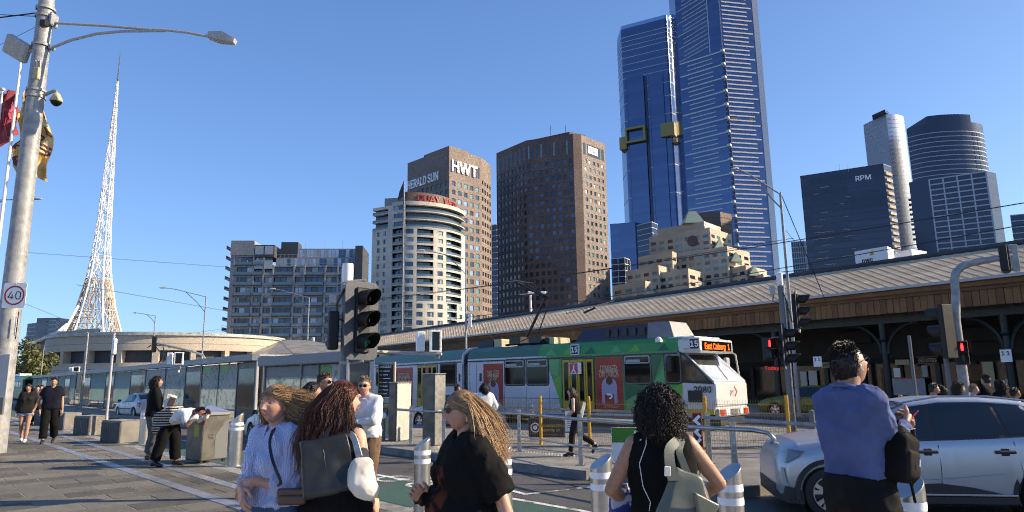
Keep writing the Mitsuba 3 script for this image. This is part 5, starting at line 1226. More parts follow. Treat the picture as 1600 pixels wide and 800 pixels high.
# lit up information totem with coloured lines, at the end of the shelter
c = at(604, 600, 21.5); t = Thing('information_totem', 'timetable totem with coloured route lines on a dark face and an orange edge', 'sign', M=orient((c[0], c[1], ZP), (.96, -.28, 0), (0, 0, 1)))
t.add('case', cbox((-.30, 0, -.08), (.28, 2.30, 0), .01), 'light_grey_paint'); t.add('face', box((-.27, 1.02, .0005), (.22, 2.22, .004)), 'tram_navy'); t.add('lower_panel', box((-.27, .12, .0005), (.22, .98, .004)), 'pane_teal'); t.add('edge', box((.225, 1.0, .0005), (.262, 2.25, .006)), 'yellow_paint')
for i, m in enumerate(('lime', 'tram_green_pale', 'hazard_red', 'lime', 'tram_green_pale', 'pane_teal', 'lime', 'tram_green_pale')):
    t.add('route_chip', box((-.25, 2.0 - i * .115, .0045), (-.16, 2.05 - i * .115, .007)), m); t.add('route_line', box((-.13, 2.01 - i * .115, .0045), (.02 + .12 * rng.random(), 2.035 - i * .115, .006)), 'white_letter')
for i in range(2): t.add('title_line', box((-.25, 2.12 + i * .045, .0045), (.15, 2.14 + i * .045, .006)), 'white_letter')
t.add('notice', box((-.22, 1.04, .0045), (.12, 1.2, .007)), 'pane_teal')
c = at(600, 640, 20.6); t = Thing('card_reader', 'grey card reader post with a yellow top on the platform', 'card reader', M=frame((c[0], c[1], ZP)))
t.add('post', tube([(0, 0, 0), (0, 0, .8)], .05, 8), 'grey_paint', 40); t.add('head', cbox((-.13, -.08, .70), (.13, .08, .93), .03), 'grey_paint'); t.add('top', cbox((-.13, -.085, .935), (.13, .085, 1.0), .02), 'yellow_paint'); t.add('dial', put(lathe([(0, 0), (.09, 0), (.09, .02), (0, .03)], 14), orient((0, -.081, .72), (1, 0, 0), (0, 0, 1))), 'white_paint', 30)
# passenger displays on arms
def display(label, px, py, Y, w, h, arm):
    c = at(px, py, Y); t = Thing('passenger_display', label, 'display', M=orient(c, (.96, .28, 0), (0, 0, 1)))
    k = t.add('case', cbox((-w / 2, -h / 2, -.16), (w / 2, h / 2, 0), .015), 'white_paint'); t.add('screen', box((-w / 2 + .07, -h / 2 + .06, .0005), (w / 2 - .06, h / 2 - .05, .006)), 'dark_glass', parent=k)
    if w > .3:
        t.add('rear_case', cbox((-w / 2 - .36, -h / 2 + .03, -.5), (-w / 2 - .12, h / 2 - .02, -.2), .015), 'white_paint')
        t.add('antenna', cat(tube([(-.05, h / 2, -.1), (-.05, h / 2 + .12, -.1)], .01, 5), tube([(.05, h / 2, -.1), (.05, h / 2 + .1, -.1)], .01, 5)), 'black_plastic')
    if arm is not None:
        A, B = np.linalg.inv(t.M) @ (*at(*arm[0]), 1), np.linalg.inv(t.M) @ (*at(*arm[1]), 1)
        t.add('arm', tube([A[:3], B[:3]], .055, 4), 'light_grey_paint'); t.add('camera', cbox((.0, -h / 2 - .22, -.2), (.12, -h / 2 - .06, 0), .02), 'grey_paint')
    return t
display('white-framed passenger display on a beam in front of the station roof', 681, 533, 21, .36, .66, ((588, 550, 21.6), (690, 553, 21)))
display('white-framed passenger display standing above the long shelter', 279, 560, 34, .42, .62, ((279, 560, 34.1), (279, 582, 34.1)))
display('small white display frame far along the long shelter', 119, 577, 60, .5, .45, ((119, 577, 60.1), (119, 590, 60.1)))
# ---------------------------------------------------------------- traffic signals
mat('signal_black', (.004, .004, .005), .6); mat('signal_board', (.045, .054, .068), .6); mat('lens_off_red', (.05, .012, .008), .25); mat('lens_off_amber', (.09, .028, .006), .25); mat('lens_off', (.01, .035, .028), .25)
mat('lens_green', (.02, .30, .20), .3); mat('lens_red', (.5, .01, .01), .3)
GREEN, RED = emat('g', (.015, .85, .45), .3), emat('r', (1., .02, .02), 1.3)
def lantern(t, Mx, s=1.0, lit=None, board=True, bw=.25, edge=None):
    """three aspects one above another; local x across, y up, z out of the face"""
    Z = lambda m: put(m, Mx)
    k = t.add('housing', Z(cbox((-.13 * s, -.50 * s, -.16), (.13 * s, .50 * s, 0), .02)), 'signal_black')
    if board:
        p = sbox(-bw, -.60 * s, bw, .60 * s).buffer(-.1).buffer(.1, quad_segs=3).difference(sbox(-.128 * s, -.49 * s, .128 * s, .49 * s)); t.add('backing_board', Z(prism(p, -.06, -.045)), 'signal_board', parent=k)
        if edge: t.add('board_edge', Z(prism(p.intersection(sbox(.15, -2, 2, 2)), -.044, -.04)), edge, parent=k)
    for i, c in enumerate(('red', 'amber', 'green')):
        y = (.33 - .33 * i) * s; on = c == lit
        lens = lathe([(0, .03), (.06 * s, .022), (.1 * s, .002)], 20, (0, y, .002))
        t.add('lens', Z(lens), {'red': 'lens_red' if on else 'lens_off_red', 'amber': 'lens_off_amber', 'green': 'lens_green' if on else 'lens_off'}[c], 40, parent=k, emit={'red': RED, 'green': GREEN}.get(c) if on else None)
        # hood: open at the bottom, longest on top
        g = np.linspace(-.30 * math.pi, 1.30 * math.pi, 22); v = []
        for q, zf in ((.128, 0), (.128, 1), (.118, 1), (.118, 0)):
            for a in g: v.append((q * s * math.cos(a), y + q * s * math.sin(a), zf * s * (.15 + .18 * (math.sin(a) * .5 + .5))))
        n = len(g); f = []
        for r in range(3):
            for j in range(n - 1): a, b, c2, d = r * n + j, r * n + j + 1, (r + 1) * n + j + 1, (r + 1) * n + j; f += [[a, b, c2], [a, c2, d]]
        t.add('hood', Z(trimesh.Trimesh(np.array(v), f, process=False)), 'signal_black', 50, parent=k)
    return k
def ped(t, Mx, lit='red', parent=None):
    Z = lambda m: put(m, Mx); k = t.add('pedestrian_lamp', Z(cbox((-.15, -.30, -.14), (.15, .30, 0), .02)), 'signal_black')
    for y, c in ((.14, 'red'), (-.14, 'green')):
        fig = unary_union([Point(0, .075).buffer(.022), sbox(-.03, -.02, .03, .052), sbox(-.028, -.09, -.004, -.02), sbox(.004, -.09, .028, -.02)])
        t.add('figure', Z(prism(fig, .003, .008).apply_translation([0, y, 0])), 'lens_red' if c == lit else 'lens_off', parent=k, emit=RED if c == lit else None)
        t.add('hood', Z(cat(box((-.15, y + .125, 0), (.15, y + .135, .2)), box((-.15, y - .1, 0), (-.14, y + .125, .16)), box((.14, y - .1, 0), (.15, y + .125, .16)))), 'signal_black', parent=k)
    return k
def face(c, ang):      # frame at c facing direction ang (degrees from -y towards +x)
    a = math.radians(ang); out = V(math.sin(a), -math.cos(a), 0); return orient(c, np.cross((0, 0, 1.), out), (0, 0, 1))
Yt = 10.5; b = at(535, 700, Yt); X = b[0]
t = Thing('traffic_signal', 'tall traffic signal with a green lamp lit and a white cylinder on top', 'traffic light')
zc = at(535, 452, Yt)[2]
t.add('pole', tube([(X, Yt, -.05), (X, Yt, zc)], .075, 16), 'pole_grey', 40, local=False)
t.add('antenna', lathe([(.06, zc + .06), (.088, zc + .10), (.088, zc + .36), (.08, zc + .40), (0, zc + .41)], 20, (X, Yt, 0)), 'white_paint', 40, local=False)
t.add('antenna_bracket', lathe([(.075, zc - .02), (.10, zc + .0), (.10, zc + .03), (.07, zc + .06)], 16, (X, Yt, 0)), 'galvanised', local=False)
for i in range(5): a = i * 1.25; t.add('bracket_bolt', tube([(X + .085 * math.cos(a), Yt + .085 * math.sin(a), zc - .03), (X + .085 * math.cos(a), Yt + .085 * math.sin(a), zc + .08)], .012, 5), 'steel', local=False)
c = at(568, 500, Yt - .05); lantern(t, face((c[0], c[1], c[2]), 49), 1.0, 'green', True, .31)
for z in (c[2] + .62, c[2] - .62): t.add('bracket', tube([(X, Yt, z - .02), (X + .28, Yt + .03, z)], .03, 6), 'galvanised', local=False); t.add('clamp', lathe([(.077, z - .05), (.088, z - .045), (.088, z + .0), (.077, z + .005)], 14, (X, Yt, 0)), 'galvanised', local=False)
c2 = at(519, 517, Yt); lantern(t, face((c2[0], c2[1], c2[2]), 205), .58, None, False)
t.add('cable', tube([(X - .02, Yt - .08, zc), (X - .14, Yt - .06, zc - .25), (X - .12, Yt - .06, zc - .45), (X - .02, Yt - .08, zc - .5)], .014, 6), 'wire', local=False)
t.add('cable', tube([(X + .05, Yt - .085, zc), (X + .10, Yt - .09, zc - .3), (X + .03, Yt - .09, zc - .6)], .012, 6), 'wire', local=False)
t.add('conduit', tube([(X + .062, Yt - .07, zc), (X + .062, Yt - .07, -.05)], .022, 8), 'steel', 40, local=False)
t.add('junction_box', cbox((X - .26, Yt - .05, zc - .22), (X - .14, Yt + .05, zc - .08), .01), 'light_grey_paint', local=False)
# signal beside the right handrail
Y2 = 18.4; X = at(1232, 600, Y2)[0]
t = Thing('traffic_signal', 'double-headed traffic signal with a red pedestrian lamp in front of the station', 'traffic light')
zc = at(1221, 447, Y2)[2]
t.add('pole', tube([(X, Y2, -.06), (X, Y2, zc)], .072, 14), 'pole_grey', 40, local=False)
t.add('conduit', tube([(X + .07, Y2 - .05, -.06), (X + .07, Y2 - .05, zc)], .025, 8), 'steel', 40, local=False)
t.add('antenna', lathe([(.06, zc + .02), (.085, zc + .06), (.085, zc + .36), (0, zc + .40)], 16, (X, Y2, 0)), 'white_paint', 40, local=False)
c = at(1249, 486, Y2); lantern(t, face(c, 62), .95, None, True, .26, 'reflector')
c = at(1230, 541, Y2 - .1); lantern(t, face(c, 55), 1.0, None, True, .26, 'reflector')
c = at(1203, 545, Y2 - .1); ped(t, face(c, 15))
for z in (c[2] + .3, c[2] - .2): t.add('bracket', tube([(X, Y2, z), (c[0] + .1, Y2 - .05, z)], .025, 6), 'galvanised', local=False)
c = at(1206, 575, Y2 - .1); t.add('message_strip', put(text('Today', .10, .01, False), face(c, 8)), 'lens_red', local=False, emit=emat('r2', (1., .02, .02), .12))
t.add('cable', tube([(X - .16, Y2, zc - .05), (X - .24, Y2, zc - .4), (X - .05, Y2, zc - .5)], .015, 5), 'wire', local=False); t.add('junction_box', cbox((X - .28, Y2 - .05, zc - .25), (X - .16, Y2 + .05, zc + .02), .01), 'light_grey_paint', local=False)
t.add('cable', tube([(X + .05, Y2 - .08, zc - .2), (X + .2, Y2 - .1, zc - 1.0), (X + .33, Y2 - .1, zc - .85)], .015, 5), 'wire', local=False)
# mast arm signal at the right
Y3 = 17.6
t = Thing('traffic_signal', 'curved mast-arm signal at the right with a red pedestrian lamp on its pole', 'traffic light')
B = at(1506, 600, Y3); p = [(B[0], Y3, -.22)] + [(B[0], Y3, z) for z in (1.5, 3.0)] + [tuple(at(px, py, Y3)) for px, py in ((1493, 455), (1491, 438), (1494, 425), (1502, 417), (1515, 411), (1545, 406), (1580, 400))]
t.add('mast', tube(p, [.13, .12, .11, .10, .10, .10, .10, .10, .085, .07], 14), 'galvanised', 40, local=False)
c = at(1571, 404, Y3 - .05); lantern(t, face(c, 128), .66, None, True, .12)
t.add('end_bracket', cbox(at(1581, 423, Y3) - (0, .03, 0), at(1588, 382, Y3) + (0, .03, 0), .01), 'galvanised', local=False)
c = at(1504, 551, Y3 - .2); ped(t, face(c, -12))
c = at(1476, 518, Y3 - .3); k = lantern(t, face(c, 196), 1.35, None, False); t.add('housing_rim', tube([at(1468, 497, Y3 - .32), at(1470, 480, Y3 - .32), at(1480, 478, Y3 - .32), at(1483, 500, Y3 - .32)], .03, 6), 'light_grey_paint', local=False)
t.add('second_pole', tube([(at(1478, 560, Y3)[0], Y3, -.22), (at(1478, 560, Y3)[0], Y3, at(1477, 478, Y3)[2])], .06, 10), 'pole_grey', 40, local=False)
# thin pole in front of the shops
q = onplane(1429, 600, N2, 23.0); t = Thing('post', 'thin dark post standing before the shopfronts', 'post'); t.add('shaft', tube([(q[0], q[1], ZR), (q[0], q[1], onplane(1427, 524, N2, 23.0)[2])], .05, 8), 'pole_grey', 40, local=False)
c_ = onz(1253, 690, ZP)
t = Thing('post', 'short dark grey post right of a yellow fence post', 'post'); q = V(6.45, 15.2); t.add('shaft', lathe([(.06, ZP), (.06, .9), (0, .93)], 12, (*q, 0)), 'pole_grey', 40, local=False)
# ---------------------------------------------------------------- street lamps
def lamp(label, base_px, top_py, Y, head, group='street lamps along the road', r=.075, z0=-.1, head_s=1.0):
    t = Thing('street_lamp', label, 'street lamp', group)
    T_ = at(base_px, top_py, Y); Hd = at(head[0], head[1], Y); x, z = T_[0], T_[2]; d = Hd[0] - x
    t.add('pole', tube([(x, Y, z0), (x, Y, z)], [r * 1.25, r * .7], 10), 'galvanised', 40, local=False)
    b = Hd[2]
    t.add('arm', tube([(x, Y, z - .05), (x + d * .35, Y, z - .05 + (b - z) * .45), (x + d * .7, Y, z + (b - z) * .85), (x + d * .9, Y, b)], r * .45, 7), 'galvanised', 40, local=False)
    t.add('arm', tube([(x, Y, z - abs(d) * .35), (x + d * .2, Y, z - abs(d) * .12), (x + d * .45, Y, z + (b - z) * .5)], r * .45, 7), 'galvanised', 40, local=False)
    e = V(x + d * .88, Y, b); L = abs(d) * .16 * head_s; sgn = np.sign(d)
    t.add('lamp_head', trimesh.convex.convex_hull(np.array([e + V(sgn * a, y, zz) for a, y, zz in ((0, -.06, 0), (0, .06, 0), (0, 0, .1), (L * .4, -.14, .02), (L * .4, .14, .02), (L * .4, 0, .14), (L, -.1, .0), (L, .1, .0), (L, 0, .07), (L * .9, 0, -.04), (L * .4, 0, -.06))])), 'light_grey_paint', 40, local=False)
    return t, x, z
lamp('street lamp before the blue skyscrapers, its arm reaching left', 1219, 302, 31, (1146, 265)); lamp('street lamp in front of the round cream tower', 728, 404, 47, (655, 392))
lamp('street lamp in front of the block of flats', 483, 465, 66, (424, 452)); lamp('street lamp right of the concert hall', 322, 463, 66, (252, 450)); lamp('street lamp over the concert hall roof, shorter arm', 243, 493, 84, (210, 489))
lamp('distant street lamp beside the olive tree', 69, 540, 110, (44, 536)); lamp('street lamp head showing behind the big left pole', -30, 311, 40, (61, 311))
for px, Y, py in ((728, 46.9, 500), (483, 65.9, 535)):
    q = at(px + 6, py, Y); t = Thing('equipment_box', f'white equipment box on the street lamp pole before the {"round cream tower" if px > 700 else "block of flats"}', 'box'); t.add('case', cbox(q - (.12, .1, .5), q + (.12, .1, .5), .03), 'white_paint', local=False); t.add('strap', box(q - (.3, .02, .02), q + (-.1, .02, .02)), 'steel', local=False)
t = Thing('floodlight_mast', 'twin floodlight mast peeping over the station roof', 'floodlight'); p = at(830, 500, 75); zt_ = at(830, 461, 75)[2]
t.add('pole', tube([(p[0], 75, 4), (p[0], 75, zt_)], .12, 8), 'white_paint', local=False); t.add('cross_arm', tube([at(812, 460, 75), at(856, 456, 75)], .06, 6), 'steel', local=False)
for px in (829, 849): q = at(px, 457, 75); t.add('lamp_head', cbox(q - (.3, .2, .12), q + (.3, .2, .12), .05), 'white_paint', local=False)
# slim sign pole on the plaza and far poles
q = onz(164, 680, 0); zt_ = at(174, 520, q[1])[2]; t = Thing('sign_pole', 'slim white pole rising from the plaza beside the stone blocks', 'pole')
t.add('shaft', tube([(q[0], q[1], 0), (q[0], q[1], zt_)], .045, 10), 'light_grey_paint', 40, local=False); t.add('aerial_box', cbox((q[0] + .02, q[1] - .12, zt_ - .75), (q[0] + .14, q[1] + .02, zt_ - .2), .03), 'white_paint', local=False); t.add('base_plate', lathe([(.12, 0), (.12, .015), (.05, .02)], 16, (q[0], q[1], 0)), 'white_paint', local=False)
q = at(134, 560, 50); t = Thing('sign_pole', 'thin grey pole in front of the concert hall left side', 'pole'); t.add('shaft', tube([(q[0], 50, 0), (q[0], 50, at(136, 520, 50)[2])], .06, 8), 'galvanised', 40, local=False); t.add('cap', lathe([(.08, 0), (.08, .05), (0, .08)], 10, tuple(at(136, 520, 50))), 'galvanised', local=False)
q = at(241, 560, 60); t = Thing('traffic_signal', 'distant traffic signal on a mast arm before the concert hall', 'traffic light'); c = at(241, 538, 60); lantern(t, face(c, 200), 1.4, None, False)
t.add('mast', tube([(at(322, 590, 60)[0], 60, 0), tuple(at(322, 563, 60)), tuple(at(317, 555, 60)), tuple(at(300, 549, 60)), tuple(at(245, 536, 60))], .1, 8), 'galvanised', 40, local=False)
# ---------------------------------------------------------------- big pole at the left with its fittings
Yp = 18.0; Xp = onz(7, 702, 0)[0]; zt_ = 14.5
for _ in range(4): Xp += (24 - proj((Xp, Yp, at(24, 420, Yp)[2]))[0]) / FPX * Yp * .9
t = Thing('utility_pole', 'big grey tapered pole at the left edge carrying a lamp arm and camera', 'pole', M=frame((Xp, Yp, 0)))
t.add('shaft', tube([(0, 0, 0), (0, 0, 6.5), (0, 0, zt_)], [.27, .235, .185], 28), 'galvanised', 40)
L_ = lambda px, py: at(px, py, Yp) - (Xp, Yp, 0)
for py in (15, 27, 72, 142, 152, 398): z = L_(60, py)[2]; t.add('band', lathe([(.235, z - .04), (.25, z - .035), (.25, z + .035), (.235, z + .04)], 24), 'galvanised', 30)
t.add('lamp_arm', tube([L_(88, 36), L_(160, 40), L_(235, 46), L_(260, 47), L_(295, 51), L_(330, 58)], .04, 8), 'light_grey_paint', 40); t.add('lamp_arm', tube([L_(83, 74), L_(110, 63), L_(150, 53), L_(190, 49), L_(258, 48)], .04, 8), 'light_grey_paint', 40)
t.add('lamp_head', trimesh.convex.convex_hull(np.array([L_(328, 52) + (0, y, 0) for y in (-.12, .12)] + [L_(326, 60) + (0, y, 0) for y in (-.12, .12)] + [L_(350, 53) + (0, y, 0) for y in (-.17, .17)] + [L_(369, 62) + (0, y, 0) for y in (-.1, .1)] + [L_(366, 68) + (0, y, 0) for y in (-.1, .1)] + [L_(343, 65) + (0, y, 0) for y in (-.16, .16)])), 'light_grey_paint', 40)
t.add('arm_clamp', cbox(L_(80, 42) - (0, .15, 0), L_(88, 22) + (0, .15, 0), .03), 'galvanised'); t.add('arm_clamp', cbox(L_(78, 78) - (0, .1, 0), L_(84, 72) + (0, .1, 0), .02), 'galvanised')
t.add('small_camera', cbox(L_(73, 50) - (0, .35, 0), L_(85, 39) - (0, .2, 0), .03), 'black_plastic')
t.add('aerial_box', cbox(L_(62, 130) - (0, .32, 0), L_(73, 112) - (0, .2, 0), .02), 'sign_cream')
for px in (65, 69, 72): t.add('aerial', tube([L_(px, 112) - (0, .25, 0), L_(px, 101) - (0, .25, 0)], .018, 5), 'galvanised')
t.add('camera_arm', tube([L_(66, 150), L_(75, 146), L_(84, 142), L_(89, 143)], .045, 8), 'galvanised', 40)
cc = L_(88, 156); t.add('dome_camera', lathe([(.03, .22), (.08, .17), (.13, .06), (.16, .0), (.165, -.04), (.15, -.06)], 20, tuple(cc)), 'sign_cream', 40); t.add('dome_glass', lathe([(0, -.19), (.07, -.17), (.12, -.12), (.145, -.061)], 20, tuple(cc)), 'dark_glass', 40)
t.add('floodlight', put(cbox((-.36, -.10, -.28), (.36, .10, .28), .04), orient(L_(27, 76), (.82, .1, -.50), (.3, .9, .3))), 'light_grey_paint'); t.add('floodlight_glass', put(box((-.32, -.105, -.24), (.32, -.1005, .24)), orient(L_(27, 76), (.82, .1, -.50), (.3, .9, .3))), 'pane_blind')
t.add('floodlight_bracket', tube([L_(46, 80), L_(56, 76)], .05, 6), 'galvanised'); t.add('side_sign', cbox(at(23, 530, Yp - .3) - (Xp, Yp, 0), at(30, 487, Yp - .26) - (Xp, Yp, 0), .01), 'black_plastic'); t.add('rear_sign', cbox(L_(29, 525) - (0, .2, 0), L_(36, 495) - (0, .17, 0), .02), 'white_paint')
c = at(22.5, 461.5, Yp - .30) - (Xp, Yp, 0)
s = Thing('speed_sign', 'square white speed sign with 40 in a red ring on the big left pole', 'sign', M=t.M @ orient(c, (1, .06, 0), (0, 0, 1)))
s.add('plate', prism(sbox(-.29, -.33, .29, .33).buffer(-.05).buffer(.05), -.01, 0), 'white_paint'); s.add('ring', prism(Point(0, 0.0).buffer(.255, quad_segs=16).difference(Point(0, 0).buffer(.215, quad_segs=16)), .0005, .004), 'red_letter'); s.add('numerals', text('40', .21, .003, False), 'black_letter')
for y in (-.3, .3): s.add('bolt', lathe([(.015, .001), (.012, .006), (0, .007)], 8, (0, y, 0)), 'steel')
c = at(5, 585, 17.2); t = Thing('board', 'grey back of a board cut by the left edge of the photo', 'sign', M=orient(c, (1, 0, 0), (0, 0, 1))); t.add('panel', cbox((-.9, -.55, -.03), (.12, .5, 0), .01), 'light_grey_paint'); t.add('lower_box', cbox((-.9, -.98, -.06), (.10, -.555, 0), .02), 'grey_paint'); t.add('leg', tube([(-.5, -c[2], -.03), (-.5, -.5, -.03)], .04, 8), 'galvanised')
# ---------------------------------------------------------------- flags
mat('flag_gold', mottle((.52, .29, .05), (.62, .47, .22), 2.2), .8); mat('flag_purple', (.10, .03, .06), .7); mat('flag_red', mottle((.22, .03, .034), (.32, .07, .08), 1.5), .8); mat('flag_pink', (.48, .07, .12), .8)
def flag(label, pole, poly_fn, Y, mats, letters):
    t = Thing('flag', label, 'flag'); px, py, bx, by = pole; A, B = at(px, py, Y), at(bx, by, Y); x = A[0]
    t.add('pole', tube([(x, Y, 0), (x, Y, A[2])], [.07, .045], 10), 'white_paint', 40, local=False); t.add('finial', trimesh.creation.icosphere(2, .09).apply_translation([x, Y, A[2] + .08]), 'light_grey_paint', True, local=False)
    nu, nv = 30, 60; v, f = [], []
    for j in range(nv):
        for i in range(nu): v.append(poly_fn(i / (nu - 1), j / (nv - 1)))
    for j in range(nv - 1):
        for i in range(nu - 1): a = j * nu + i; f += [[a, a + 1, a + nu + 1], [a, a + nu + 1, a + nu]]
    v = np.array(v); t.add('cloth', trimesh.Trimesh(v, f, process=False), mats, True, local=False)
    for (ch, u, w, h, m) in letters:
        q = text(ch, 1.0, .01, True).subdivide_to_size(.3); a = np.array(q.vertices); hv, hu = h
        q.vertices = np.array([np.array(poly_fn(np.clip(u + x_ * hu, 0, 1), np.clip(w - y_ * hv, 0, 1))) + (0, -.03 - z_, 0) for x_, y_, z_ in a]); t.add('print', q, m, local=False)
    return t
Yf = 24.0
def gold(u, v):
    top, bot = 88, 275
    py = top + (bot - top) * v; l = np.interp(py, [88, 120, 170, 210, 225, 250, 275], [48, 38, 28, 22, 11, 13, 26]); r = np.interp(py, [80, 140, 172, 208, 236, 275], [54, 50, 62, 79, 71, 68])
    p = at(l + (r - l) * u, py + 6 * math.sin(u * 5 + v * 3), Yf); p[1] += .22 * abs(math.sin(u * 9 + v * 7)) + .12 * abs(math.sin(u * 5 - v * 13)) + .05 * math.sin(u * 23 + v * 9); return p
flag('gold flag with dark purple lettering hanging behind the big pole', (33, 92, 3, 380), gold, Yf, 'flag_gold', [(c_, u_, w_, (h_, .34 * h_ / .06), 'flag_purple') for c_, u_, w_, h_ in (('A', .5, .13, .07), ('R', .5, .26, .12), ('A', .3, .40, .07), ('H', .3, .50, .07), ('M', .55, .42, .06), ('J', .12, .60, .055), ('A', .30, .61, .055), ('F', .45, .60, .055), ('R', .62, .70, .07), ('E', .85, .62, .06), ('S', .85, .76, .07), ('P', .25, .73, .07), ('R', .2, .86, .07))])
def red(u, v):
    py0, py1 = 150 - 12 * u, 248 - 40 * u; p = at(-30 + 54 * u, py0 + (py1 - py0) * v, 26); p[1] += .2 * abs(math.sin(u * 8 + v * 6)) + .05 * math.sin(u * 21 + v * 11); return p
flag('dark red flag with pink figures at the far left edge', (4, 143, -25, 330), red, 26, 'flag_red', [(c_, u_, w_, (h_, h_ * .55), 'flag_pink') for c_, u_, w_, h_ in (('O', .66, .5, .34), ('P', .88, .42, .34), ('L', .72, .82, .2), ('S', .9, .80, .2))])
# ---------------------------------------------------------------- overhead wires
t = Thing('overhead_wires', 'thin dark tram wires and span cables strung over the street', 'wires')
def wire(a, b, r=.014, sag=.0, n=9):
    a, b = np.array(a), np.array(b); q = np.linspace(0, 1, n); p = a + (b - a) * q[:, None]; p[:, 2] -= sag * 4 * q * (1 - q); t.add('wire', tube(p, r, 5), 'wire', local=False)
wire(at(560, 470, 44), at(1660, 307, 20), .018, .25); wire(at(700, 500, 46), at(1660, 340, 22), .018, .2); wire(at(1220, 425, 31), at(1660, 372, 20), .016, .1); wire(at(430, 486, 50), at(1240, 372, 31), .014, .3)
wire(at(35, 394, 50), at(352, 417, 60), .014); wire(at(120, 445, 40), at(480, 508, 66), .014); wire(at(-10, 455, 40), at(140, 515, 60), .012); wire(at(290, 522, 60), at(390, 508, 66), .012); wire(at(345, 508, 66), at(480, 540, 66), .012)
wire(at(1219, 300, 31), at(1290, 470, 33), .02); wire(at(728, 480, 47), at(775, 535, 40), .016); wire(at(483, 510, 66), at(520, 548, 50), .016); wire(at(1228, 360, 31), at(1260, 400, 32), .01)
wire(at(-20, 30, 18), at(66, 19, 18), .02); wire(at(-20, 22, 18.5), at(66, 26, 18), .012); wire(at(0, 70, 22), at(60, 40, 18), .008); wire(at(885, 490, 30), at(960, 470, 36), .02)
q = at(920, 485, 34); t.add('strain_insulator', tube([at(912, 489, 34), at(930, 481, 34)], .06, 6), 'wire', local=False)
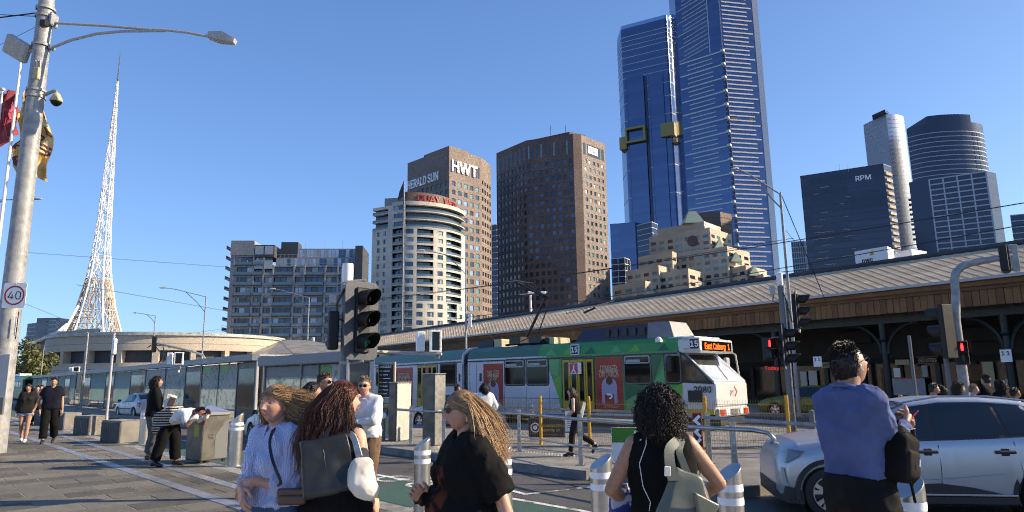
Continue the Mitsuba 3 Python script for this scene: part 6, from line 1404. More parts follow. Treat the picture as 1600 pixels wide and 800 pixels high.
# ---------------------------------------------------------------- cars
mat('car_silver', (.44, .46, .50), .26, .55, .6, clearcoat=.8); mat('car_white', (.55, .55, .54), .28, .0, .5, clearcoat=.8); mat('car_blue', (.015, .05, .22), .28, .2, .5, clearcoat=.8)
mat('car_grey', (.16, .17, .19), .28, .5, .5, clearcoat=.8); mat('car_lime', (.09, .11, .008), .3, .0, .5, clearcoat=.6); mat('cladding', (.02, .02, .022), .55); mat('alloy', (.55, .55, .56), .28, .9); mat('alloy_dark', (.03, .03, .032), .4, .4)
mat('headlight_glass', (.16, .18, .21), .08, .3, .9); mat('tail_red', (.42, .012, .012), .15); mat('car_glass', (.010, .014, .020), .05, 0, .7); mat('chrome', (.75, .75, .76), .12, 1.0)
def car(name, label, P, f, spec, paint, cladding=None, lod=1, group=None):
    """x forward from the nose (0) back to -L, y to the left; spec: stations (x, w, zlow, zshoulder, wtop, ztop)"""
    f = V(*f) / np.linalg.norm(f); M = orient((P[0], P[1], P[2]), (*f, 0), (-f[1], f[0], 0)); t = Thing(name, label, 'car', group, M=M)
    st = np.array(spec['st'], float); xs = np.unique(np.concatenate([np.linspace(st[0, 0], st[-1, 0], 54), st[:, 0]]))[::-1]
    I = lambda x, k: np.interp(-np.asarray(x, float), -st[:, 0], st[:, k])
    def ring(x):
        w, z0, zs, wt, zt = (float(I(x, k)) for k in range(1, 6)); b = .05
        half = [(w * .86, z0), (w * .97, z0 + .07), (w, z0 + (zs - z0) * .45), (w * .995, zs - .10), (w * .955, zs), (wt + (w * .955 - wt) * .35, zs + (zt - zs) * .62), (wt, zt - .055), (wt - .10, zt - .012), (wt * .5, zt)]
        return [(x, -y, z) for y, z in half] + [(x, y, z) for y, z in half[::-1]]
    R = np.array([ring(x) for x in xs]); n = R.shape[1]; k = len(xs); v = R.reshape(-1, 3); fc = []
    for i in range(k - 1):
        for j in range(n): a, b, c, d = i * n + j, i * n + (j + 1) % n, (i + 1) * n + (j + 1) % n, (i + 1) * n + j; fc += [[a, d, c], [a, c, b]]
    for base, fl in ((0, 1), ((k - 1) * n, -1)):
        for j in range(1, n - 1): fc.append([base, base + j, base + j + 1][::fl])
    body = trimesh.Trimesh(v, fc, process=True); body.fix_normals(); B = man(body)
    wr, ax = spec['wheel'], spec['axles']; ar = wr + .055
    for x in ax:
        for s in (-1, 1): B = B - m3.Manifold.cylinder(.5, ar, ar, 36).rotate([90, 0, 0]).translate([x, s * (spec['hw'] + .12) + (.25 if s > 0 else .25), wr])
    k_ = t.add('body', B, paint, 32)
    hw = spec['hw']
    def sidep(x, s, off, sd):
        w, zs, wt, zt = float(I(x, 1)) * .955, float(I(x, 3)), float(I(x, 4)), float(I(x, 5))
        m_ = (wt + (w - wt) * .35, zs + (zt - zs) * .62)
        y, z = (w + (m_[0] - w) * s / .62, zs + (m_[1] - zs) * s / .62) if s < .62 else (m_[0] + (wt - m_[0]) * (s - .62) / .38, m_[1] + (zt - .055 - m_[1]) * (s - .62) / .38)
        return (x, sd * (y + off), z + off * .3)
    def glasspatch(x0a, x1a, x0b, x1b, s0, s1, sd, off=.006, nu=10, nv=6):
        v = [sidep(np.interp(j / (nv - 1), [0, 1], [x0a, x0b]) * (1 - i / (nu - 1)) + np.interp(j / (nv - 1), [0, 1], [x1a, x1b]) * i / (nu - 1), s0 + (s1 - s0) * j / (nv - 1), off, sd) for j in range(nv) for i in range(nu)]
        return trimesh.Trimesh(np.array(v), [q for j in range(nv - 1) for i in range(nu - 1) for a in [j * nu + i] for q in ([a, a + 1, a + nu + 1], [a, a + nu + 1, a + nu])], process=False)
    for (x0a, x1a, x0b, x1b) in spec['glass']:
        for sd in (-1, 1): t.add('window', glasspatch(x0a, x1a, x0b, x1b, .10, .93, sd), 'car_glass', True)
    xa, xb = spec['side_dark']
    for sd in (-1, 1):
        t.add('window_trim', glasspatch(*spec['trim'], .03, .97, sd, .003), 'cladding', True)
    def toppatch(x0, x1, part, m, f0=.86, f1=.9, off=.006, nu=8, nv=8):
        v = []
        for j in range(nv):
            x = x0 + (x1 - x0) * j / (nv - 1); zt, wt = float(I(x, 5)), float(I(x, 4))
            for i in range(nu): q = (i / (nu - 1) * 2 - 1); v.append((x + (off if x1 < x0 and part == 'windscreen' else -off) * 0, q * wt * (f0 + (f1 - f0) * j / (nv - 1)), zt + off - .03 * max(0, abs(q) - .5)))
        t.add(part, trimesh.Trimesh(np.array(v), [p for j in range(nv - 1) for i in range(nu - 1) for a in [j * nu + i] for p in ([a, a + 1, a + nu + 1], [a, a + nu + 1, a + nu])], process=False), m, True)
    toppatch(*spec['screen'], 'windscreen', 'car_glass'); toppatch(*spec['rear'], 'rear_window', 'car_glass')
    # wheels
    for i, x in enumerate(ax):
        for s in (-1, 1):
            Mw = orient((x, s * (hw - .015), wr), (1, 0, 0), (0, 0, s * 1.0)) if False else orient((x, s * (hw - .02), wr), (s * -1.0, 0, 0), (0, 0, 1))
            # local z points outwards
            ty = t.add('wheel', put(lathe([(wr * .70, -.19), (wr * .96, -.18), (wr, -.13), (wr, -.05), (wr * .96, -.008), (wr * .72, 0.0), (wr * .70, -.02)], 36), Mw), 'rubber', 40)
            t.add('rim', put(lathe([(wr * .70, -.005), (wr * .66, .0), (wr * .63, -.02), (wr * .60, -.09), (0, -.09)], 36), Mw), 'alloy_dark', 30, parent=ty)
            sp = []
            for q in range(5):
                a = q * 2 * math.pi / 5 + .3
                for da in (-.20, .20):
                    p0 = V(math.cos(a) * wr * .12, math.sin(a) * wr * .12); p1 = V(math.cos(a + da * 1.15) * wr * .645, math.sin(a + da * 1.15) * wr * .645); d = (p1 - p0) / np.linalg.norm(p1 - p0); nn = V(-d[1], d[0])
                    sp.append(prism([p0 - nn * .018, p1 - nn * .030, p1 + nn * .030, p0 + nn * .018], -.05, -.012 - .01))
            sp.append(lathe([(.065, -.06), (.065, -.015), (.05, -.008), (0, -.006)], 16)); sp.append(lathe([(wr * .66, -.03), (wr * .665, .002), (wr * .635, .002), (wr * .63, -.03)], 36))
            t.add('spokes', put(cat(sp), Mw), spec.get('rim', 'alloy'), 30, parent=ty)
            t.add('arch_liner', put(lathe([(ar - .004, -.40), (ar - .004, -.02)], 24), Mw), 'cladding', 40); t.add('arch_back', put(lathe([(0, -.26), (ar - .005, -.26)], 24), Mw), 'cladding')
            if cladding: t.add('arch_cladding', put(trimesh.util.concatenate([lathe([(ar - .003, -.06), (ar - .003, .012), (ar + .055, .018), (ar + .062, -.03)], 40)]), Mw).slice_plane([0, 0, wr * .75], [0, 0, 1]), cladding, 40)
    return t, sidep, I
SUV = dict(st=[(0, .62, .30, .62, .50, .74), (-.05, .72, .26, .68, .58, .84), (-.16, .80, .22, .76, .64, .93), (-.40, .865, .2, .86, .70, 1.0), (-.95, .895, .2, .94, .74, 1.07), (-1.18, .90, .2, .965, .74, 1.10), (-1.6, .90, .2, .985, .675, 1.345), (-2.0, .90, .2, 1.0, .63, 1.52), (-2.4, .90, .2, 1.01, .61, 1.575), (-2.9, .90, .2, 1.03, .60, 1.575), (-3.4, .90, .2, 1.06, .59, 1.53), (-3.85, .88, .22, 1.09, .58, 1.44), (-4.1, .84, .28, 1.06, .58, 1.2), (-4.23, .76, .34, .95, .56, 1.02)],
    wheel=.335, hw=.90, axles=(-.86, -3.50), glass=[(-1.52, -2.16, -1.92, -2.20), (-2.24, -3.08, -2.27, -3.0), (-3.13, -3.62, -3.06, -3.36)], side_dark=(-1.4, -3.6), trim=(-1.36, -3.72, -1.86, -3.48), screen=(-1.24, -1.98), rear=(-3.92, -4.14))
SUV['st'] = [(-.86 + (x + .86) * .74 if x > -.86 else x, *r) for x, *r in SUV['st']]
fS = V(-.985, .17); fS /= np.linalg.norm(fS); lS = V(-fS[1], fS[0])
wF = V(4.2, 9.5) - lS * .90; P0 = wF + fS * .86
t, sidep, I = car('car', 'silver compact SUV driving past behind the man in the blue shirt', (P0[0], P0[1], ZR - .02), fS, SUV, 'car_silver', 'cladding')
def onside(x, z, off=.0): return (x, float(I(x, 1)) * .995 + off, z)
t.add('sill', cbox((-1.25, .845, .22), (-3.1, .905, .34), .02), 'cladding'); t.add('sill_strip', cbox((-1.25, .904, .335), (-3.1, .915, .36), .005), 'chrome')
t.add('lower_bumper', trimesh.convex.convex_hull(np.array([(-.205, y, z) for y in (-.55, .55) for z in (.24, .42)] + [(-.52, y, z) for y in (-.885, .885) for z in (.2, .36)] + [(-.33, y, z) for y in (-.81, .81) for z in (.2, .42)])), 'cladding')
for y in (-1, 1):
    t.add('headlight', trimesh.convex.convex_hull(np.array([(-.30, y * .58, .84), (-.29, y * .62, .74), (-.34, y * .80, .72), (-.50, y * .872, .83), (-.58, y * .868, .885), (-.38, y * .76, .905)])), 'headlight_glass')
    t.add('light_signature', trimesh.convex.convex_hull(np.array([(-.275, y * .72, .66), (-.30, y * .79, .66), (-.30, y * .755, .46), (-.33, y * .815, .46), (-.30, y * .79, .45)])), 'light_grey_paint')
    t.add('fog_recess', trimesh.convex.convex_hull(np.array([(-.27, y * .60, .60), (-.29, y * .74, .62), (-.27, y * .62, .50), (-.31, y * .76, .48)])), 'cladding')
for x in (-2.10, -3.02): t.add('door_handle', cat(put(cbox((-.12, -.018, -.02), (.12, .022, .02), .01), orient((x, .915, .885), (1, 0, 0), (0, 1, 0))), put(cbox((-.05, -.01, -.045), (.05, .004, .045), .01), orient((x, .90, .882), (1, 0, 0), (0, 1, 0)))), 'cladding')
for xs_ in ([(-1.22, .36), (-1.20, .60), (-1.30, .92)], [(-2.22, .36), (-2.24, .7), (-2.24, .97)], [(-3.12, .38), (-3.2, .62), (-3.14, 1.02)]): t.add('door_seam', tube([(x, float(I(x, 1)) * (1.0 if z < .8 else .985) - .0005, z) for x, z in xs_], .0045, 4), 'black_plastic')
t.add('crease', tube([(x, float(I(x, 1)) + .0, z) for x, z in ((-1.3, .52), (-2.2, .545), (-3.0, .62))], .008, 5), 'car_silver')
t.add('roof_rail', tube([(-1.95, .60, 1.51), (-2.4, .60, 1.585), (-3.0, .59, 1.585), (-3.5, .575, 1.52)], .014, 6), 'chrome')
k = t.add('mirror', trimesh.convex.convex_hull(np.array([(-1.52, .93, 1.02), (-1.46, 1.10, 1.04), (-1.58, 1.13, 1.05), (-1.50, 1.10, 1.18), (-1.62, 1.12, 1.18), (-1.60, .95, 1.15)])), 'cladding')
t.add('lower_moulding', trimesh.convex.convex_hull(np.array([onside(x, z, .012) for x, z in ((-1.55, .36), (-1.7, .46), (-2.2, .49), (-2.6, .44), (-2.95, .36))] + [onside(x, z, -.03) for x, z in ((-1.55, .36), (-2.2, .49), (-2.95, .36))])), 'cladding')
# parked and passing saloons
SED = dict(st=[(0, .60, .28, .55, .48, .62), (-.1, .74, .22, .62, .58, .72), (-.4, .81, .2, .74, .64, .84), (-.95, .85, .2, .84, .68, .94), (-1.2, .85, .2, .86, .66, .98), (-1.9, .855, .2, .88, .57, 1.36), (-2.3, .855, .2, .89, .55, 1.42), (-2.8, .855, .2, .90, .55, 1.40), (-3.15, .85, .2, .92, .56, 1.26), (-3.6, .84, .22, .94, .60, 1.03), (-4.0, .80, .26, .92, .60, 1.0), (-4.2, .70, .32, .80, .55, .88)],
    wheel=.31, hw=.85, axles=(-.85, -3.45), glass=[(-1.55, -2.12, -1.88, -2.15), (-2.18, -2.85, -2.2, -2.82), (-2.9, -3.22, -2.86, -3.0)], side_dark=(-1.4, -3.3), trim=(-1.4, -3.34, -1.84, -3.06), screen=(-1.28, -1.92), rear=(-2.98, -3.52))
fU = V(-.655, .756)
def saloon(label, px, py, f, paint, ref=(-4.2, .85), spec=SED, group=None, tail=True):
    f = V(*f) / np.linalg.norm(f); l = V(-f[1], f[0]); c = onz(px, py, ZR)[:2] - f * ref[0] - l * ref[1]
    t, sp, I = car('car', label, (c[0], c[1], ZR), f, spec, paint, None)
    for y in (-1, 1):
        t.add('tail_lamp', trimesh.convex.convex_hull(np.array([(-4.205, y * .40, .64), (-4.17, y * .73, .64), (-3.92, y * .825, .68), (-3.90, y * .82, .90), (-4.12, y * .74, .91), (-4.19, y * .42, .84)])), 'tail_red')
        t.add('headlight', trimesh.convex.convex_hull(np.array([(-.07, y * .45, .56), (-.10, y * .72, .55), (-.34, y * .80, .68), (-.3, y * .72, .74), (-.1, y * .48, .68)])), 'headlight_glass')
        t.add('mirror', cbox((-1.42, y * .88, .93), (-1.56, y * 1.05, 1.06), .03), 'black_plastic')
        t.add('rubbing_strip', cbox((-.5 if False else -1.15, y * .845, .52), (-3.1, y * .868, .57), .006), 'cladding')
        for x in (-2.05, -2.8): t.add('door_handle', cbox((x - .08, y * .85, .80), (x + .08, y * .875, .83), .006), 'cladding')
        for x in (-1.2, -2.16, -3.0): t.add('door_seam', tube([(x, y * .856, .3), (x, y * .853, .84)], .004, 4), 'black_plastic')
    t.add('number_plate', cbox((-4.215, -.2, .60), (-4.19, .2, .70), .004), 'white_paint'); t.add('rear_bumper', cbox((-4.16, -.74, .30), (-4.26, .74, .52), .04), paint)
    return t
saloon('white saloon seen from behind near the stone seat blocks', 214, 655, (-.73, .68), 'car_white')
saloon('white car partly hidden by the woman in the striped shirt', 389, 693, fU, 'car_white', ref=(-.85, .85))
HAT = {**SED, 'st': [(x, w, a, b, c, min(z, 1.40) if x > -3 else {-3.15: 1.38, -3.6: 1.30, -4.0: 1.05, -4.2: .88}[x]) for x, w, a, b, c, z in SED['st']], 'rear': (-3.62, -3.98)}
saloon('silver hatchback in front of the tram behind the person in white', 792, 672, (-.70, .71), 'car_silver', ref=(-4.2, -.8), spec=HAT)
saloon('yellow and green taxi seen through the mesh fence', 1190, 650, (-.80, .60), 'car_lime', ref=(-.2, .85))
saloon('dark blue car waiting before the station behind the man in blue', 1268, 634, (-.80, .60), 'car_blue', ref=(-.2, .85))
saloon('grey car in front of the station beside the traffic signal', 1176, 632, (-.80, .60), 'car_grey', ref=(-.2, .85))
# ---------------------------------------------------------------- people
def skinmat(n, c): mat(n, mottle(tuple(np.array(c) * .93), tuple(np.minimum(np.array(c) * 1.06, 1)), 30, 2), .48, 0, .4)
skinmat('skin_fair', (.50, .30, .22)); skinmat('skin_rosy', (.46, .25, .18)); skinmat('skin_tan', (.36, .20, .13)); skinmat('skin_brown', (.20, .10, .065))
mat('eye_white', (.22, .19, .175), .35); mat('iris', (.03, .025, .02), .1); mat('lip', (.30, .13, .105), .5)
scene['hair'] = {'type': 'twosided', 'bsdf': {'type': 'principled', 'base_color': VC, 'roughness': .42, 'specular': .45}}
def fabric(n, c, rough=.85, wv=0.0, s=9): mat(n, mottle(tuple(np.array(c) * .88), tuple(np.array(c) * 1.1), s, 3), rough, 0, .12)
def striped(n, a, b, f, ax='z', th=.5):
    mat(n, mikit.proc(lambda p, nn, uv: mikit.mix(a, b, mikit.smoothstep(th - .12, th + .12, dr.abs(dr.sin((p.z if ax == 'z' else p.x + p.y * .8) * f))))), .85, 0, .25)
fabric('cloth_black', (.007, .007, .0075)); fabric('cloth_navy', (.008, .010, .020)); fabric('cloth_grey', (.10, .095, .088)); fabric('cloth_charcoal', (.018, .017, .017)); fabric('cloth_white', (.66, .66, .66)); fabric('cloth_brown', (.13, .085, .055))
fabric('denim', (.055, .10, .21), s=14); fabric('cloth_pale_blue', (.30, .36, .52)); fabric('cloth_red', (.25, .05, .04)); fabric('cloth_violet', (.18, .15, .30)); fabric('shirt_blue', (.085, .11, .235)); fabric('trouser_black', (.006, .006, .007), .6)
striped('stripe_blue', (.20, .25, .48), (.46, .50, .66), 420, 'x', .55); striped('stripe_bw', (.015, .015, .018), (.42, .38, .32), 62, 'z', .75)
mat('shoe_black', (.015, .015, .015), .4); mat('shoe_white', (.6, .6, .6), .5); mat('leather_black', (.007, .007, .008), .36, 0, .5); mat('leather_brown', (.085, .042, .028), .35, 0, .6); mat('leather_olive', (.095, .105, .085), .38, 0, .5); mat('canvas_white', mottle((.55, .53, .47), (.66, .64, .58), 8), .85)
def nrm(v): v = np.asarray(v, float); return v / (np.linalg.norm(v) + 1e-12)
def ik(a, c, l1, l2, hint):
    a, c = np.asarray(a, float), np.asarray(c, float); d = c - a; L = np.linalg.norm(d); L2 = min(L, (l1 + l2) * .995); d = d / L
    x = (l1 * l1 - l2 * l2 + L2 * L2) / (2 * L2); h = math.sqrt(max(l1 * l1 - x * x, 0)); q = np.asarray(hint, float); q = nrm(q - d * (q @ d))
    return a + d * x + q * h, a + d * L2
def chain(pts, rs, n=14):
    S_ = [sph(p, r, n) for p, r in zip(pts, rs)]; return m3.Manifold.batch_boolean([hull(a, b) for a, b in zip(S_[:-1], S_[1:])], m3.OpType.Add)
def cut(M, p, d):           # drop what lies beyond p in the direction d
    d = nrm(d); return M.trim_by_plane([float(-q) for q in d], float(-(d @ np.asarray(p, float))))
def hand(w, d, n, side, curl=.35, s=1.0, spread=.05, seg=8):
    d = nrm(d); n = nrm(np.asarray(n) - d * (np.asarray(n) @ d)); t = np.cross(d, n) * side; w = np.asarray(w, float)
    P = [hull(sph(w, .025 * s, seg), sph(w + (d * .085 + t * .030) * s, .0135 * s, seg), sph(w + (d * .088 + t * .008) * s, .014 * s, seg), sph(w + (d * .085 - t * .014) * s, .0135 * s, seg), sph(w + (d * .076 - t * .034) * s, .0125 * s, seg), sph(w + (d * .03 + t * .022) * s, .018 * s, seg), sph(w + (d * .03 - t * .022) * s, .017 * s, seg))]
    for k, (o, L) in enumerate(((.031, .068), (.010, .076), (-.012, .070), (-.033, .054))):
        p = w + (d * (.088 - .006 * abs(k - 1)) + t * o) * s; a = 0.0; pts, rs = [p], [.0098 * s]
        for j, f in enumerate((.45, .31, .24)):
            a += curl * (1.0, 1.25, .8)[j]; q = d * math.cos(a) + n * math.sin(a) + t * o * spread * 20 * .3; pts.append(pts[-1] + nrm(q) * L * f * s); rs.append((.0092, .0084, .0070)[j] * s)
        P.append(chain(pts, rs, seg))
    p = w + (d * .022 + t * .026 + n * .004) * s; q1 = nrm(d * .62 + t * .68 + n * .25); q2 = nrm(d * .9 + t * .12 + n * .35)
    P.append(chain([p, p + q1 * .043 * s, p + q1 * .043 * s + q2 * .032 * s, p + q1 * .043 * s + q2 * .055 * s], [.0135 * s, .0115 * s, .0098 * s, .0078 * s], seg))
    return m3.Manifold.batch_boolean(P, m3.OpType.Add)
HEAD_C = V(0, .018, 1.585)
def head_mesh(sub, female, fat=1.0):
    m = trimesh.creation.icosphere(sub, 1.0); u = np.array(m.vertices); x, y, z = u[:, 0] * .074 * fat, u[:, 1] * .094, u[:, 2] * .113
    lo = np.clip(-z / .113, 0, 1); front = np.clip(u[:, 1] * 1.6, 0, 1)
    x = x * (1 - .30 * lo ** 1.5); y = np.where(y < 0, y * (1 - .28 * lo ** 1.3), y * (1 - .05 * lo))
    z = z + np.where((lo > .4) & (u[:, 1] < 0), .03 * (lo - .4), 0)
    G = lambda a, s: np.exp(-(a / s) ** 2)
    y = y + front * (.023 * G(x, .0120) * G(z + .026, .013) + .010 * G(x, .009) * G(z + .006, .020) - .011 * (G(np.abs(x) - .031, .016) * G(z - .010, .012)) + .005 * G(z - .030, .010) * G(x, .05)
        + .006 * G(x, .02) * (G(z + .053, .005) + G(z + .064, .006)) - .003 * G(x, .024) * G(z + .0585, .003) + .008 * G(x, .022) * G(z + .094, .014) + .004 * G(np.abs(x) - .042, .018) * G(z + .022, .02))
    x = x + np.sign(x) * front * .003 * G(np.abs(x) - .0125, .006) * G(z + .031, .008)
    return trimesh.Trimesh(np.stack([x, y, z], 1), m.faces, process=False)
def strands(n, seed, root, step, nseg, length, r, cols, zmin=None, inside=None, jit=.15):
    """hair: n tapered locks; root(g) -> point and outward normal, step(p, t, g, w) -> direction; kept outside the head"""
    g = np.random.default_rng(seed); v, f, c = [], [], []; cols = [np.array(q) for q in cols]
    for i in range(n):
        p, nn = root(g); L = length(p, g) if callable(length) else length * g.uniform(.8, 1.1); w = g.normal(size=3) * jit; pts = [p]
        for j in range(nseg):
            d = step(p, j / (nseg - 1), g, w, nn)
            if p[1] > .0 and p[2] < .085 and abs(p[0]) < .13: d = nrm(d) + V(np.sign(p[0]) * .9 * (abs(p[0]) < .085), -1.1 - 6 * max(p[1] - .02, 0), 0)
            d = nrm(d); p = p + d * L / nseg
            e = p / V(.080, .102, .118); q = np.linalg.norm(e)
            if q < 1: p = p / q
            pts.append(p)
        pts = np.array(pts); m = tube(pts, r * g.uniform(.7, 1.3) * np.interp(np.linspace(0, 1, nseg + 1), [0, .2, .7, 1], [.7, 1, .9, .12]), 3, False)
        k = g.uniform(); cc = cols[0] * (1 - k) + cols[1] * k
        if len(cols) > 2 and g.uniform() < .25: cc = cols[2]
        grad = np.repeat(np.linspace(.85, 1.12, nseg + 1), 3)[:, None]; f.append(np.array(m.faces) + sum(len(q) for q in v)); v.append(np.array(m.vertices)); c.append(np.clip(cc * grad, 0, 1))
    return trimesh.Trimesh(np.vstack(v), np.vstack(f), process=False), np.vstack(c)
def scalp(front=.045, side=-.045, off=.004):
    def root(g):
        while True:
            u = g.normal(size=3); u /= np.linalg.norm(u); p = u * V(.078, .099, .117)
            lim = np.interp(p[1], [-.03, .02, .075], [side - .03, side + .055, front])
            if p[2] > lim: return p, u
    return root
def hair_mesh(style, seed, cols, lod):
    fine = lod == 2; N = lambda a: int(a if fine else a * .30); rr = lambda r: r if fine else r * 1.9
    capm = trimesh.creation.icosphere(4 if fine else 3, 1.0); u = np.array(capm.vertices)
    fr, sd = {'short': (.062, -.02), 'fringe': (.035, -.06)}.get(style, (.058, -.05))
    p = u * V(.0805, .1025, .1195); lim = np.interp(p[:, 1], [-.03, .02, .08], [sd - .035, sd + .06, fr]); keep = (p[:, 2] > lim)[capm.faces].all(1)
    cap = trimesh.Trimesh(p, capm.faces[keep], process=False); cap.remove_unreferenced_vertices(); cc = np.tile(np.array(cols[0]) * .75, (len(cap.vertices), 1))
    side = lambda p: nrm(V(p[0], p[1] * .6, 0) + 1e-6)
    if style == 'short':
        S1 = strands(N(900), seed, scalp(.062, -.015), lambda p, t, g, w, nn: nn * (.9 - .5 * t) + V(0, -.25, .25) * (p[2] > .06) + V(0, -.1, -.6) * (p[2] < .06) + w * .9, 3, lambda p, g: g.uniform(.5, 1) * (.040 if p[2] > .06 else .020), rr(.0035), cols)
    elif style == 'blown':      # shoulder length, blown towards +wind
        W = hair_mesh.wind
        S1 = strands(N(3400), seed, scalp(.050, -.05), lambda p, t, g, w, nn: nn * (.55 * (1 - t) ** 2) + V(0, -.10, -.9 + .3 * t) * (1 - .55 * t * (p @ W > -.02)) + side(p) * .25 * (p[2] < .1) + W * (1.5 * t if p @ W > -.03 else .35 * t) + w * (.35 + .9 * t), 8, lambda p, g: g.uniform(.12, .29) if p @ W > 0 else g.uniform(.10, .16), rr(.0021), cols)
    elif style == 'long':       # long, falling down the back with waves
        S1 = strands(N(4200), seed, scalp(.05, -.05), lambda p, t, g, w, nn: nn * (.5 * (1 - t) ** 3) + V(0, -.30 * (1 - t), -1) + side(p) * (.35 * (p[2] > -.02)) + V(math.sin(t * 10 + p[0] * 16 + w[0] * 5) * .34, math.cos(t * 9 + p[0] * 20 + w[1] * 5) * .26, 0) * hair_mesh.wave + hair_mesh.wind * t * .6 + w * (.4 + .5 * t), 11, lambda p, g: hair_mesh.len * g.uniform(.7, 1.08), rr(.0022), cols)
    elif style == 'curly':
        S1 = strands(N(3600), seed, scalp(.05, -.07), lambda p, t, g, w, nn: nn * (.95 * (1 - t)) + V(0, -.1, -.55 - .4 * t) + hair_mesh.wind * t * .5 + V(math.sin(t * 15 + w[0] * 40), math.cos(t * 15 + w[1] * 40), math.sin(t * 12 + w[2] * 40)) * .75 + w * .8, 9, lambda p, g: g.uniform(.10, .18), rr(.0027), cols)
    else: S1 = strands(N(500), seed, scalp(.05, -.05), lambda p, t, g, w, nn: nn * .3 + V(0, -.4, -1) + w, 5, .12, rr(.005), cols)
    m, c = S1; return cat(cap, m), np.vstack([cc, c])
hair_mesh.wind, hair_mesh.wave, hair_mesh.len = V(1., 0, 0), 1.0, .42
PEOPLE = {}
def person(key, label, X, Y, z0, H, fwd, skin='skin_fair', top=None, bottom=None, shoes='shoe_black', hair=None, pose=None, female=True, girth=1.0, lod=1, head=(0, 0), group=None, wrinkle=1.0, seed=1, glasses=None):
    """local frame: x to the person's right, y forward, z up; sizes for a 1.70 m body"""
    pose = pose or {}; f = nrm(V(fwd[0], fwd[1], 0)); s = H / 1.70; M = np.eye(4); M[:3, 0] = np.cross(f, (0, 0, 1)) * s; M[:3, 1] = f * s; M[:3, 2] = V(0, 0, 1) * s; M[:3, 3] = (X, Y, z0)
    t = Thing('person', label, 'person', group, M=M); g = girth; n = 20 if lod == 2 else 12
    sw = (.150 if female else .178) * (1 + (g - 1) * .4); hipw = (.085 if female else .078)
    lean = pose.get('lean', 0.0); twist = pose.get('twist', 0.0); piv = V(0, 0, .93)
    Rl = trimesh.transformations.rotation_matrix(twist, (0, 0, 1), piv) @ trimesh.transformations.rotation_matrix(-lean, (1, 0, 0), piv)
    U = lambda p: (Rl @ (*p, 1))[:3]
    lv = [(.86, hipw, .108, 0), (.98, hipw * .92, .104, 0), (1.09, .058, .092, 0), (1.24, .074, .106, .004), (1.335, .098, .082, -.004), (1.40, sw - .035, .048, -.012)]
    if not female: lv = [(.86, .078, .10, 0), (.98, .075, .10, 0), (1.09, .078, .098, .004), (1.24, .098, .108, .002), (1.335, .125, .085, -.006), (1.405, sw - .035, .052, -.012)]
    def torso(d, z_hem=None, flare=0.0, g=g):
        L = []
        for z, a, r, y in lv:
            q = 1 + (g - 1) * (1.0 if z < 1.3 else .3); r = r * q + d + (flare * max(0, 1.15 - z) / .3); a2 = a * q
            L.append([sph((-a2, y, z), r, n), sph((a2, y, z), r, n)])
        P = [hull(*a, *b) for a, b in zip(L[:-1], L[1:])]
        if female: P += [hull(sph((sx_ * .072, .072 * (.8 + .2 * g), 1.245), .058 * g + d, n), sph((sx_ * .07, .0, 1.27), .085 + d, n)) for sx_ in (-1, 1)]
        if g > 1.1: P.append(hull(sph((-.06, .085, 1.08), .085 * g + d, n), sph((.06, .085, 1.08), .085 * g + d, n), sph((0, 0, 1.08), .1 * g + d, n)))
        P.append(hull(sph((0, -.012, 1.40), .062 + d, n), sph((0, 0, 1.455), .052 + d * .3, n)))
        Mf = m3.Manifold.batch_boolean(P, m3.OpType.Add)
        if z_hem: Mf = Mf.trim_by_plane([0, 0, 1], z_hem)
        return Mf
    rot = lambda Mf: Mf.transform(np.asarray(Rl[:3], float).tolist()) if True else Mf
    sh = {1: U((sw, -.012, 1.392)), -1: U((-sw, -.012, 1.392))}
    wr = {1: np.array(pose.get('rh', (.27, .04, .86))), -1: np.array(pose.get('lh', (-.27, .04, .86)))}
    eh = {1: pose.get('rel', (.5, -1, -.2)), -1: pose.get('lel', (-.5, -1, -.2))}
    el = {}
    for k in (1, -1): el[k], wr[k] = ik(sh[k], wr[k], .285, .245, eh[k])
    an = {1: np.array(pose.get('rf', (.095, -.02, .085))), -1: np.array(pose.get('lf', (-.095, -.02, .085)))}
    hp = {1: V(hipw + .008, 0, .90), -1: V(-hipw - .008, 0, .90)}; kn = {}
    for k in (1, -1): kn[k], an[k] = ik(hp[k], an[k], .42, .405, pose.get('kn', (k * .12, 1, 0)))
    ft = {k: np.array(pose.get('rt' if k == 1 else 'lt', (0, 1, -.12))) for k in (1, -1)}
    # skin: one continuous body
    P = [rot(torso(-.012))]
    for k in (1, -1):
        P.append(chain([sh[k], sh[k] * .5 + el[k] * .5, el[k], el[k] * .6 + wr[k] * .4, wr[k]], [.050, .046 * (1 + (g - 1) * .8), .038, .039, .0255], n))
        mid = kn[k] * .6 + an[k] * .4 - V(0, .02, 0)
        P.append(chain([hp[k], hp[k] * .5 + kn[k] * .5, kn[k], mid, an[k]], [.094 * g, .078 * g, .054, .055, .036], n))
        d = nrm(ft[k]); P.append(chain([an[k] - V(0, .03, .045), an[k] + d * .09 - V(0, 0, .045), an[k] + d * .15 - V(0, 0, .052)], [.036, .036, .026], 10))
    body = m3.Manifold.batch_boolean(P, m3.OpType.Add)
    body = man(smoothed(body, .030 if lod == 2 else .05, 6)) if lod else body
    hd = {1: pose.get('rhd'), -1: pose.get('lhd')}; hn = {1: pose.get('rhn'), -1: pose.get('lhn')}
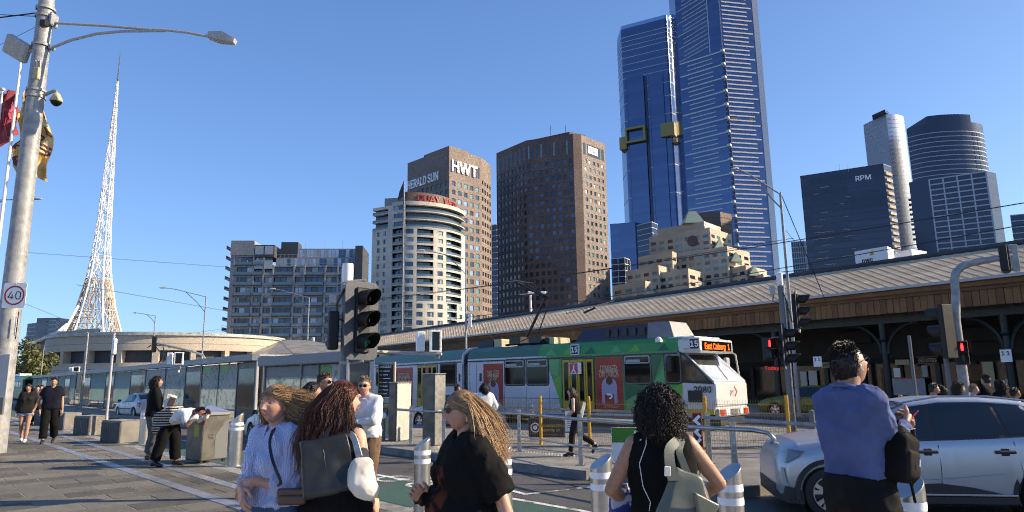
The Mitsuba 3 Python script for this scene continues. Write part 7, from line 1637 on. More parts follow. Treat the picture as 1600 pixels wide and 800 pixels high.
    for k in (1, -1):
        d = nrm(wr[k] - el[k]) if hd[k] is None else nrm(hd[k]); nn = V(-k * 1.0, .2, 0) if hn[k] is None else V(*hn[k])
        h_ = hand(wr[k] + d * .012, d, nn, -k if False else (1 if np.cross(d, nn)[1] > 0 or abs(np.cross(d, nn)[1]) < .1 and k > 0 else -1) if hd[k] is None else (k * pose.get('thumb', 1)), pose.get('curl', .32), 1.0 if female else 1.08, seg=10 if lod == 2 else 6)
        if lod == 2: h_ = man(smoothed(h_, .006, 4))
        body = body + h_
    hy, hpit = head; Hc = U(HEAD_C); Rh = trimesh.transformations.rotation_matrix(hy, (0, 0, 1)) @ trimesh.transformations.rotation_matrix(-hpit, (1, 0, 0)); MH = np.eye(4); MH[:3, :3] = (Rl @ Rh)[:3, :3] if lean > .5 else Rh[:3, :3]; MH[:3, 3] = Hc
    hm = head_mesh(5 if lod == 2 else 3, female, 1 + (g - 1) * .35)
    ears = [m3.Manifold.sphere(1, 12).scale([.010, .020, .031]).rotate([0, 0, k * 18]).translate([k * .073, -.006, -.006]) for k in (1, -1)]
    neck = hull(sph(U((0, -.012, 1.41)), .054 if female else .062, n), sph(Hc + MH[:3, :3] @ V(0, -.028, -.055), .050 if female else .058, n))
    body = body + m3.Manifold.batch_boolean([man(hm)] + ears, m3.OpType.Add).transform(MH[:3].tolist()) + neck
    key_body = t.add('body', body, skin, 40)
    hd_ = lambda m: put(m, MH)
    if lod:
        for k in (1, -1):
            if glasses != 'dark': t.add('eye', hd_(trimesh.creation.icosphere(2, .0110).apply_translation([k * .031, .0690, .009])), 'eye_white', True); t.add('iris', hd_(trimesh.creation.icosphere(2, .0066).apply_translation([k * .031, .0740, .0088])), 'iris', True)
            t.add('eyebrow', hd_(tube([(k * .014, .093, .027), (k * .031, .092, .032), (k * .048, .079, .027)], [.0022, .003, .0015], 5)), 'hair', color=np.tile(np.array((hair or {}).get('cols', [(.03, .02, .015)])[0]) * .6, (17, 1)))
        t.add('lips', hd_(cat(tube([(-.022, .0865, -.058), (-.008, .0985, -.0535), (0, .0975, -.0545), (.008, .0985, -.0535), (.022, .0865, -.058)], [.001, .0032, .003, .0032, .001], 6), tube([(-.020, .087, -.0595), (0, .0975, -.0635), (.020, .087, -.0595)], [.001, .004, .001], 6))), 'lip', 30)
        if glasses:
            gm = 'black_plastic' if glasses == 'dark' else 'dark_metal'
            for k in (1, -1):
                if glasses == 'dark': t.add('sunglass_lens', hd_(trimesh.convex.convex_hull(np.array([(k * a, b, c) for a, b, c in ((.008, .101, .022), (.052, .088, .024), (.054, .085, .008), (.045, .09, -.010), (.016, .1, -.008), (.008, .101, .006), (.03, .104, .008))]))), 'dark_glass')
                else: t.add('spectacle_rim', hd_(tube([(k * (.031 + .023 * math.cos(a)), .099 - .25 * abs(.023 * math.cos(a) * (k * 1) + 0) * .4, .006 + .017 * math.sin(a)) for a in np.linspace(0, 2 * math.pi, 17)], .0016, 5)), gm)
                t.add('spectacle_arm', hd_(tube([(k * .054, .086, .016), (k * .072, .04, .014), (k * .079, -.005, .010)], .0022, 5)), gm)
            t.add('spectacle_bridge', hd_(tube([(-.009, .101, .012), (0, .104, .014), (.009, .101, .012)], .0018, 5)), gm)
    if hair:
        hair_mesh.wind = MH[:3, :3].T @ (np.linalg.inv(M[:3, :3]) @ V(*hair.get('wind', (1, 0, 0))) * s); hair_mesh.wave = hair.get('wave', .5); hair_mesh.len = hair.get('len', .4)
        m, c = hair_mesh(hair['style'], seed, hair['cols'], lod); t.add('hair', hd_(m), 'hair', True, color=c)
    ref = .016 if lod == 2 else .04
    cuts = lambda k, fr: (sh[k] + (el[k] - sh[k]) * fr, el[k] - sh[k]) if fr <= 1 else (el[k] + (wr[k] - el[k]) * (fr - 1), wr[k] - el[k])
    if top:
        m_, sl, hem, d, flare = (*top, .0, .0, .0)[:5] if len(top) < 5 else top
        Q = [rot(torso(d, hem, flare))]
        if sl > 0:
            for k in (1, -1):
                loose = .012 + d * .5 + pose.get('sleeve', 0)
                a = chain([sh[k], sh[k] * .45 + el[k] * .55, el[k], wr[k]], [.056 + loose * .6, .052 * (1 + (g - 1) * .8) + loose, .044 + loose, .030 + loose * .75], n)
                Q.append(cut(a, *cuts(k, sl)))
        else:
            pass
        c_ = m3.Manifold.batch_boolean(Q, m3.OpType.Add)
        nk = U((0, .01, 1.47)); c_ = c_ - hull(sph(U((0, .03, 1.475)), .058, 16), sph(U((0, .0, 1.56)), .075, 16))
        if sl == 0:
            for k in (1, -1): c_ = c_ - hull(sph(sh[k] + V(k * .05, 0, .0), .062, 16), sph(el[k] + V(k * .03, 0, 0), .06, 16), sph(sh[k] + V(k * .05, 0, .08), .05, 16))
        cm = smoothed(c_, ref, 5); ruffle(cm, .009 * wrinkle, 11, seed, (1, 1, .7), True); ruffle(cm, .0032 * wrinkle, 30, seed + 5, (1, 1, .7), True); t.add('top', cm, m_, 50)
    if bottom:
        m_, kind, wz, d = bottom; end = {'trousers': 1.92, 'shorts': .36, 'slim': 1.95}[kind]; Q = []
        L0 = [sph((-hipw * .95 * g, 0, .98), .106 * g + d, n), sph((hipw * .95 * g, 0, .98), .106 * g + d, n)]; L1 = [sph((-hipw * g, -.008, .87), .112 * g + d, n), sph((hipw * g, -.008, .87), .112 * g + d, n)]; L2 = [sph((-.07 * g, 0, 1.08), .098 * g + d, n), sph((.07 * g, 0, 1.08), .098 * g + d, n)]
        Q.append(hull(*L0, *L1)); Q.append(hull(*L0, *L2))
        for k in (1, -1):
            r = [.105 * g, .092 * g, .066, .06, .05] if kind == 'slim' else [.108 * g, .100 * g, .082, .078, .074]
            a = chain([hp[k], hp[k] * .5 + kn[k] * .5, kn[k], kn[k] * .5 + an[k] * .5 - V(0, .012, 0), an[k] - V(0, 0, .02)], np.array(r) + d, n)
            p, dd = (hp[k] + (kn[k] - hp[k]) * end, kn[k] - hp[k]) if end <= 1 else (kn[k] + (an[k] - kn[k]) * (end - 1), an[k] - kn[k]); Q.append(cut(a, p, dd))
        c_ = m3.Manifold.batch_boolean(Q, m3.OpType.Add).trim_by_plane([0, 0, -1], -wz)
        cm = smoothed(c_, ref * 1.2, 5); ruffle(cm, .008 * wrinkle, 10, seed + 9, (1, 1, .6), True); t.add('trousers' if kind != 'shorts' else 'shorts', cm, m_, 50)
    if shoes:
        for k in (1, -1):
            d = nrm(ft[k]); a = an[k]; t.add('shoe', smoothed(chain([a - V(0, .04, .042), a + d * .05 - V(0, 0, .03), a + d * .11 - V(0, 0, .046), a + d * .165 - V(0, 0, .052)], [.043, .042, .041, .030], 12).trim_by_plane([0, 0, 1], float(min(a[2] - .085, a[2] + d[2] * .17 - .085))), .02, 3), shoes, 40)
    t.J = dict(sh=sh, el=el, wr=wr, U=U, M=M, MH=MH, Hc=Hc, hp=hp); PEOPLE[key] = t
    return t
def W(t, p): return (t.M @ (*p, 1))[:3]         # person's local point -> world
BLOND = [(.30, .17, .07), (.50, .32, .15), (.16, .085, .04)]; RED = [(.085, .030, .015), (.13, .047, .022), (.065, .022, .012)]; DARK = [(.010, .008, .007), (.022, .017, .014)]; BROWN = [(.035, .022, .014), (.07, .045, .028)]; GREYB = [(.14, .10, .07), (.24, .18, .13)]; SANDY = [(.19, .112, .055), (.29, .18, .09), (.40, .27, .145)]
XY = lambda px, Y: (at(px, 600, Y)[0], Y)
# --- foreground
p1 = person('p1', 'woman in a pale blue striped shirt and jeans with blond hair blown sideways', *XY(436, 4.05), 0, 1.64, (-.62, -.78), 'skin_rosy', ('stripe_blue', 1.62, 1.03, .022, .05), ('denim', 'slim', 1.09, .012), 'shoe_white',
    dict(style='blown', cols=SANDY, wind=(1.0, .10, .12)), dict(rh=(.01, .20, 1.14), lh=(-.06, .17, 1.17), rel=(.55, -.5, -.8), lel=(-.6, -.4, -.8), rhd=(-.55, .25, -.78), lhd=(.6, .32, -.5), rhn=(-.2, -1, .1), lhn=(.1, -1, -.1), rf=(.09, .22, .085), lf=(-.09, -.25, .14), curl=.28, sleeve=.010), True, 1.08, 2, (.28, -.04), seed=11, wrinkle=2.0)
collar = lambda t, m, r=.066, z=1.445, h=.05: t.add('collar', cat([put(trimesh.convex.convex_hull(np.array([(k * .012, .072, 0), (k * .05, .052, .005), (k * .075, .01, .0), (k * .055, .075, -.045), (k * .02, .085, -.05), (k * .06, .045, .03), (k * .02, .058, .022)])), trimesh.transformations.translation_matrix((0, -.005, z - .01))) for k in (1, -1)] + [tube([(r * math.cos(a), -.008 + r * math.sin(a), z + .012 - .018 * math.sin(a)) for a in np.linspace(-.35, math.pi + .35, 18) + math.pi], .014, 6)]), m, 40, kind='stuff')
collar(p1, 'stripe_blue')
p1.add('button_placket', tube([(.0, .135, 1.40), (.0, .158, 1.25), (.0, .15, 1.1), (0, .155, .95)], .006, 4), 'stripe_blue')
p1.add('belt_loop', cbox((.14, .02, .96), (.155, .06, 1.02), .004), 'denim')
p2 = person('p2', 'woman with long red wavy hair seen from behind in a black sleeveless top', *XY(531, 3.9), 0, 1.66, (.52, .85), 'skin_fair', ('cloth_black', 0, .80, .016, .02), ('cloth_black', 'slim', 1.03, .012), 'shoe_black',
    dict(style='long', cols=RED, wind=(-.15, -.05, 0), wave=1.0, len=.44), dict(rh=(.10, .17, 1.0), rel=(.6, -.5, -.7), lh=(-.20, .20, 1.0), lel=(-.6, -.6, -.4), rhd=(-.3, .8, -.2), rhn=(-1, 0, -.2), lhd=(.2, .9, -.2), lhn=(1, 0, 0), rf=(.09, -.2, .13), lf=(-.09, .22, .085), curl=.7), True, 1.1, 2, (-.35, -.08), seed=23)
_c, _fw = V(XY(727, 3.72)[0], 3.72), nrm(V(-.93, -.36, 0))[:2]; _o = _c + _fw * .13 + V(.0, -.03)
def tee_print(p, n, uv):
    a = (p.x - float(_o[0])) * float(_fw[0]) + (p.y - float(_o[1])) * float(_fw[1]); b = (p.x - float(_o[0])) * float(_fw[1]) - (p.y - float(_o[1])) * float(_fw[0]); h = p.z - 1.06
    m = mikit.smoothstep(-.03, .02, a) * mikit.smoothstep(1.0, .8, dr.square(b / .13) + dr.square(h / .19)) * mikit.smoothstep(.38, .6, mikit.fbm(p.x * 16, p.y * 16, p.z * 13, 3))
    return mikit.mix((.007, .007, .0075), (.10, .028, .016), m)
mat('tee_print', mikit.proc(tee_print), .85, 0, .12)
p3 = person('p3', 'blond woman in profile in a loose black printed tee and dark sunglasses', *XY(727, 3.72), 0, 1.60, (-.93, -.36), 'skin_rosy', ('tee_print', .98, .78, .030, .05), ('cloth_charcoal', 'trousers', 1.0, .02), 'shoe_black',
    dict(style='long', cols=SANDY, wind=(.42, .05, .0), wave=.12, len=.35), dict(lh=(-.31, -.20, .85), lel=(-.5, -1, -.1), lhd=(0, -.1, -1), lhn=(1, .1, 0), rh=(.10, .20, 1.10), rel=(.5, -.6, -.6), rhd=(-.25, .6, .55), rhn=(-1, .2, 0), rf=(.09, .25, .085), lf=(-.09, -.25, .14), curl=.5, sleeve=.012), True, 1.16, 2, (-.03, .02), seed=31, glasses='dark', wrinkle=1.4)
lw, le = p3.J['wr'][-1], p3.J['el'][-1]; d = nrm(lw - le); p3.add('wristwatch', cat(put(lathe([(.032, -.009), (.034, 0), (.032, .009)], 18), orient(lw - d * .02, np.cross(d, (0, 1, .01)), np.cross(d, np.cross(d, (0, 1, .01))))), put(cbox((-.014, -.014, 0), (.014, .014, .009), .003), orient(lw - d * .02 + V(-.034, -.0, 0), (0, 0, 1), (0, 1, 0)))), 'black_plastic', 30)
p3.add('earring', tube([(p3.J['Hc'] + p3.J['MH'][:3, :3] @ V(-.078, -.004, -.032)), (p3.J['Hc'] + p3.J['MH'][:3, :3] @ V(-.079, -.004, -.055))], .003, 5), 'steel_bright')
p4 = person('p4', 'woman with dark curly hair seen from behind, white piping on her sleeveless black top', *XY(1027, 3.72), 0, 1.595, (.06, 1.0), 'skin_tan', ('cloth_black', 0, .80, .012, .0), ('cloth_black', 'slim', 1.02, .012), 'shoe_black',
    dict(style='curly', cols=DARK, wind=(.6, -.1, 0)), dict(lh=(-.16, .22, 1.04), lel=(-.8, -.5, -.4), rh=(.22, .24, 1.06), rel=(.9, -.3, -.5), lhd=(.5, .8, .1), lhn=(.3, 0, 1), rhd=(-.3, .9, .1), rhn=(-1, 0, .2), curl=.6), True, 1.02, 2, (-.12, -.05), seed=41, wrinkle=.7)
p4.add('neck_piping', tube([(.088 * math.cos(a), -.016 + .070 * math.sin(a), 1.432 - .022 * math.sin(a)) for a in np.linspace(math.pi * .98, 2 * math.pi * 1.01, 20)], .005, 6), 'cloth_white')
for k in (1, -1): p4.add('armhole_piping', tube([(k * (.116 + .012 * math.cos(a)), -.03 + .075 * math.cos(a) * .4 - .06 * (1 - abs(math.cos(a))), 1.32 + .105 * math.sin(a)) for a in np.linspace(-1.2, 1.5, 14)], .0035, 5), 'cloth_white')
p4.add('earphone_cord', tube([U_ for U_ in [(-.075, -.02, 1.50), (-.09, -.09, 1.40), (-.135, -.115, 1.30), (-.12, -.11, 1.18), (-.085, -.115, 1.10), (-.095, -.10, 1.04), (-.11, -.07, 1.00)]], .0021, 6), 'white_letter', 40)
p5 = person('p5', 'man in a blue shirt and black trousers looking down at his phone, seen from behind', *XY(1326, 4.2), 0, 1.83, (.955, .30), 'skin_tan', ('shirt_blue', 1.94, .97, .020, .0), ('trouser_black', 'trousers', 1.00, .030), 'shoe_black',
    dict(style='short', cols=DARK), dict(rh=(.05, .30, 1.25), lh=(-.05, .31, 1.23), rel=(.3, -.7, -.8), lel=(-.8, -.5, -.5), rhd=(-.45, .75, .2), lhd=(.35, .8, .1), rhn=(-.6, -.2, .4), lhn=(.2, -.1, 1), curl=.75), False, .93, 2, (-.10, -.34), seed=53, glasses='clear', wrinkle=1.7)
collar(p5, 'shirt_blue', .070, 1.452)
p5.add('cuff', cat([put(lathe([(.042, -.02), (.046, -.018), (.046, .018), (.042, .02)], 16), orient(p5.J['wr'][k] * .94 + p5.J['el'][k] * .06, np.cross(nrm(p5.J['wr'][k] - p5.J['el'][k]), (0, 0, 1)), np.cross(nrm(p5.J['wr'][k] - p5.J['el'][k]), np.cross(nrm(p5.J['wr'][k] - p5.J['el'][k]), (0, 0, 1))))) for k in (1,)]), 'shirt_blue', 30)
p5.add('earbud', cat([put(trimesh.creation.icosphere(2, .009), p5.J['MH'] @ trimesh.transformations.translation_matrix((.082, .004, -.004))), put(tube([(.082, .006, -.008), (.080, .014, -.034)], .0035, 6), p5.J['MH'])]), 'white_letter', 40)
# --- things they carry
def rbox(sx_, sy_, sz, r, seg=14, n=None): return hull(*[sph((a * (sx_ / 2 - r), b * (sy_ / 2 - r), c * (sz / 2 - r)), r, seg) for a in (-1, 1) for b in (-1, 1) for c in (-1, 1)])
def carry(name, label, catg, t, p, xd, yd): return Thing(name, label, catg, M=orient(W(t, p), xd, yd))
def strap(t, pts, w, m, part='strap', r=.004):
    p = np.array(pts, float); q = np.linspace(0, 1, 24); k = np.linspace(0, 1, len(p)); from_ = np.stack([np.interp(q, k, p[:, i]) for i in range(3)], 1)
    for _ in range(3): from_[1:-1] = (from_[:-2] + from_[1:-1] * 2 + from_[2:]) / 4
    tg = np.gradient(from_, axis=0); up = V(0, 1, 0.01); v = []
    for a, b in zip(from_, tg): s_ = nrm(np.cross(nrm(b), V(0, -1, .2))); nn = nrm(np.cross(s_, b)); v += [a + s_ * w / 2 + nn * r, a - s_ * w / 2 + nn * r, a - s_ * w / 2 - nn * r, a + s_ * w / 2 - nn * r]
    f = []
    for i in range(len(from_) - 1):
        for j in range(4): a, b, c, d = i * 4 + j, i * 4 + (j + 1) % 4, (i + 1) * 4 + (j + 1) % 4, (i + 1) * 4 + j; f += [[a, b, c], [a, c, d]]
    t.add(part, trimesh.Trimesh(np.array(v), f, process=False), m, 40, local=False)
b1 = Thing('crossbody_bag', 'small brown leather crossbody bag hanging at the hip of the woman in the striped shirt', 'bag')
c = at(457, 779, 3.80); Mb1 = orient(c, (.98, .2, -.03), (0, 0, 1))
b1.M = Mb1; b1.add('body', smoothed(rbox(.15, .055, .105, .018).rotate([90, 0, 0]).rotate([-90, 0, 0]), .012, 3), 'leather_brown', 40); b1.M = Mb1
b1.M = orient(c, (.98, .2, -.03), (-.2, .98, .0)); 
b1.add('flap', smoothed(rbox(.158, .030, .062, .012), .01, 3).apply_translation([0, -.026, .026]), 'leather_brown', 40); b1.add('clasp', cbox((-.014, -.046, -.008), (.014, -.040, .004), .002), 'gold_panel')
b1.add('ring', put(lathe([(.010, -.003), (.014, 0), (.010, .003)], 12), trimesh.transformations.translation_matrix((-.075, -.01, .075))), 'gold_panel', 30)
strap(b1, [c + V(-.075, -.02, .07), at(441, 755, 3.74), at(430, 733, 3.72), at(424, 712, 3.78), at(420, 690, 3.86), at(428, 668, 3.95), W(p1, (.03, -.02, 1.44))], .014, 'leather_black')
b2 = Thing('tote_bag', 'big black leather tote on the back of the red-haired woman', 'bag')
def bagmesh(w0, w1, h, d, m_amp, seed, n=26):
    P = hull(*[sph((a * (w0 / 2 - .02), b * (d / 2 - .02), -h / 2 + .02), .02, 10) for a in (-1, 1) for b in (-1, 1)], *[sph((a * (w1 / 2 - .01), b * (d / 4), h / 2 - .01), .01, 10) for a in (-1, 1) for b in (-1, 1)]); m = smoothed(P, .022, 3); ruffle(m, m_amp, 6, seed); ruffle(m, m_amp * .3, 20, seed + 1); return m
c2 = at(512, 727, 3.52); b2.M = orient(c2, (.93, .33, .18), (-.35, .92, -.06)); b2.add('body', bagmesh(.285, .225, .275, .15, .022, 4), 'leather_black', 40)
b2.add('seam', tube([(-.02, -.062, -.12), (-.015, -.058, 0), (-.01, -.04, .12)], .0025, 4), 'leather_black'); b2.add('zip', cbox((.06, -.05, .07), (.10, -.044, .09), .002), 'black_plastic')
strap(b2, [at(503, 697, 3.50), at(510, 678, 3.6), at(520, 660, 3.72), W(p2, (-.06, -.07, 1.43)), W(p2, (-.05, .05, 1.40))], .018, 'leather_black'); strap(b2, [at(538, 700, 3.52), at(541, 680, 3.66), at(540, 660, 3.75), W(p2, (.06, -.07, 1.43))], .018, 'leather_black')
b3 = Thing('cloth_bag', 'white cloth bag hanging below the elbow of the red-haired woman', 'bag'); c3 = at(568, 743, 3.52)
m = smoothed(hull(sph((0, 0, -.06), .058, 18), sph((.02, 0, -.075), .05, 18), sph((-.028, 0, .055), .034, 18), sph((.016, 0, .05), .036, 18), sph((-.035, 0, -.03), .05, 18)), .014, 3); ruffle(m, .008, 14, 3); ruffle(m, .004, 34, 4)
b3.M = orient(c3, (.95, .3, .1), (-.3, .95, 0)); b3.add('body', m, 'canvas_white', 40)
strap(b3, [c3 + V(-.02, 0, .085), at(560, 708, 3.58), at(553, 682, 3.72), W(p2, (.10, -.045, 1.425)), W(p2, (.12, .04, 1.40))], .03, 'canvas_white')
b4 = Thing('shoulder_bag', 'olive leather shoulder bag on the woman with dark curly hair', 'bag'); c4 = at(1068, 776, 3.42)
P = hull(sph((-.13, .02, -.14), .03, 14), sph((.16, .02, -.15), .03, 14), sph((-.10, -.05, -.13), .025, 14), sph((.12, -.05, -.14), .025, 14), sph((-.03, 0, .12), .02, 14), sph((.075, 0, .08), .02, 14)); m = smoothed(P, .018, 3); ruffle(m, .016, 6, 8); ruffle(m, .004, 22, 9)
b4.M = orient(c4, (.99, .1, -.05), (-.1, .99, 0)); b4.add('body', m, 'leather_olive', 40)
b4.add('fold', smoothed(hull(sph((.03, -.075, .02), .012, 10), sph((.14, -.06, -.03), .012, 10), sph((.06, -.075, -.12), .012, 10)), .015, 2), 'leather_olive', 40)
strap(b4, [at(1052, 752, 3.36), at(1046, 722, 3.42), at(1045, 700, 3.52), W(p4, (.105, -.055, 1.43)), W(p4, (.10, .05, 1.40))], .05, 'leather_olive'); strap(b4, [at(1083, 762, 3.40), at(1072, 735, 3.48), at(1060, 705, 3.56), W(p4, (.115, -.05, 1.425))], .035, 'leather_olive', 'rear_strap')
b4.add('keeper', cbox((-.115, -.07, .10), (-.085, -.06, .145), .003), 'canvas_white')
mat('bag_blue', mikit.proc(lambda p, n, uv: mikit.mix((.02, .04, .22), (.40, .43, .55), mikit.smoothstep(.52, .58, mikit.fbm(p.x * 26, p.y * 26, p.z * 26, 2)))), .6)
b5 = Thing('shopping_bag', 'blue and white patterned bag at the bottom left of the curly-haired woman', 'bag'); c5 = at(975, 796, 3.85); b5.M = orient(c5, (.98, .2, 0), (-.2, .98, 0)); b5.add('body', bagmesh(.17, .15, .18, .08, .01, 12), 'bag_blue', 40); b5.add('handle', tube([(-.03, 0, .08), (-.02, 0, .13), (.02, 0, .13), (.03, 0, .08)], .008, 6), 'bag_blue', 40)
b6 = Thing('backpack', 'black backpack hanging from the forearm of the man in blue', 'bag'); c6 = at(1404, 708, 4.05); b6.M = orient(c6, (.80, .58, -.22), (-.58, .81, .05))
m = smoothed(hull(*[sph((a * .058, b * .04, c_), .042, 14) for a in (-1, 1) for b in (-1, 1) for c_ in (-.12, .07)], sph((0, 0, .115), .045, 14)), .018, 3); ruffle(m, .010, 9, 5); ruffle(m, .003, 30, 6); b6.add('body', m, 'cloth_black', 40)
m = smoothed(hull(*[sph((a * .045, -.07, c_), .028, 12) for a in (-1, 1) for c_ in (-.11, .0)]), .018, 3); ruffle(m, .008, 12, 7); b6.add('pocket', m, 'cloth_charcoal', 40)
b6.add('zip', tube([(-.09, -.05, .05), (-.05, -.07, .13), (.03, -.07, .15), (.09, -.05, .08)], .003, 5), 'grey_paint'); b6.add('tag', cbox((.0, -.118, -.06), (.006, -.113, -.02), .001), 'white_letter'); b6.add('side_strap', tube([(.10, -.02, .16), (.125, -.04, .0), (.10, -.03, -.16)], .012, 6), 'cloth_black', 40); b6.add('hanging_strap', tube([(-.04, -.09, -.15), (-.02, -.1, -.22), (.02, -.09, -.25)], .008, 6), 'cloth_black', 40)
strap(b6, [c6 + V(.0, 0, .17), at(1396, 672, 4.1), W(p5, p5.J['wr'][1] * .75 + p5.J['el'][1] * .25 + V(0, 0, .03)), at(1404, 674, 4.2), c6 + V(.04, .05, .17)], .03, 'cloth_black')
ph = Thing('phone', 'phone held in both hands by the man in blue', 'phone'); q = W(p5, (.0, .39, 1.29)); ph.M = orient(q, p5.M[:3, 0], p5.M[:3, 1] * .8 + V(0, 0, .6)); ph.add('case', cbox((-.036, -.07, -.005), (.036, .075, .005), .004), 'red_paint'); ph.add('screen', box((-.033, -.066, .0052), (.033, .071, .0058)), 'dark_glass')
# --- middle distance
p6 = person('p6', 'man in a white shirt and brown trousers with a hand on his chin', *XY(572, 9.3), 0, 1.71, (-.35, -.94), 'skin_rosy', ('cloth_white', 1.93, .93, .022, .02), ('cloth_brown', 'trousers', 1.03, .02), 'shoe_black', dict(style='short', cols=GREYB),
    dict(rh=(.05, .215, 1.37), rel=(.5, .35, -.9), rhd=(-.25, -.35, 1), rhn=(0, -1, -.2), lh=(.02, .22, 1.12), lel=(-.9, 0, -.4), lhd=(1, .2, .1), lhn=(0, -1, 0), curl=.6, lean=.04), False, 1.12, 1, (.35, .0), glasses='dark', seed=6, wrinkle=1.5)
collar(p6, 'cloth_white', .07, 1.455); p6.add('belt', lathe([(.172, .985), (.182, .988), (.182, 1.022), (.172, 1.025)], 24).apply_transform(np.diag([1.12, .9, 1, 1])), 'leather_brown', 30)
person('p7', 'dark-haired woman in a navy tee behind the blown hair of the striped-shirt woman', *XY(486, 8.0), 0, 1.66, (.75, .35), 'skin_tan', ('cloth_navy', .7, .85, .02, .02), ('cloth_black', 'slim', 1.0, .01), 'shoe_black', dict(style='long', cols=DARK, len=.22, wave=.2, wind=(-.2, 0, 0)), {}, True, 1.1, 1, (0, -.1), seed=7)
person('p7b', 'man with cropped dark hair and sunglasses standing behind the red-haired woman', *XY(506, 8.9), 0, 1.76, (.8, -.35), 'skin_tan', ('cloth_navy', 1.93, .85, .025, .02), ('cloth_black', 'trousers', 1.0, .015), 'shoe_black', dict(style='short', cols=BROWN), {}, False, 1.08, 1, (0, -.05), glasses='dark', seed=8)
GW = dict(rf=(.09, .20, .085), lf=(-.09, -.22, .15), lt=(0, 1, -.5))
person('p8', 'young man in a black tee and black trousers holding hands while walking', *XY(84, 20.8), 0, 1.90, (.42, -.9), 'skin_tan', ('cloth_navy', .62, .88, .030, .02), ('cloth_black', 'trousers', 1.0, .02), 'shoe_black', dict(style='short', cols=DARK), dict(rh=(.40, .06, .80), lh=(-.26, .04, .86), **GW), False, 1.02, 1, (.1, 0), seed=9)
person('p8b', 'young woman in a charcoal hoodie and pale denim shorts holding hands', *XY(46, 21.4), 0, 1.74, (.42, -.9), 'skin_tan', ('cloth_charcoal', 1.9, .84, .035, .03), ('cloth_pale_blue', 'shorts', 1.0, .02), 'shoe_white', dict(style='long', cols=DARK, len=.26, wave=.3, wind=(0, 0, 0)), dict(lh=(-.36, .06, .84), rh=(.24, .05, .84), rf=(.07, -.1, .10), lf=(-.07, .14, .085)), True, 1.0, 1, (-.1, 0), seed=10)
p9 = person('p9', 'person with shaggy dark hair in a black jacket and loose grey trousers beside the bin', *XY(244, 15.9), 0, 1.83, (.72, .5), 'skin_tan', ('cloth_black', 1.93, .88, .035, .03), ('cloth_grey', 'trousers', 1.0, .03), 'shoe_black', dict(style='curly', cols=DARK, wind=(0, 0, -.5)), dict(rh=(.20, .16, .90), lh=(-.2, .22, 1.0)), False, 1.0, 1, (0, -.25), seed=12)
b7 = Thing('hand_bag', 'white and brown bag on the arm of the person in the black jacket', 'bag'); c7 = at(265, 628, 15.8); b7.M = orient(c7, (.9, .3, -.3), (-.3, .95, 0)); b7.add('body', bagmesh(.22, .2, .30, .10, .02, 15), 'canvas_white', 40); b7.add('flap', cbox((-.02, -.075, -.08), (.11, -.05, .12), .02), 'leather_brown')
p10 = person('p10', 'person bending over into the litter bin with a striped top tied at the waist', *XY(268, 14.6), 0, 1.74, (.86, -.1), 'skin_brown', ('cloth_white', .8, .90, .03, .02), ('cloth_black', 'trousers', 1.03, .03), 'shoe_black', dict(style='short', cols=DARK), dict(lean=1.36, rh=(.2, .72, .98), lh=(-.2, .70, 1.0), rel=(.5, 0, -1), lel=(-.5, 0, -1), rf=(.14, -.16, .085), lf=(-.14, .12, .085)), False, 1.05, 1, (0, .0), seed=13)
m = rot_ = smoothed(hull(*[sph((a * .10, y, z), .15, 14) for a in (-1, 1) for y, z in ((.14, 1.04), (-.10, .95), (-.12, .74))]), .035, 3); ruffle(m, .014, 10, 3); p10.add('tied_top', m, 'stripe_bw', 40)
person('p11', 'woman in black walking left along the platform past the yellow tram door', *XY(900, 15.8), ZP, 1.52, (-.95, .25), 'skin_fair', ('cloth_black', 0, .80, .015, .0), ('cloth_charcoal', 'slim', 1.0, .012), 'shoe_black', dict(style='long', cols=BROWN, len=.22, wave=.4, wind=(.5, 0, 0)), dict(lean=.16, rf=(.08, -.42, .30), rt=(0, .4, -.9), lf=(-.08, .18, .085), rh=(.2, .18, .98), lh=(-.2, .24, .98)), True, 1.0, 1, (0, -.3), seed=14)
b8 = Thing('tote_bag', 'pale tote hanging behind the woman walking along the platform', 'bag'); c8 = at(909, 643, 15.8); b8.M = orient(c8, (.9, .2, -.3), (0, 1, 0)); b8.add('body', bagmesh(.12, .08, .42, .06, .01, 17), 'canvas_white', 40)
person('p12', 'person in a white shirt seen from behind in front of the red advert panel', *XY(757, 16.6), ZP, 1.64, (-.2, .97), 'skin_tan', ('cloth_white', 1.9, .85, .035, .03), ('cloth_black', 'slim', 1.0, .01), 'shoe_black', dict(style='long', cols=DARK, len=.17, wave=.2, wind=(0, 0, 0)), dict(rh=(.25, .2, 1.0), lh=(-.28, .25, 1.05)), True, 1.0, 1, seed=15)
person('p13', 'person whose dark head shows beside the tall steel cabinet', *XY(714, 19.2), ZP, 1.58, (.6, .7), 'skin_tan', ('cloth_black', 1.9, .85, .03, .02), ('cloth_black', 'slim', 1.0, .01), 'shoe_black', dict(style='short', cols=DARK), {}, True, 1.0, 1, seed=16)
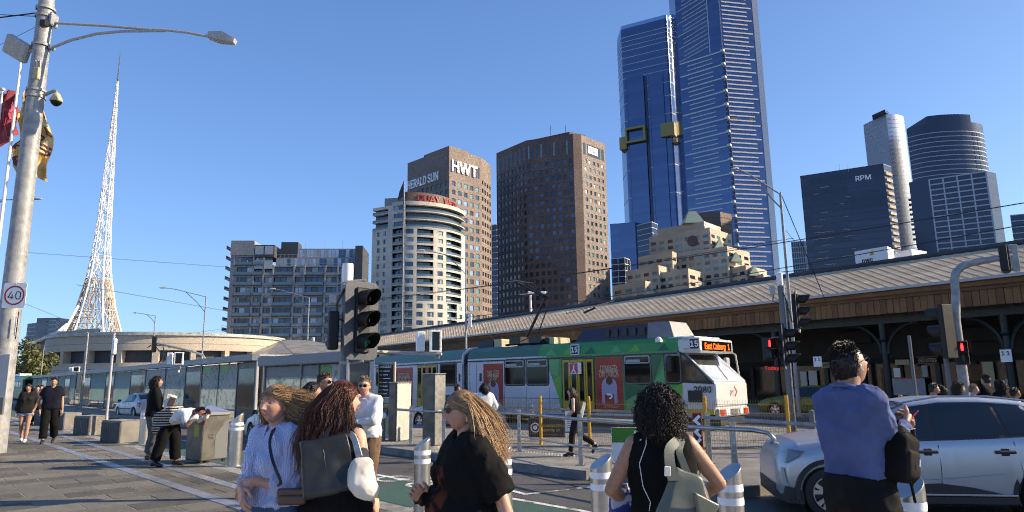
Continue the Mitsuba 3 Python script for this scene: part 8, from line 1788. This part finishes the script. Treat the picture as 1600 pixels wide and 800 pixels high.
person('p14', 'woman with light brown hair beside the moving car, just behind the phone', *XY(1371, 7.6), -.05, 1.52, (.95, .2), 'skin_fair', ('cloth_charcoal', 1.9, .85, .03, .02), ('cloth_black', 'slim', 1.0, .01), 'shoe_black', dict(style='long', cols=GREYB, len=.16, wave=.2, wind=(0, 0, 0)), {}, True, 1.0, 1, (0, -.1), seed=17)
for i, (px, Y, H, fw, sk, tp, hr, lb, fem) in enumerate((
    (1457, 14.5, 1.66, (.9, -.4), 'skin_tan', 'cloth_brown', dict(style='short', cols=BROWN), 'sunlit tanned man among those waiting beyond the car, leftmost of the bunch', False),
    (1497, 14.8, 1.67, (.9, -.2), 'skin_fair', 'cloth_charcoal', dict(style='curly', cols=BROWN, wind=(0, 0, 0)), 'person with bushy brown hair left of the mast-arm signal pole beyond the car', True),
    (1519, 15.6, 1.62, (.8, -.5), 'skin_fair', 'cloth_violet', dict(style='short', cols=SANDY), 'fair-haired person in violet right of the mast-arm signal pole beyond the car', True),
    (1542, 16.2, 1.82, (-.3, .9), 'skin_tan', 'cloth_black', dict(style='short', cols=DARK), 'tall dark figure in the waiting crowd beyond the car, seen from behind', False),
    (1562, 15.4, 1.70, (-.2, .9), 'skin_brown', 'cloth_black', dict(style='curly', cols=DARK, wind=(0, 0, 0)), 'dark-clothed person second from the right edge beyond the car', True),
    (1583, 14.6, 1.54, (.8, -.3), 'skin_brown', 'cloth_white', dict(style='short', cols=DARK), 'person in a white top at the right edge beyond the car roof', True),
    (1468, 15.8, 1.64, (-.5, .8), 'skin_tan', 'cloth_black', dict(style='long', cols=DARK, len=.2, wave=.2, wind=(0, 0, 0)), 'dark-haired figure behind the sunlit tanned man beyond the car', True),
    (60, 31, 1.68, (.3, -.9), 'skin_tan', 'cloth_grey', dict(style='short', cols=DARK), 'small figure walking behind the woman in the hoodie', True),
    (66, 34, 1.70, (.3, -.9), 'skin_tan', 'cloth_black', dict(style='short', cols=DARK), 'farthest small dark figure behind the walking couple', False))):
    person(f'q{i}', lb, *XY(px, Y), ZR if px > 1400 else (ZP if px > 200 else 0), H, fw, sk, (tp, .7 if i % 2 else 1.9, .86, .03, .02), ('cloth_black', 'trousers', 1.0, .015), 'shoe_black', hr, {}, fem, 1.03, 1, seed=30 + i)
